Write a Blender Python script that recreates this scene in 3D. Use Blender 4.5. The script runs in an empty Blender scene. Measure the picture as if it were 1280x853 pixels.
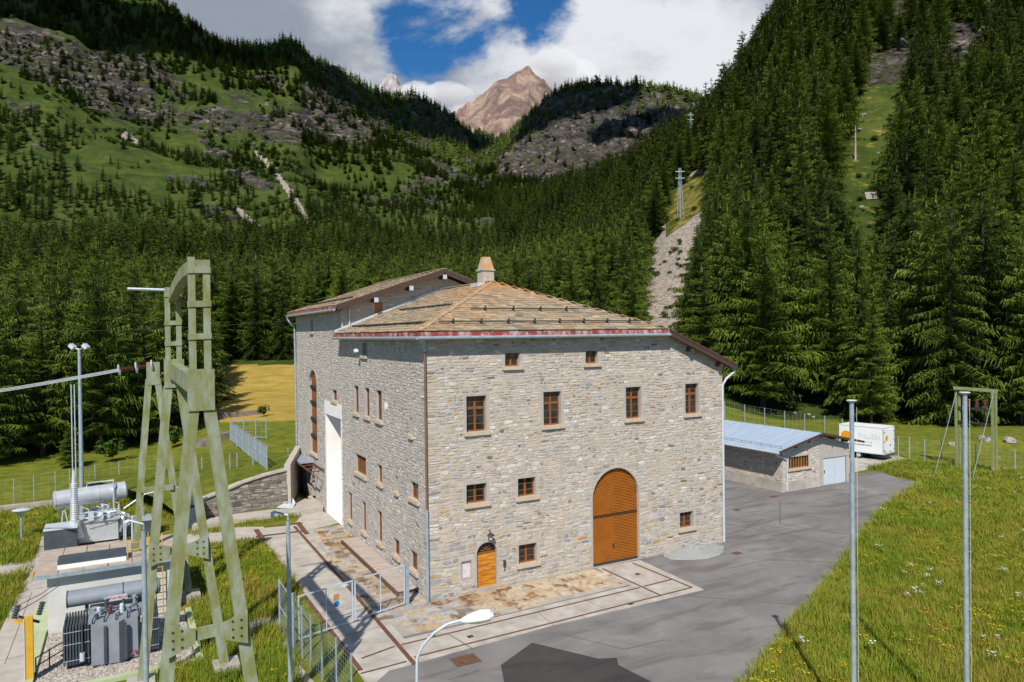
import bpy, math, random
import numpy as np
from mathutils import Vector, Matrix
from mathutils.geometry import tessellate_polygon

S = bpy.context.scene
COL = S.collection
rnd = random.Random(7)

# ------------------------------------------------------------------ camera
CAM = Vector((-11.589, -29.637, 11.791))
YAW, PITCH, ROLL, FOC = math.radians(-28.252), math.radians(-0.560), math.radians(-0.705), 895.76
_s, _c = math.sin(YAW), math.cos(YAW)
FW = Vector((-_s * math.cos(PITCH), _c * math.cos(PITCH), math.sin(PITCH)))
RT = Vector((_c, _s, 0))
UP = RT.cross(FW)
R2 = math.cos(ROLL) * RT + math.sin(ROLL) * UP
U2 = -math.sin(ROLL) * RT + math.cos(ROLL) * UP
cd = bpy.data.cameras.new('camera')
cam = bpy.data.objects.new('camera', cd)
COL.objects.link(cam)
cd.sensor_fit = 'HORIZONTAL'
cd.sensor_width = 36
cd.lens = FOC * 36 / 1280
cd.clip_start = 0.5
cd.clip_end = 20000
M = Matrix((R2, U2, -FW)).transposed().to_4x4()
M.translation = CAM
cam.matrix_world = M
S.camera = cam

# ------------------------------------------------------------------ sun, sky, exposure
SUN = Vector((-0.57, -0.79, 1.0)).normalized()
sl = bpy.data.lights.new('sun', 'SUN')
sl.energy = 5.0
sl.angle = math.radians(0.5)
sl.color = (1.0, 0.93, 0.83)
so = bpy.data.objects.new('sun', sl)
COL.objects.link(so)
so.rotation_euler = SUN.to_track_quat('Z', 'Y').to_euler()
S.view_settings.view_transform = 'Standard'
S.view_settings.look = 'None'
S.view_settings.gamma = 1
S.view_settings.use_curve_mapping = False
S.view_settings.exposure = 0.13
S.render.engine = 'CYCLES'
S.cycles.use_denoising = True
S.cycles.max_bounces = 6
S.cycles.diffuse_bounces = 2
S.cycles.glossy_bounces = 2
S.cycles.transmission_bounces = 2
S.cycles.transparent_max_bounces = 8
S.cycles.volume_bounces = 5


def ray(x, y):
    return FW + (x - 640) / FOC * R2 - (y - 426.5) / FOC * U2


def at(x, y, z=0.0):
    d = ray(x, y)
    return CAM + d * ((z - CAM.z) / d.z)


def atD(x, y, D):
    return CAM + ray(x, y) * D


def pix(p):
    d = Vector(p) - CAM
    w = d.dot(FW)
    return 640 + FOC * d.dot(R2) / w, 426.5 - FOC * d.dot(U2) / w, w


world = bpy.data.worlds.new('World')
S.world = world
world.use_nodes = True
nt = world.node_tree
nt.nodes.clear()


def N(nt, kind, **kw):
    n = nt.nodes.new(kind)
    for k, v in kw.items():
        if k.startswith('i_'):
            n.inputs[k[2:].replace('_', ' ')].default_value = v
        else:
            setattr(n, k, v)
    return n


def vmath(nt, op, a, b):
    n = nt.nodes.new('ShaderNodeVectorMath')
    n.operation = op
    for i, q in enumerate((a, b)):
        if hasattr(q, 'is_linked') or hasattr(q, 'links'):
            nt.links.new(q, n.inputs[i])
        elif q is not None:
            n.inputs[i].default_value = q
    return n.outputs['Value'] if op in ('DOT_PRODUCT', 'LENGTH') else n.outputs[0]


def fmath(nt, op, a, b=None, c=None, clamp=False):
    n = nt.nodes.new('ShaderNodeMath')
    n.operation = op
    n.use_clamp = clamp
    for i, q in enumerate((a, b, c)):
        if q is None:
            continue
        if hasattr(q, 'links'):
            nt.links.new(q, n.inputs[i])
        else:
            n.inputs[i].default_value = q
    return n.outputs[0]


def smooth(nt, v, lo, hi, to0=0.0, to1=1.0):
    n = nt.nodes.new('ShaderNodeMapRange')
    n.interpolation_type = 'SMOOTHSTEP'
    nt.links.new(v, n.inputs['Value'])
    n.inputs['From Min'].default_value = lo
    n.inputs['From Max'].default_value = hi
    n.inputs['To Min'].default_value = to0
    n.inputs['To Max'].default_value = to1
    return n.outputs[0]


def mixc(nt, f, a, b):
    n = nt.nodes.new('ShaderNodeMix')
    n.data_type = 'RGBA'
    for sock, q in ((n.inputs[0], f), (n.inputs[6], a), (n.inputs[7], b)):
        if hasattr(q, 'links'):
            nt.links.new(q, sock)
        elif isinstance(q, (int, float)):
            sock.default_value = q
        else:
            sock.default_value = (*q[:3], 1)
    return n.outputs[2]


sky = N(nt, 'ShaderNodeTexSky')
sky.sky_type = 'NISHITA'
sky.sun_disc = False
sky.sun_elevation = math.asin(SUN.z)
sky.sun_rotation = math.atan2(SUN.x, SUN.y)
sky.altitude = 1500
sky.air_density = 1.0
sky.dust_density = 0.1
sky.ozone_density = 4.0
bg1 = N(nt, 'ShaderNodeBackground')
bg1.inputs['Strength'].default_value = 0.10
hs = N(nt, 'ShaderNodeHueSaturation')
hs.inputs['Saturation'].default_value = 1.28
hs.inputs['Value'].default_value = 1.0
nt.links.new(sky.outputs[0], hs.inputs['Color'])
nt.links.new(hs.outputs[0], bg1.inputs['Color'])
tc = N(nt, 'ShaderNodeTexCoord')
dirv = tc.outputs['Generated']
mp = N(nt, 'ShaderNodeMapping')
mp.inputs['Scale'].default_value = (1, 1, 1.7)
mp.inputs['Location'].default_value = (3.1, 1.4, 0.6)
nt.links.new(dirv, mp.inputs['Vector'])
n1 = N(nt, 'ShaderNodeTexNoise')
n1.inputs['Scale'].default_value = 6.5
n1.inputs['Detail'].default_value = 9
n1.inputs['Roughness'].default_value = 0.62
n1.inputs['Distortion'].default_value = 0.25
nt.links.new(mp.outputs[0], n1.inputs['Vector'])


def blob(px, py, r0, r1):
    d = ray(px, py).normalized()
    dt = vmath(nt, 'DOT_PRODUCT', dirv, tuple(d))
    return smooth(nt, dt, math.cos(r1), math.cos(r0))


hole = fmath(nt, 'MAXIMUM', blob(592, 22, 0.0, 0.10), fmath(nt, 'MAXIMUM', blob(652, 12, 0.0, 0.095), blob(530, 40, 0.0, 0.095)))
# the cloud bank hangs over the head of the valley; the rest of the sky is mostly clear
bank = smooth(nt, vmath(nt, 'DOT_PRODUCT', dirv, tuple((FW + Vector((0, 0, 0.25))).normalized())), 0.25, 0.80, -0.10, 0.22)
cov = fmath(nt, 'SUBTRACT', fmath(nt, 'ADD', n1.outputs['Fac'], bank), fmath(nt, 'MULTIPLY', hole, 0.33))
mask = smooth(nt, cov, 0.40, 0.60)
n2 = N(nt, 'ShaderNodeTexNoise')
n2.inputs['Scale'].default_value = 5.5
n2.inputs['Detail'].default_value = 9
n2.inputs['Roughness'].default_value = 0.62
mp2 = N(nt, 'ShaderNodeMapping')
mp2.inputs['Location'].default_value = (7.3, 2.2, 5.1)
mp2.inputs['Scale'].default_value = (1, 1, 1.9)
nt.links.new(dirv, mp2.inputs['Vector'])
nt.links.new(mp2.outputs[0], n2.inputs['Vector'])
whit = fmath(nt, 'ADD', n2.outputs['Fac'], fmath(nt, 'MULTIPLY', blob(740, 90, 0.05, 0.42), 0.20))
whit = fmath(nt, 'SUBTRACT', whit, fmath(nt, 'MULTIPLY', blob(330, 20, 0.05, 0.36), 0.16))
ccol = mixc(nt, smooth(nt, whit, 0.36, 0.74), (0.27, 0.31, 0.375), (0.73, 0.75, 0.78))
bg2 = N(nt, 'ShaderNodeBackground')
bg2.inputs['Strength'].default_value = 1.0
nt.links.new(ccol, bg2.inputs['Color'])
ms = N(nt, 'ShaderNodeMixShader')
nt.links.new(mask, ms.inputs[0])
nt.links.new(bg1.outputs[0], ms.inputs[1])
nt.links.new(bg2.outputs[0], ms.inputs[2])
wo = N(nt, 'ShaderNodeOutputWorld')
nt.links.new(ms.outputs[0], wo.inputs['Surface'])

# ------------------------------------------------------------------ mesh helpers
WL = {}


class MB:
    def __init__(s):
        s.v, s.f, s.c = [], [], []
        s.usec = False

    def add(s, vs, fs, col=None):
        o = len(s.v)
        s.v += [tuple(p) for p in vs]
        s.f += [tuple(i + o for i in f) for f in fs]
        if col is not None:
            s.usec = True
        s.c += [col or (1, 1, 1)] * len(vs)
        return s

    def box(s, c, d, R=None, col=None):
        hx, hy, hz = d[0] / 2, d[1] / 2, d[2] / 2
        vs = [Vector((x, y, z)) for x in (-hx, hx) for y in (-hy, hy) for z in (-hz, hz)]
        if R is not None:
            vs = [R @ p for p in vs]
        c = Vector(c)
        return s.add([p + c for p in vs], [(0, 1, 3, 2), (4, 6, 7, 5), (0, 4, 5, 1), (2, 3, 7, 6), (0, 2, 6, 4), (1, 5, 7, 3)], col)

    def bb(s, x0, x1, y0, y1, z0, z1, col=None):
        return s.box(((x0 + x1) / 2, (y0 + y1) / 2, (z0 + z1) / 2), (x1 - x0, y1 - y0, z1 - z0), None, col)

    def bar(s, a, b, w, h, up=(0, 0, 1), w2=None, h2=None):
        a, b = Vector(a), Vector(b)
        d = (b - a).normalized()
        up = Vector(up)
        sd = d.cross(up)
        if sd.length < 1e-4:
            sd = d.cross(Vector((0, 1, 0)))
        sd.normalize()
        u = sd.cross(d).normalized()
        w2 = w2 or w
        h2 = h2 or h
        vs = []
        for p, ww, hh in ((a, w, h), (b, w2, h2)):
            for i, j in ((-1, -1), (1, -1), (1, 1), (-1, 1)):
                vs.append(p + sd * ww / 2 * i + u * hh / 2 * j)
        return s.add(vs, [(3, 2, 1, 0), (4, 5, 6, 7), (0, 1, 5, 4), (1, 2, 6, 5), (2, 3, 7, 6), (3, 0, 4, 7)])

    def tube(s, pts, r, n=8, caps=True):
        pts = [Vector(p) for p in pts]
        rs = r if isinstance(r, (list, tuple)) else [r] * len(pts)
        o = []
        t0 = (pts[1] - pts[0]).normalized()
        ref = Vector((0, 0, 1)) if abs(t0.z) < 0.9 else Vector((1, 0, 0))
        for i, p in enumerate(pts):
            t = (pts[min(i + 1, len(pts) - 1)] - pts[max(i - 1, 0)]).normalized()
            a = t.cross(ref)
            if a.length < 1e-4:
                a = t.cross(Vector((0, 1, 0)))
            a.normalize()
            b = t.cross(a)
            for k in range(n):
                an = 2 * math.pi * k / n
                o.append(p + (a * math.cos(an) + b * math.sin(an)) * rs[i])
        fs = []
        for i in range(len(pts) - 1):
            for k in range(n):
                k2 = (k + 1) % n
                fs.append((i * n + k, i * n + k2, (i + 1) * n + k2, (i + 1) * n + k))
        if caps:
            fs.append(tuple(reversed(range(n))))
            fs.append(tuple(range((len(pts) - 1) * n, len(pts) * n)))
        return s.add(o, fs)

    def prism(s, poly, z0, z1, zf=None):
        """closed vertical prism over polygon of (x, y)"""
        n = len(poly)
        vs = [Vector((p[0], p[1], z0)) for p in poly] + [Vector((p[0], p[1], z1)) for p in poly]
        tris = tessellate_polygon([[Vector((p[0], p[1], 0)) for p in poly]])
        fs = [tuple(t) for t in tris] + [tuple(i + n for i in t) for t in tris]
        fs += [(i, (i + 1) % n, (i + 1) % n + n, i + n) for i in range(n)]
        return s.add(vs, fs)

    def build(s, name, m, parent=None, origin=None, smooth=False, kind=None):
        me = bpy.data.meshes.new(name)
        ob = bpy.data.objects.new(name, me)
        o = WL[parent] if parent is not None else Vector(origin or (0, 0, 0))
        me.from_pydata([(p[0] - o[0], p[1] - o[1], p[2] - o[2]) for p in s.v], [], s.f)
        if s.usec:
            at_ = me.attributes.new('col', 'FLOAT_COLOR', 'POINT')
            at_.data.foreach_set('color', np.array([(*c[:3], 1.0) for c in s.c], dtype=np.float32).ravel())
        if smooth:
            me.polygons.foreach_set('use_smooth', [True] * len(me.polygons))
            try:
                me.set_sharp_from_angle(angle=math.radians(40))
            except Exception:
                pass
        me.materials.append(m)
        me.update()
        COL.objects.link(ob)
        if parent is not None:
            ob.parent = parent
        else:
            ob.location = o
        WL[ob] = Vector(o)
        if kind:
            ob['kind'] = kind
        return ob


def tag(o, label, cat, group=None):
    o['label'] = label
    o['category'] = cat
    if group:
        o['group'] = group
    return o


def thing(name, label, cat, loc, group=None):
    o = bpy.data.objects.new(name, None)
    o.empty_display_size = 0.3
    COL.objects.link(o)
    o.location = loc
    WL[o] = Vector(loc)
    return tag(o, label, cat, group)


def dup(root, loc, label=None, rotz=None):
    r = root.copy()
    COL.objects.link(r)
    r.location = loc
    WL[r] = Vector(loc)
    if rotz is not None:
        r.rotation_euler = (0, 0, rotz)
    if label:
        r['label'] = label
    for ch in list(root.children):
        c = ch.copy()
        COL.objects.link(c)
        c.parent = r
        for g in list(ch.children):
            d = g.copy()
            COL.objects.link(d)
            d.parent = c
    return r


# ------------------------------------------------------------------ materials
def new_mat(name):
    m = bpy.data.materials.new(name)
    m.use_nodes = True
    t = m.node_tree
    return m, t, t.nodes['Principled BSDF']


def pos(t, scale=(1, 1, 1)):
    g = t.nodes.new('ShaderNodeNewGeometry')
    mpn = t.nodes.new('ShaderNodeMapping')
    mpn.inputs['Scale'].default_value = scale
    t.links.new(g.outputs['Position'], mpn.inputs['Vector'])
    return mpn.outputs[0]


def noise(t, vec, scale, detail=4, rough=0.55, dist=0.0):
    n = t.nodes.new('ShaderNodeTexNoise')
    n.inputs['Scale'].default_value = scale
    n.inputs['Detail'].default_value = detail
    n.inputs['Roughness'].default_value = rough
    n.inputs['Distortion'].default_value = dist
    if vec is not None:
        t.links.new(vec, n.inputs['Vector'])
    return n.outputs['Fac']


def ramp(t, f, stops):
    n = t.nodes.new('ShaderNodeValToRGB')
    e = n.color_ramp.elements
    while len(e) < len(stops):
        e.new(0.5)
    for i, (p, c) in enumerate(stops):
        e[i].position = p
        e[i].color = (*c[:3], 1)
    t.links.new(f, n.inputs[0])
    return n.outputs[0]


def bump(t, b, h, strength=0.4, dist=0.05):
    n = t.nodes.new('ShaderNodeBump')
    n.inputs['Strength'].default_value = strength
    n.inputs['Distance'].default_value = dist
    t.links.new(h, n.inputs['Height'])
    t.links.new(n.outputs[0], b.inputs['Normal'])


def simple(name, c1, c2=None, scale=3.0, rough=0.7, metal=0.0, bmp=0.0, bscale=None, stretch=(1, 1, 1), spec=0.3, contrast=(0.35, 0.65)):
    m, t, b = new_mat(name)
    b.inputs['Roughness'].default_value = rough
    b.inputs['Metallic'].default_value = metal
    b.inputs['Specular IOR Level'].default_value = spec
    if c2 is None:
        b.inputs['Base Color'].default_value = (*c1, 1)
    else:
        f = noise(t, pos(t, stretch), scale, 6, 0.6)
        t.links.new(ramp(t, f, [(contrast[0], c1), (contrast[1], c2)]), b.inputs['Base Color'])
    if bmp:
        bump(t, b, noise(t, pos(t, stretch), bscale or scale * 4, 5, 0.6), bmp)
    return m


def attr_mat(name, rough=0.85, vary=0.35, scale=6.0, bmp=0.5, bscale=14.0, lichen=None, spec=0.2, dist=0.03, stain=0.0):
    m, t, b = new_mat(name)
    a = t.nodes.new('ShaderNodeAttribute')
    a.attribute_name = 'col'
    f = noise(t, pos(t), scale, 6, 0.65)
    mul = t.nodes.new('ShaderNodeMapRange')
    t.links.new(f, mul.inputs['Value'])
    mul.inputs['From Min'].default_value = 0.25
    mul.inputs['From Max'].default_value = 0.75
    mul.inputs['To Min'].default_value = 1 - vary
    mul.inputs['To Max'].default_value = 1 + vary
    vm = t.nodes.new('ShaderNodeVectorMath')
    vm.operation = 'SCALE'
    t.links.new(a.outputs['Color'], vm.inputs[0])
    t.links.new(mul.outputs[0], vm.inputs['Scale'])
    c = vm.outputs[0]
    if stain:
        # old water marks and dirt running down the stone
        sf = smooth(t, noise(t, pos(t, (1, 1, 0.28)), 0.55, 7, 0.7), 0.50, 0.72, 0, stain)
        c = mixc(t, sf, c, (0.20, 0.185, 0.165))
    if lichen:
        col, lo, hi, sc = lichen
        c = mixc(t, smooth(t, noise(t, pos(t), sc, 5, 0.65), lo, hi), c, col)
    t.links.new(c, b.inputs['Base Color'])
    b.inputs['Roughness'].default_value = rough
    b.inputs['Specular IOR Level'].default_value = spec
    if bmp:
        bump(t, b, noise(t, pos(t), bscale, 6, 0.65), bmp, dist)
    return m


M_STONE = attr_mat('stone', 0.9, 0.24, 7.0, 0.5, 22.0, stain=0.30)
M_MORTAR = simple('lime_mortar', (0.40, 0.36, 0.315), (0.50, 0.455, 0.405), 2.2, 0.95, bmp=0.4, bscale=25)
M_SLATE = attr_mat('slate', 0.85, 0.3, 5.0, 0.5, 12.0, lichen=((0.38, 0.20, 0.08), 0.58, 0.80, 0.9))
M_FLAG = attr_mat('flagstone', 0.85, 0.32, 3.5, 0.4, 12.0, lichen=((0.19, 0.095, 0.03), 0.50, 0.63, 0.9))
M_ROOFBASE = simple('roof_bed', (0.10, 0.085, 0.065), (0.15, 0.13, 0.10), 3, 0.95)
M_PLASTER = simple('white_plaster', (0.74, 0.73, 0.70), (0.80, 0.79, 0.77), 1.5, 0.9)
M_SURR = simple('grey_plaster', (0.36, 0.335, 0.30), (0.44, 0.41, 0.37), 3, 0.9, bmp=0.2, bscale=30)
M_SILL = simple('sill_stone', (0.46, 0.37, 0.26), (0.54, 0.45, 0.34), 5, 0.85, bmp=0.2, bscale=30)
M_WOOD = simple('window_wood', (0.20, 0.075, 0.022), (0.26, 0.10, 0.03), 6, 0.55, stretch=(1, 1, 0.2))
M_SHUT = simple('shutter_wood', (0.36, 0.13, 0.03), (0.46, 0.18, 0.05), 8, 0.6, stretch=(3, 3, 0.4))
M_GATE = simple('garage_paint', (0.27, 0.085, 0.007), (0.33, 0.105, 0.010), 2, 0.5)
M_GATED = simple('garage_bar', (0.06, 0.03, 0.015), None, rough=0.5)
M_DARK = simple('dark_interior', (0.012, 0.012, 0.012), None, rough=0.9)
M_GALV = simple('galvanised', (0.30, 0.37, 0.43), (0.40, 0.47, 0.53), 5, 0.45, 0.35, contrast=(0.4, 0.6))
M_GALVL = simple('light_zinc', (0.50, 0.56, 0.62), (0.58, 0.64, 0.70), 4, 0.5, 0.2)
M_COPPER = simple('brown_pipe', (0.16, 0.085, 0.05), (0.22, 0.12, 0.07), 5, 0.6)
M_RAFTER = simple('dark_timber', (0.055, 0.032, 0.025), (0.09, 0.055, 0.042), 4, 0.8, stretch=(1, 1, 4))
M_SOFFIT = simple('soffit_board', (0.10, 0.075, 0.05), (0.15, 0.11, 0.075), 5, 0.85)
M_RUST = simple('rust', (0.10, 0.045, 0.028), (0.17, 0.085, 0.05), 9, 0.85, bmp=0.3)
M_IRON = simple('dark_iron', (0.03, 0.03, 0.03), (0.06, 0.055, 0.05), 8, 0.6)
M_STEELP = simple('tower_paint', (0.195, 0.205, 0.075), (0.29, 0.33, 0.27), 1.7, 0.75, bmp=0.15, stretch=(2.2, 2.2, 0.8), contrast=(0.40, 0.68))
M_CONC = simple('concrete', (0.34, 0.31, 0.27), (0.48, 0.45, 0.405), 1.2, 0.92, bmp=0.15, bscale=30)
M_CONCW = simple('weathered_concrete', (0.30, 0.27, 0.23), (0.46, 0.42, 0.36), 0.8, 0.92, bmp=0.2, bscale=20)
M_KERBG = simple('green_paint_kerb', (0.35, 0.42, 0.24), (0.43, 0.48, 0.31), 2, 0.9)
M_KIOSK = simple('render_wall', (0.50, 0.51, 0.49), (0.58, 0.59, 0.56), 1.4, 0.9)
M_WHITE = simple('white_paint', (0.74, 0.75, 0.76), (0.80, 0.81, 0.82), 1, 0.4)
M_BLACK = simple('rubber', (0.02, 0.02, 0.02), None, rough=0.8)
M_YELL = simple('yellow_paint', (0.55, 0.30, 0.02), (0.62, 0.36, 0.04), 4, 0.5)
M_ORNG = simple('orange_paint', (0.75, 0.30, 0.01), None, rough=0.5)
M_GREYT = simple('transformer_grey', (0.20, 0.225, 0.26), (0.25, 0.275, 0.31), 2, 0.5)
M_GREYD = simple('radiator_grey', (0.045, 0.06, 0.075), (0.07, 0.085, 0.10), 2, 0.55)
M_SILV = simple('silver_paint', (0.52, 0.55, 0.59), (0.62, 0.65, 0.68), 3, 0.38, 0.45)
M_REDT = simple('red_lettering', (0.62, 0.05, 0.02), None, rough=0.5)
M_LETT = simple('grey_lettering', (0.63, 0.65, 0.67), None, rough=0.5)
M_BROWNI = simple('brown_porcelain', (0.10, 0.035, 0.03), (0.15, 0.055, 0.045), 6, 0.25)
M_BLUED = simple('blue_door', (0.50, 0.56, 0.62), (0.55, 0.61, 0.66), 2, 0.5)
M_BLUESIGN = simple('blue_sign', (0.02, 0.25, 0.62), None, rough=0.4)
M_PLANK = simple('grey_boards', (0.36, 0.30, 0.25), (0.48, 0.41, 0.35), 2.5, 0.9, stretch=(0.4, 3, 1), bmp=0.2)
M_ZROOF = simple('zinc_roof', (0.33, 0.42, 0.53), (0.42, 0.51, 0.61), 0.9, 0.55, 0.15, stretch=(0.5, 2.5, 1), contrast=(0.3, 0.7))
M_PATH = simple('path_concrete', (0.36, 0.33, 0.29), (0.47, 0.43, 0.38), 1.5, 0.95, bmp=0.2)
M_RED = simple('signal_red', (0.5, 0.03, 0.06), None, rough=0.5)


def fascia_mat():
    m, t, b = new_mat('peeling_red_fascia')
    f = noise(t, pos(t, (1, 1, 0.6)), 3.2, 5, 0.7)
    t.links.new(ramp(t, f, [(0.44, (0.26, 0.045, 0.035)), (0.53, (0.36, 0.13, 0.11)), (0.64, (0.46, 0.40, 0.40))]), b.inputs['Base Color'])
    b.inputs['Roughness'].default_value = 0.6
    return m


M_FASCIA = fascia_mat()


def door_mat():
    m, t, b = new_mat('varnished_door_boards')
    f = noise(t, pos(t, (0.5, 0.5, 7)), 2.6, 4, 0.6)
    t.links.new(ramp(t, f, [(0.36, (0.26, 0.08, 0.006)), (0.5, (0.52, 0.20, 0.015)), (0.66, (0.68, 0.30, 0.03))]), b.inputs['Base Color'])
    b.inputs['Roughness'].default_value = 0.45
    return m


M_DOOR = door_mat()


def glass_mat():
    m, t, b = new_mat('window_glass')
    f = noise(t, pos(t), 1.3, 2)
    t.links.new(ramp(t, f, [(0.4, (0.010, 0.012, 0.012)), (0.7, (0.035, 0.045, 0.04))]), b.inputs['Base Color'])
    b.inputs['Roughness'].default_value = 0.06
    b.inputs['Specular IOR Level'].default_value = 0.5
    return m


M_GLASS = glass_mat()


def asphalt_mat(name, k):
    m, t, b = new_mat(name)
    f = noise(t, pos(t), 0.35, 6, 0.62, 0.6)
    g = noise(t, pos(t, (0.35, 1.6, 1)), 0.8, 5, 0.6, 0.4)
    h = noise(t, pos(t), 60, 2, 0.5)
    c = ramp(t, f, [(0.30, tuple(k * q for q in (0.172, 0.166, 0.162))), (0.55, tuple(k * q for q in (0.25, 0.242, 0.236))), (0.75, tuple(k * q for q in (0.325, 0.313, 0.30)))])
    c = mixc(t, smooth(t, g, 0.48, 0.66, 0, 0.75), c, tuple(k * q for q in (0.138, 0.133, 0.13)))
    c = mixc(t, smooth(t, h, 0.35, 0.7, 0, 0.25), c, tuple(k * q for q in (0.30, 0.28, 0.27)))
    t.links.new(c, b.inputs['Base Color'])
    b.inputs['Roughness'].default_value = 0.92
    b.inputs['Specular IOR Level'].default_value = 0.2
    bump(t, b, h, 0.25, 0.02)
    return m


M_ASPH = asphalt_mat('worn_asphalt', 0.80)
M_ASPHN = asphalt_mat('fresh_asphalt', 0.24)
M_GRAV = simple('gravel', (0.28, 0.25, 0.22), (0.55, 0.50, 0.45), 9, 0.95, bmp=0.8, bscale=9, contrast=(0.42, 0.58))
M_GRIT = simple('fine_grit', (0.27, 0.28, 0.27), (0.36, 0.37, 0.36), 12, 0.95, bmp=0.6, bscale=25)


# ------------------------------------------------------------------ numpy noise
def _h(i, j, s):
    q = np.sin(i * 127.1 + j * 311.7 + s * 74.7) * 43758.5453
    return q - np.floor(q)


def vnoise(x, y, s=0):
    xi, yi = np.floor(x), np.floor(y)
    xf, yf = x - xi, y - yi
    u, v = xf * xf * (3 - 2 * xf), yf * yf * (3 - 2 * yf)
    return ((_h(xi, yi, s) * (1 - u) + _h(xi + 1, yi, s) * u) * (1 - v) + (_h(xi, yi + 1, s) * (1 - u) + _h(xi + 1, yi + 1, s) * u) * v) * 2 - 1


def fbm(x, y, s=0, o=5, ridged=False):
    r, a, tot = 0, 1.0, 0
    for k in range(o):
        n = vnoise(x * 2 ** k, y * 2 ** k, s + k * 13.7)
        r = r + a * ((1 - 2 * np.abs(n)) if ridged else n)
        tot += a
        a *= 0.5
    return r / tot


def sstep(v, a, b):
    q = np.clip((v - a) / (b - a), 0, 1)
    return q * q * (3 - 2 * q)


def inpoly(x, y, poly):
    r = np.zeros(np.shape(x), bool)
    n = len(poly)
    for i in range(n):
        x0, y0 = poly[i]
        x1, y1 = poly[(i + 1) % n]
        c = ((y0 > y) != (y1 > y)) & (x < (x1 - x0) * (y - y0) / (y1 - y0 + 1e-9) + x0)
        r ^= c
    return r


# ------------------------------------------------------------------ terrain: valley floor and mountainsides
FWH = Vector((FW.x, FW.y, 0)).normalized()


def hz(x):
    return 417.74 - 0.0123 * (x - 640)


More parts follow.
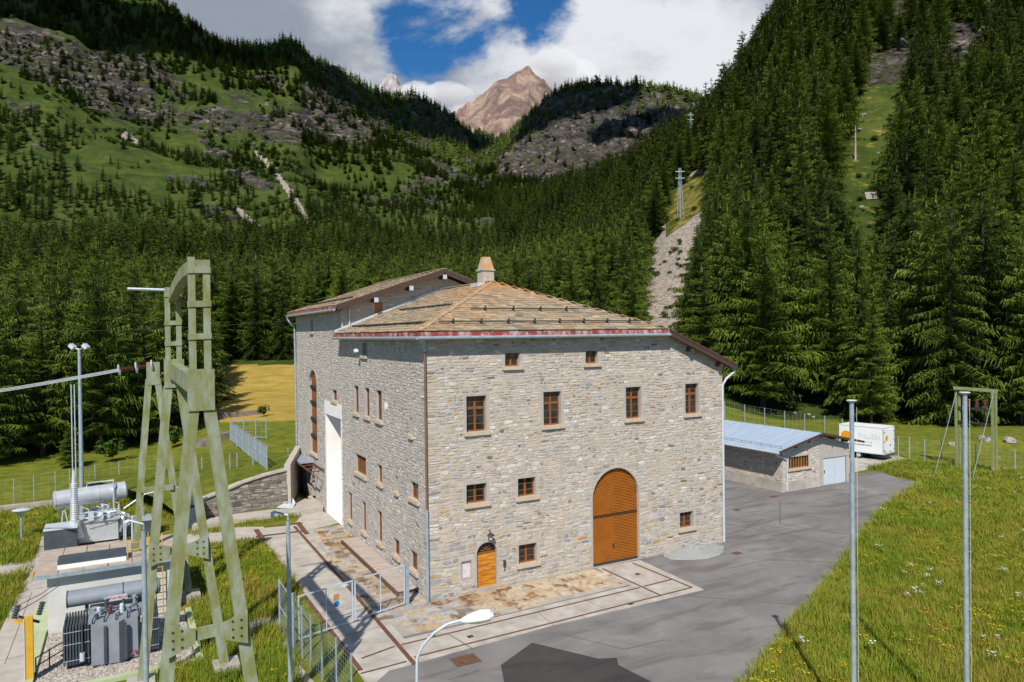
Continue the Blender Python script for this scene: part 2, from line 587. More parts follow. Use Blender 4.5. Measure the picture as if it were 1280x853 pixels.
Zs = lambda D, z: (D, None, z)      # a profile point given as a height
Pk = {   # bearing -> (distance, height on the slope as it is seen from the drone)
    -900: [Zs(62, 0), (110, 520), (180, 400), (300, 200), (600, -100), (1000, -400), (1600, -400)],
    -250: [Zs(66, 0), (95, 545), (150, 430), (300, 260), (600, -10), (900, -230), (1400, -380), (2600, -300)],
    0: [Zs(70, .4), (95, 538), (150, 455), (260, 370), (420, 285), (650, 140), (880, 15), (1060, -60), (1300, -60), (2600, 60)],
    120: [Zs(74, .5), (100, 530), (160, 450), (280, 375), (450, 292), (680, 178), (900, 72), (1080, -12), (1300, 5), (2600, 150)],
    200: [Zs(78, .6), (110, 515), (165, 455), (290, 385), (470, 300), (720, 190), (950, 85), (1090, 8), (1300, 35), (2600, 200)],
    245: [Zs(46, 0), Zs(55, 0.9), Zs(80, 1.3), (118, 503), (160, 457), (300, 385), (480, 302), (740, 200), (970, 105), (1130, 38), (1330, 60), (2600, 200)],
    275: [Zs(46, 0), Zs(55, 1.6), Zs(82, 1.9), (125, 490), (158, 457), (310, 387), (490, 302), (750, 205), (980, 112), (1150, 52), (1350, 80), (2600, 220)],
    330: [Zs(46, 0), Zs(55, 1.8), Zs(84, 2.0), (125, 490), (158, 456), (320, 388), (520, 303), (790, 208), (1010, 118), (1180, 55), (1380, 90), (2600, 240)],
    348: [Zs(46, 0), Zs(55, 1.8), Zs(84, 2.0), (125, 490), (158, 456), (320, 388), (520, 303), (790, 208), (1010, 118), (1180, 55), (1380, 90), (2600, 240)],
    372: [Zs(59, 0), Zs(64, 1.8), Zs(84, 2.0), (125, 490), (158, 456), (320, 388), (520, 303), (790, 208), (1010, 118), (1180, 55), (1380, 90), (2600, 240)],
    400: [Zs(59, 0), Zs(64, 1.8), Zs(84, 2.0), (125, 490), (158, 456), (330, 388), (560, 300), (850, 215), (1070, 140), (1220, 94), (1420, 120), (2600, 260)],
    470: [Zs(59, 0), Zs(64, 1.8), Zs(84, 2.0), (125, 485), (165, 450), (350, 388), (600, 300), (900, 225), (1120, 165), (1280, 117), (1480, 140), (2600, 260)],
    540: [Zs(59, 0), Zs(64, 1.8), Zs(84, 2.0), (130, 470), (180, 440), (380, 385), (650, 298), (980, 235), (1200, 195), (1340, 147), (1560, 170), (2600, 260)],
    605: [Zs(59, 0), Zs(64, 1.8), Zs(84, 2.0), (130, 465), (190, 430), (400, 375), (680, 296), (1000, 250), (1300, 220), (1450, 190), (1650, 215), (2600, 270)],
    640: [Zs(59, 0), Zs(64, 1.8), Zs(84, 2.0), (130, 465), (190, 420), (400, 360), (650, 290), (900, 248), (1150, 215), (1300, 178), (1500, 190), (2600, 270)],
    665: [Zs(67, 0), Zs(84, 2.0), (130, 460), (190, 415), (380, 350), (620, 282), (860, 248), (1060, 226), (1130, 190), (1230, 158), (1400, 175), (2600, 270)],
    695: [Zs(67, 0), Zs(84, 2.0), (130, 460), (190, 410), (360, 345), (580, 278), (820, 250), (1020, 232), (1085, 196), (1150, 180), (1190, 134), (1400, 155), (2600, 270)],
    730: [Zs(67, 0), Zs(84, 2.0), (130, 455), (190, 400), (340, 340), (520, 275), (740, 248), (1000, 230), (1060, 190), (1125, 170), (1160, 114), (1400, 140), (2600, 260)],
    770: [Zs(67, 0), Zs(84, 2.0), (125, 450), (180, 395), (300, 330), (450, 265), (560, 236), (740, 242), (980, 215), (1050, 185), (1120, 160), (1150, 110), (1400, 135), (2600, 260)],
    805: [Zs(67, 0), Zs(84, 2.0), (120, 450), (170, 395), (260, 320), (370, 255), (470, 215), (560, 215), (740, 225), (1000, 200), (1060, 175), (1122, 150), (1150, 112), (1400, 135), (2600, 260)],
    840: [Zs(67, 0), Zs(82, 1), (115, 450), (160, 400), (230, 320), (320, 245), (420, 205), (500, 190), (600, 205), (1000, 190), (1060, 165), (1122, 145), (1150, 114), (1400, 140), (2600, 260)],
    875: [Zs(67, 0), Zs(80, 1), (110, 465), (150, 410), (210, 325), (290, 245), (380, 195), (480, 168), (600, 185), (1000, 180), (1070, 150), (1125, 140), (1160, 118), (1400, 150), (2600, 260)],
    905: [Zs(67, 0), Zs(78, 1), (102, 490), (140, 420), (200, 320), (280, 220), (360, 165), (450, 138), (560, 150), (1000, 170), (2600, 260)],
    940: [Zs(67, 0), Zs(76, .6), (98, 510), (130, 440), (190, 325), (260, 210), (340, 140), (420, 90), (520, 80), (800, 140), (2600, 260)],
    975: [Zs(67, 0), Zs(74, .5), (96, 520), (125, 455), (185, 325), (255, 190), (330, 105), (420, 48), (540, 20), (800, 60), (2600, 200)],
    1020: [Zs(67, 0), Zs(72, .4), (94, 522), (120, 465), (170, 350), (230, 215), (310, 85), (420, -25), (600, -80), (2600, 100)],
    1080: [Zs(67, 0), Zs(72, .4), (92, 525), (115, 475), (160, 365), (220, 225), (300, 90), (400, -40), (600, -120), (2600, 50)],
    1150: [Zs(67, 0), Zs(72, .5), (90, 528), (112, 480), (155, 375), (210, 240), (290, 85), (390, -60), (600, -160), (2600, 0)],
    1220: [Zs(67, 0), Zs(72, .8), (88, 530), (110, 485), (150, 380), (205, 245), (280, 90), (380, -60), (600, -180), (2600, 0)],
    1290: [Zs(67, 0), Zs(72, 1), (86, 528), (108, 485), (148, 380), (200, 245), (275, 90), (375, -70), (600, -200), (2600, 0)],
    1500: [Zs(67, 0), Zs(72, 1), (90, 520), (150, 370), (200, 240), (275, 80), (400, -100), (700, -250), (2600, 0)],
    2200: [Zs(67, 0), Zs(72, 0.5), (100, 480), (200, 240), (300, 40), (500, -200), (900, -300), (2600, 0)],
}
kx = np.array(sorted(Pk))
GX = np.unique(np.concatenate([np.linspace(-900, -80, 42), np.arange(-80, 1360.1, 3.2), np.linspace(1360, 2200, 42)]))
GD = np.concatenate([np.array([3, 8, 14, 20, 26, 32, 38, 44]), np.arange(47, 96, 1.2), 96 * 1.0112 ** np.arange(0, 296)])
KZ = np.zeros((len(kx), len(GD)))
for i, x in enumerate(kx):
    ds, zs = [0.0, 46.0 if x < 650 else 66.0], [0.0, 0.0]
    for e in Pk[x]:
        ds.append(e[0])
        zs.append(e[2] if len(e) == 3 else CAM.z + e[0] * (hz(x) - e[1]) / FOC)
    KZ[i] = np.interp(GD, ds, zs)
GZ = np.stack([np.interp(GX, kx, KZ[:, j]) for j in range(len(GD))], 1)
# soften the facets across the slope a little
for _ in range(10):
    GZ[1:-1] = 0.25 * GZ[:-2] + 0.5 * GZ[1:-1] + 0.25 * GZ[2:]
for _ in range(2):
    GZ[:, 60:-1] = 0.25 * GZ[:, 59:-2] + 0.5 * GZ[:, 60:-1] + 0.25 * GZ[:, 61:]
# the bank behind the curved retaining wall
TX = (GX[:, None] - 640) / FOC
PX = CAM.x + GD[None, :] * (FWH.x + TX * RT.x)
PY = CAM.y + GD[None, :] * (FWH.y + TX * RT.y)
GY = hz(GX)[:, None] - (GZ - CAM.z) * FOC / GD[None, :]       # picture row of the bare slope
XX = np.repeat(GX[:, None], len(GD), 1)
DD = np.repeat(GD[None, :], len(GX), 0)
CREST = np.interp(GX, [-900, 0, 200, 262, 300, 330, 370, 405, 470, 540, 605, 640, 690, 730, 880, 905, 975, 2200],
                  [-300, -60, 8, 46, 56, 54, 76, 97, 117, 147, 188, 178, 138, 114, 118, 138, 20, -300])
CR = np.repeat(CREST[:, None], len(GD), 1)


def rock_mask(x, y, D, px, py):
    n = fbm(px / 70.0, py / 70.0, 3, 5)
    yc = np.interp(x, [-100, 0, 90, 160, 230, 290, 340, 420, 500, 560, 620], [40, 60, 80, 105, 120, 150, 165, 150, 160, 180, 205])
    band = np.exp(-((y - yc) / 46.0) ** 2)
    r = band * (x < 632) * (D > 420) * 1.0 + 1.15 * (n - 0.27)
    crags = sstep(fbm(px / 45.0, py / 45.0, 9, 4), 0.38, 0.50) * (x < 620) * (D > 330) * (y < 330) * 0.85
    r = np.maximum(r, crags)
    hill = (x > 628) * (x < 900) * (D > 960)
    r = np.where(hill, 0.95 + 0.8 * n, r)
    rr = inpoly(x, y, [(1088, 60), (1118, 5), (1160, -40), (1180, 10), (1150, 60), (1128, 100), (1095, 110)]) | inpoly(x, y, [(1165, 70), (1185, 20), (1240, -20), (1280, -20), (1270, 30), (1200, 80)])
    r = np.where((x > 1000) & rr & (D < 420), 0.85 + 0.9 * n, r)
    r = np.where((x > 900) & ~rr, np.minimum(r, 0), r)
    r = np.where((x > 632) & ~hill & (x <= 900), 0, r)
    return np.clip(r, 0, 1)


SCREE = [(897, 212), (888, 262), (874, 302), (876, 332), (854, 402), (832, 428), (796, 424), (802, 345), (824, 290), (846, 245), (866, 212)]
STRIP = [(1086, 86), (1126, 96), (1124, 178), (1114, 255), (1100, 312), (1062, 306), (1040, 262), (1054, 200), (1066, 150)]
PATHS = [[(325, 192), (345, 212), (362, 236), (376, 256), (386, 276)], [(300, 262), (318, 278), (334, 292)], [(160, 168), (178, 182)]]


def near_line(x, y, line, w):
    d = np.full(np.shape(x), 1e9)
    for (x0, y0), (x1, y1) in zip(line, line[1:]):
        t_ = np.clip(((x - x0) * (x1 - x0) + (y - y0) * (y1 - y0)) / ((x1 - x0) ** 2 + (y1 - y0) ** 2), 0, 1)
        d = np.minimum(d, np.hypot(x - x0 - t_ * (x1 - x0), y - y0 - t_ * (y1 - y0)))
    return 1 - sstep(d, w * 0.5, w)


ROCK = rock_mask(XX, GY, DD, PX, PY)
# relief: crags on the rock, rolling ground elsewhere
amp = sstep(DD, 90, 500)
GZ = GZ + amp * ((7.0 * fbm(PX / 120, PY / 120, 21, 5) + 0.034 * np.minimum(DD, 1100) * sstep(DD, 250, 500) * fbm(PX / 190, PY / 190, 24, 4, True)) + ROCK * np.maximum(DD, 480) / 1000 * (11 * fbm(PX / 46, GZ / 30, 31, 5, True) + 5 * fbm(PX / 16, GZ / 9, 35, 3)))
GZ = GZ + sstep(DD, 68, 90) * 0.3 * fbm(PX / 9, PY / 9, 5, 3)
GYr = hz(GX)[:, None] - (GZ - CAM.z) * FOC / GD[None, :]
SCR = inpoly(XX + 8 * fbm(PX / 14, PY / 14, 4, 3), GYr, SCREE) & (DD > 100) & (DD < 520)
SGRASS = inpoly(XX, GYr, [(880, 215), (892, 222), (880, 262), (852, 285), (832, 300), (834, 262), (856, 225)]) & (DD > 100) & (DD < 520)
STR = inpoly(XX + 5 * fbm(PX / 10, PY / 10, 4, 3), GYr, STRIP) & (DD > 110) & (DD < 420)
PTH = np.zeros_like(GZ)
for ln in PATHS:
    PTH = np.maximum(PTH, near_line(XX + 3 * fbm(PX / 12, PY / 12, 8, 3), GYr, ln, 4.0) * (DD > 300))
FIELD = inpoly(XX, GYr, [(262, 458), (300, 456), (420, 456), (420, 540), (262, 548)]) & (DD > 84) & (DD < 168)
GREEN_NEAR = (DD < 92).astype(float)
MR = np.stack([ROCK * (1 - SGRASS), np.maximum(SCR & ~SGRASS, PTH), np.maximum(FIELD * 1.0, np.maximum(STR * 0.22, SGRASS * 0.4)), GREEN_NEAR], -1)
COLV = MR.reshape(-1, 4).astype(np.float32)


def grid_object(name, sel, mat_, kind='structure'):
    ix = np.where(sel)[0]
    nx, nd = len(ix), len(GD)
    vs = np.stack([PX[ix], PY[ix], GZ[ix]], -1).reshape(-1, 3)
    a = (np.arange(nx - 1)[:, None] * nd + np.arange(nd - 1)[None, :]).ravel()
    fs = np.stack([a, a + nd, a + nd + 1, a + 1], 1)
    me = bpy.data.meshes.new(name)
    me.vertices.add(len(vs))
    me.vertices.foreach_set('co', vs.astype(np.float32).ravel())
    me.loops.add(len(fs) * 4)
    me.loops.foreach_set('vertex_index', fs.ravel().astype(np.int32))
    me.polygons.add(len(fs))
    me.polygons.foreach_set('loop_start', np.arange(0, len(fs) * 4, 4, dtype=np.int32))
    me.polygons.foreach_set('use_smooth', np.ones(len(fs), bool))
    me.update()
    c = MR[ix].reshape(-1, 4).astype(np.float32)
    at_ = me.attributes.new('cover', 'FLOAT_COLOR', 'POINT')
    at_.data.foreach_set('color', np.concatenate([c[:, :3], c[:, 3:]], 1).ravel())
    me.materials.append(mat_)
    o = bpy.data.objects.new(name, me)
    COL.objects.link(o)
    o['kind'] = kind
    return o


def terrain_mat():
    m, t, b = new_mat('hillside_ground')
    a = t.nodes.new('ShaderNodeAttribute')
    a.attribute_name = 'cover'
    sep = t.nodes.new('ShaderNodeSeparateColor')
    t.links.new(a.outputs['Color'], sep.inputs[0])
    P = pos(t)
    gA = ramp(t, noise(t, P, 0.05, 9, 0.76), [(0.34, (0.018, 0.036, 0.008)), (0.50, (0.042, 0.066, 0.011)), (0.66, (0.085, 0.098, 0.022))])
    gB = ramp(t, noise(t, P, 0.9, 6, 0.7), [(0.30, (0.065, 0.095, 0.010)), (0.5, (0.13, 0.155, 0.016)), (0.70, (0.22, 0.19, 0.035))])
    g = mixc(t, a.outputs['Alpha'], gA, gB)
    dry = ramp(t, noise(t, P, 0.25, 6, 0.7), [(0.35, (0.26, 0.20, 0.038)), (0.65, (0.44, 0.30, 0.075))])
    g = mixc(t, smooth(t, fmath(t, 'ADD', sep.outputs[2], fmath(t, 'MULTIPLY', fmath(t, 'SUBTRACT', noise(t, P, 0.22, 6, 0.7), 0.5), fmath(t, 'MULTIPLY', fmath(t, 'SUBTRACT', 1.0, sep.outputs[2]), 2.2))), 0.25, 0.75), g, dry)
    Pr = pos(t, (1, 1, 2.2))
    r = ramp(t, noise(t, Pr, 0.035, 9, 0.72, 0.5), [(0.38, (0.022, 0.023, 0.026)), (0.49, (0.050, 0.043, 0.039)), (0.57, (0.125, 0.10, 0.088)), (0.67, (0.34, 0.32, 0.31))])
    moss = smooth(t, noise(t, pos(t, (1, 1, 2.5)), 0.05, 7, 0.72), 0.49, 0.57, 0, 0.9)
    r = mixc(t, moss, r, (0.055, 0.075, 0.02))
    rk = smooth(t, fmath(t, 'ADD', fmath(t, 'MULTIPLY', sep.outputs[0], 1.0), fmath(t, 'MULTIPLY', fmath(t, 'SUBTRACT', noise(t, P, 0.15, 6, 0.7), 0.5), 1.1)), 0.30, 0.48)
    c = mixc(t, rk, g, r)
    sc = ramp(t, noise(t, P, 1.1, 6, 0.75), [(0.38, (0.12, 0.10, 0.085)), (0.5, (0.27, 0.235, 0.20)), (0.62, (0.46, 0.405, 0.35))])
    scf = smooth(t, fmath(t, 'ADD', sep.outputs[1], fmath(t, 'MULTIPLY', fmath(t, 'SUBTRACT', noise(t, P, 0.5, 6, 0.7), 0.5), 0.9)), 0.40, 0.55)
    c = mixc(t, scf, c, sc)
    t.links.new(c, b.inputs['Base Color'])
    b.inputs['Roughness'].default_value = 0.95
    b.inputs['Specular IOR Level'].default_value = 0.1
    hgt = fmath(t, 'ADD', noise(t, Pr, 0.10, 8, 0.75), fmath(t, 'MULTIPLY', noise(t, P, 1.4, 4, 0.7), 0.1))
    bn = t.nodes.new('ShaderNodeBump')
    bn.inputs['Distance'].default_value = 6.0
    t.links.new(hgt, bn.inputs['Height'])
    t.links.new(fmath(t, 'ADD', fmath(t, 'MULTIPLY', rk, 0.8), 0.06), bn.inputs['Strength'])
    t.links.new(bn.outputs[0], b.inputs['Normal'])
    return m


M_TERR = terrain_mat()
split = 622
grid_object('mountainside', GX <= GX[np.searchsorted(GX, split)], M_TERR)
grid_object('wooded_hillside', GX >= GX[np.searchsorted(GX, split)], M_TERR)


def tz(x, D):
    """height of the terrain on bearing x at distance D"""
    fx = np.interp(x, GX, np.arange(len(GX)))
    fd = np.interp(D, GD, np.arange(len(GD)))
    i = np.clip(fx.astype(int), 0, len(GX) - 2)
    j = np.clip(fd.astype(int), 0, len(GD) - 2)
    a, b_ = fx - i, fd - j
    return (GZ[i, j] * (1 - a) + GZ[i + 1, j] * a) * (1 - b_) + (GZ[i, j + 1] * (1 - a) + GZ[i + 1, j + 1] * a) * b_


def ground(x, y):
    """height of the terrain under the world point (x, y)"""
    d = Vector((x, y, 0)) - Vector((CAM.x, CAM.y, 0))
    D = d.dot(FWH)
    return float(tz(np.array([640 + FOC * d.dot(RT) / D]), np.array([D]))[0])


def gpt(x, D):
    tx = (x - 640) / FOC
    return Vector((CAM.x + D * (FWH.x + tx * RT.x), CAM.y + D * (FWH.y + tx * RT.y), float(tz(np.array([float(x)]), np.array([float(D)]))[0])))


# ------------------------------------------------------------------ far peaks
def peak(name, D0, ridge, depth, seed, cols):
    """a peak: ridge = [(bearing, row)], falling towards the valley and away behind"""
    xs = np.linspace(ridge[0][0], ridge[-1][0], 110)
    ry = np.interp(xs, [q[0] for q in ridge], [q[1] for q in ridge])
    vs_ = np.linspace(-1, 1, 90)
    V = np.zeros((len(xs), len(vs_), 3))
    for j, v in enumerate(vs_):
        D = D0 + v * depth
        tx = (xs - 640) / FOC
        zr = CAM.z + D0 * (hz(xs) - ry) / FOC
        X_ = CAM.x + D * (FWH.x + tx * RT.x)
        Y_ = CAM.y + D * (FWH.y + tx * RT.y)
        Z_ = zr - abs(v) * depth * 0.85 * (1 - 0.2 * abs(v))
        Z_ = Z_ + (0.22 + abs(v)) * 95 * fbm(X_ / 210, Y_ / 420, seed, 7, True) + 42 * fbm(X_ / 55, Y_ / 55, seed + 3, 5)
        V[:, j] = np.stack([X_, Y_, Z_], -1)
    n = len(vs_)
    mb = MB()
    mb.v = [tuple(p) for p in V.reshape(-1, 3)]
    mb.c = [(1, 1, 1)] * len(mb.v)
    mb.f = [(i * n + j, (i + 1) * n + j, (i + 1) * n + j + 1, i * n + j + 1) for i in range(len(xs) - 1) for j in range(n - 1)]
    m, t, b = new_mat(name + '_rock')
    P = pos(t, (1, 1, 0.5))
    c = ramp(t, noise(t, P, 0.009, 10, 0.78, 0.8), [(0.40, cols[0]), (0.5, cols[1]), (0.60, cols[2])])
    t.links.new(c, b.inputs['Base Color'])
    b.inputs['Roughness'].default_value = 0.95
    bump(t, b, noise(t, P, 0.02, 8, 0.75), 0.7, 30)
    return mb.build(name, m, kind='structure', smooth=True)


peak('mountain_peak', 3600, [(520, 190), (560, 152), (575, 140), (590, 130), (602, 118), (618, 110), (638, 99), (654, 92), (664, 89), (674, 97), (690, 110), (705, 135), (730, 175), (770, 215)], 1000, 45,
     ((0.13, 0.088, 0.08), (0.235, 0.16, 0.128), (0.42, 0.30, 0.225)))
peak('snowy_summit', 5200, [(440, 170), (470, 125), (482, 108), (490, 96), (494, 92), (500, 97), (508, 112), (520, 135), (545, 175)], 1000, 57,
     ((0.22, 0.19, 0.20), (0.36, 0.31, 0.31), (0.55, 0.52, 0.53)))


# ------------------------------------------------------------------ clouds: puffs at the far peak, and an unseen one added to shade the crests
def icos(r, sub=2):
    import bmesh
    bm = bmesh.new()
    bmesh.ops.create_icosphere(bm, subdivisions=sub, radius=r)
    v = [p.co.copy() for p in bm.verts]
    f = [tuple(q.index for q in k.verts) for k in bm.faces]
    bm.free()
    return v, f


ICV, ICF = icos(1.0, 4)


def puff(mb, c, rx, ry, rz, seed):
    vs = []
    A = np.array([tuple(p) for p in ICV])
    n_ = fbm(A[:, 0] * 2.1 + seed, A[:, 1] * 2.1 + A[:, 2] * 1.7, seed, 4)
    k = 1 + 0.42 * n_
    for p, q in zip(ICV, k):
        vs.append(Vector(c) + RT * (p.x * rx * q) + FWH * (p.y * ry * q) + Vector((0, 0, p.z * rz * q)))
    mb.add(vs, ICF)


m_cl, t_cl, b_cl = new_mat('cloud_body')
b_cl.inputs['Base Color'].default_value = (0.85, 0.86, 0.88, 1)
b_cl.inputs['Roughness'].default_value = 1
mb = MB()
for i, (x, off, D, r) in enumerate(((40, 40, 900, 95), (110, 40, 930, 90), (175, 25, 980, 90), (235, 22, 1040, 85), (290, 18, 1090, 80), (345, 18, 1130, 80), (400, 18, 1170, 80), (460, 16, 1230, 80), (520, 16, 1290, 80), (575, 16, 1380, 80), (680, 10, 1190, 60), (740, 8, 1150, 70), (765, 84, 1075, 34), (840, 45, 1080, 80))):
    y = float(np.interp(x, GX, CREST)) + off
    P_ = atD(x, y, D) + SUN * 1500
    puff(mb, P_, r * 1.0, r * 1.0, r * 0.8, i * 1.7)
o = mb.build('cloud', m_cl, kind='stuff', smooth=True)  # added out of view: opaque lumps that block the sun from the crests
o['label'] = 'unseen cloud added between the sun and the crests to shade them'

m_v = bpy.data.materials.new('cloud_vapour')
m_v.use_nodes = True
tv = m_v.node_tree
tv.nodes.clear()
pv = tv.nodes.new('ShaderNodeVolumePrincipled')
pv.inputs['Color'].default_value = (1, 1, 1, 1)
pv.inputs['Density'].default_value = 0.009
pv.inputs['Anisotropy'].default_value = -0.25
ov = tv.nodes.new('ShaderNodeOutputMaterial')
tv.links.new(pv.outputs[0], ov.inputs['Volume'])
for i, (x, y, D, rx, ry, rz) in enumerate(((712, 112, 3650, 190, 120, 150), (694, 76, 3480, 120, 100, 62), (752, 130, 3500, 180, 120, 110), (583, 140, 3640, 90, 90, 30), (560, 118, 3900, 160, 100, 65), (520, 118, 4300, 130, 120, 60))):
    mb = MB()
    puff(mb, atD(x, y, D), rx, ry, rz, 50 + i * 2.3)
    o = mb.build('cloud', m_v, kind='stuff', smooth=True)
    o['label'] = ('white cloud over the right shoulder of the far peak', 'white cloud above the far peak', 'white cloud behind the rocky hill', 'thin cloud wisp on the left flank of the far peak', 'cloud bank left of the far peak', 'cloud bank at the snowy summit')[i]

# ------------------------------------------------------------------ yard, slabs, rails, paving
def P2(*pts, z=0.0):
    return [tuple(at(x, y, z))[:2] for x, y in pts]


def sheet(name, poly, z, m, kind='structure', parent=None, thick=0.06):
    return MB().prism(poly, z - thick, z).build(name, m, parent, kind=kind)


yard_poly = P2((380, 905), (470, 850), (487, 839)) + [(-2.4, -3.0), (6, -1), (8.6, 0.1), (17.3, 0.1), (17.3, 1), (17.3, 24), (31.5, 24), (31.5, 9.5), (36.5, 9.5)] + P2((1100, 590), (1120, 597), (1155, 605), (1148, 610), (1125, 622), (1102, 641), (1085, 664), (1062, 698), (1040, 722), (1010, 762), (985, 790), (958, 820), (930, 853), (900, 905))
yard = sheet('asphalt_yard', yard_poly, 0.010, M_ASPH)
pp = MB()
ppoly = P2((538, 806), (565, 790), (575, 787), (664, 806), (679, 812), (690, 806), (771, 824), (772, 833), (850, 858), (780, 905), (590, 905), (575, 840))
ppoly = P2((626, 832), (665, 804), (748, 824), (771, 823), (773, 832), (848, 870), (780, 905), (640, 905))
sheet('fresh_asphalt_patch', ppoly, 0.016, M_ASPHN)
sheet('trailer_pad', P2((1062, 592), (1080, 588), (1140, 576), (1120, 570), (1040, 574), (1040, 590)), 0.014, M_CONC)
# long cracks of the asphalt with weeds in them
for k, pts in enumerate([((975, 628), (975, 655)), ((905, 640), (950, 622), (975, 620)), ((700, 792), (780, 812), (830, 800)), ((860, 745), (940, 752), (1010, 757)), ((905, 712), (960, 700), (1055, 703)), ((1000, 640), (1060, 648), (1095, 650)), ((560, 850), (600, 838)), ((1010, 612), (1100, 622)), ((975, 655), (1080, 672)), ((905, 655), (985, 668), (1080, 690)), ((990, 660), (930, 672)), ((955, 648), (930, 662))]):
    mb = MB()
    q = [at(x, y, 0.012) for x, y in pts]
    for a, b in zip(q, q[1:]):
        mb.bar(a, b, 0.07 if k < 1 else 0.045, 0.012)
    mb.build('asphalt_joint', simple('joint_dirt', (0.10, 0.10, 0.05), (0.16, 0.13, 0.10), 3, 0.95) if k == 0 else bpy.data.materials['joint_dirt'], kind='structure')

SLZ = 0.035
fs_poly = P2((497, 802), (640, 768), (789, 733), (745, 711), (800, 701), (880, 738), (690, 783), (487, 839), (470, 826))
slab = sheet('concrete_track_slab', fs_poly, SLZ, M_CONC)
ls_poly = P2((321, 676), (372, 656), (382, 662), (440, 730), (503, 797), (525, 828), (487, 839), (462, 862), (430, 815), (380, 748))
slab2 = sheet('concrete_track_slab', ls_poly, SLZ - 0.004, M_CONC)
walk_poly = P2((212, 673), (300, 656), (362, 646), (404, 640), (432, 652), (384, 664), (325, 676), (237, 692), (212, 694))
sheet('concrete_walkway', walk_poly, SLZ - 0.012, M_PATH)


def groove(name, pts, w, m, z=SLZ + 0.003, h=0.02):
    mb = MB()
    q = [at(x, y, z) for x, y in pts]
    for a, b in zip(q, q[1:]):
        mb.bar(a, b, w, h)
    return mb.build(name, m, kind='structure')


RAILS = [((502, 806), (800, 734.5)), ((518, 821.5), (693, 778), (865, 734.5)), ((753, 711), (827, 745)), ((791, 704), (865, 734.5)), ((805, 733), (841, 724)),
         ((325.5, 673), (383, 748), (451, 838)), ((367.8, 658), (440, 739), (518, 830)), ((493.6, 808), (452, 823)), ((508, 827), (451, 842)),
         ((320, 671), (378, 664)), ((330, 659), (378, 654)), ((320, 662), (330, 676)), ((372, 653), (384, 668))]
for i, r in enumerate(RAILS):
    w = 0.095 if i < 5 else (0.17 if i < 7 else (0.08 if i < 9 else 0.30))
    for j in range(1):
        mb = MB()
        q = [at(x, y, SLZ + 0.004 + 0.0015 * (i % 5)) for x, y in r]
        for a, b in zip(q, q[1:]):
            mb.bar(a, b, w, 0.012)
        o = mb.build('sunken_rail', M_RUST, slab if i < 5 else slab2)
M_JOINT = simple('slab_joint', (0.16, 0.14, 0.11), (0.25, 0.22, 0.17), 4, 0.95)
for a, b in [((671, 765), (693, 782)), ((560, 793), (590, 811)), ((730, 749), (760, 763)), ((363, 722), (402, 712)), ((398, 770), (450, 757)), ((420, 797), (478, 783)), ((344, 697), (380, 690)), ((560, 792), (590, 810))]:
    mb = MB().bar(at(*a, SLZ + 0.001), at(*b, SLZ + 0.001), 0.03, 0.006)
    mb.build('slab_joint', M_JOINT, kind='structure')

# flagstones laid one by one
palF = [((0.36, 0.31, 0.25), 5), ((0.42, 0.36, 0.28), 5), ((0.30, 0.29, 0.28), 4), ((0.44, 0.33, 0.21), 3), ((0.34, 0.22, 0.10), 2), ((0.21, 0.18, 0.15), 2), ((0.39, 0.37, 0.34), 4)]
palF2 = [((0.46, 0.37, 0.26), 6), ((0.44, 0.33, 0.21), 4), ((0.49, 0.41, 0.31), 4), ((0.38, 0.36, 0.33), 1)]


PK = [1.0]


def pick(pal, k=0.08):
    c = rnd.choices([q[0] for q in pal], [q[1] for q in pal])[0]
    m = 1 + rnd.uniform(-k, k)
    return tuple(max(0.005, q * m * PK[0] * (w if PK[0] != 1 else 1)) for q, w in zip(c, (1.0, 0.985, 0.965)))


polyA = P2((384, 664), (432, 655)) + [(-0.02, 14.2), (-0.02, 0.02), (0.0, -0.6)] + P2((500, 796))
polyB = P2((500, 797)) + [(-0.4, -0.1), (2.2, -0.03), (8.75, -0.03)] + P2((788, 731), (640, 766))
paving = sheet('flagstone_paving', polyA, 0.014, M_CONCW)
paving2 = sheet('flagstone_paving', polyB, 0.016, M_CONCW)


def inside(p, poly):
    return bool(inpoly(np.array([p[0]]), np.array([p[1]]), poly)[0])


nflag = 0
for poly, par, pal, rw in ((polyA, paving, palF, (0.32, 0.58)), (polyB, paving2, palF2, (0.36, 0.66))):
    x0, x1 = min(p[0] for p in poly), max(p[0] for p in poly)
    y0, y1 = min(p[1] for p in poly), max(p[1] for p in poly)
    y = y0
    while y < y1:
        h = rnd.uniform(*rw)
        x = x0 + rnd.uniform(-0.5, 0)
        while x < x1:
            w = rnd.uniform(0.38, 0.95)
            g = 0.018
            j = lambda: rnd.uniform(-0.06, 0.06)
            q = [(x + g + j() * .5, y + g + j()), (x + w / 2, y + g + j() * .6), (x + w - g + j() * .5, y + g + j()), (x + w - g + j() * .5, y + h - g + j()), (x + w / 2, y + h - g + j() * .6), (x + g + j() * .5, y + h - g + j())]
            cen = (x + w / 2, y + h / 2)
            if inside(cen, poly) and sum(inside(p, poly) for p in q) >= 4 and not (cen[0] > -0.98 and cen[0] < 0.1 and 1.3 < cen[1] < 10.7) and nflag < 290:
                pl = palF if (par is paving or cen[0] < 2.0) else pal
                c = pick(pl)
                zt = 0.03 + rnd.uniform(0, 0.022)
                mb = MB()
                vs = [(p[0], p[1], 0.015) for p in q] + [(p[0] + (cen[0] - p[0]) * 0.04, p[1] + (cen[1] - p[1]) * 0.04, zt + rnd.uniform(-.004, .004)) for p in q]
                mb.add(vs, [(0, 1, 7, 6), (1, 2, 8, 7), (2, 3, 9, 8), (3, 4, 10, 9), (4, 5, 11, 10), (5, 0, 6, 11), (6, 7, 8, 9, 10, 11)], c)
                mb.build('flagstone', M_FLAG, par)
                nflag += 1
            x += w
        y += h

print('flagstones', nflag)
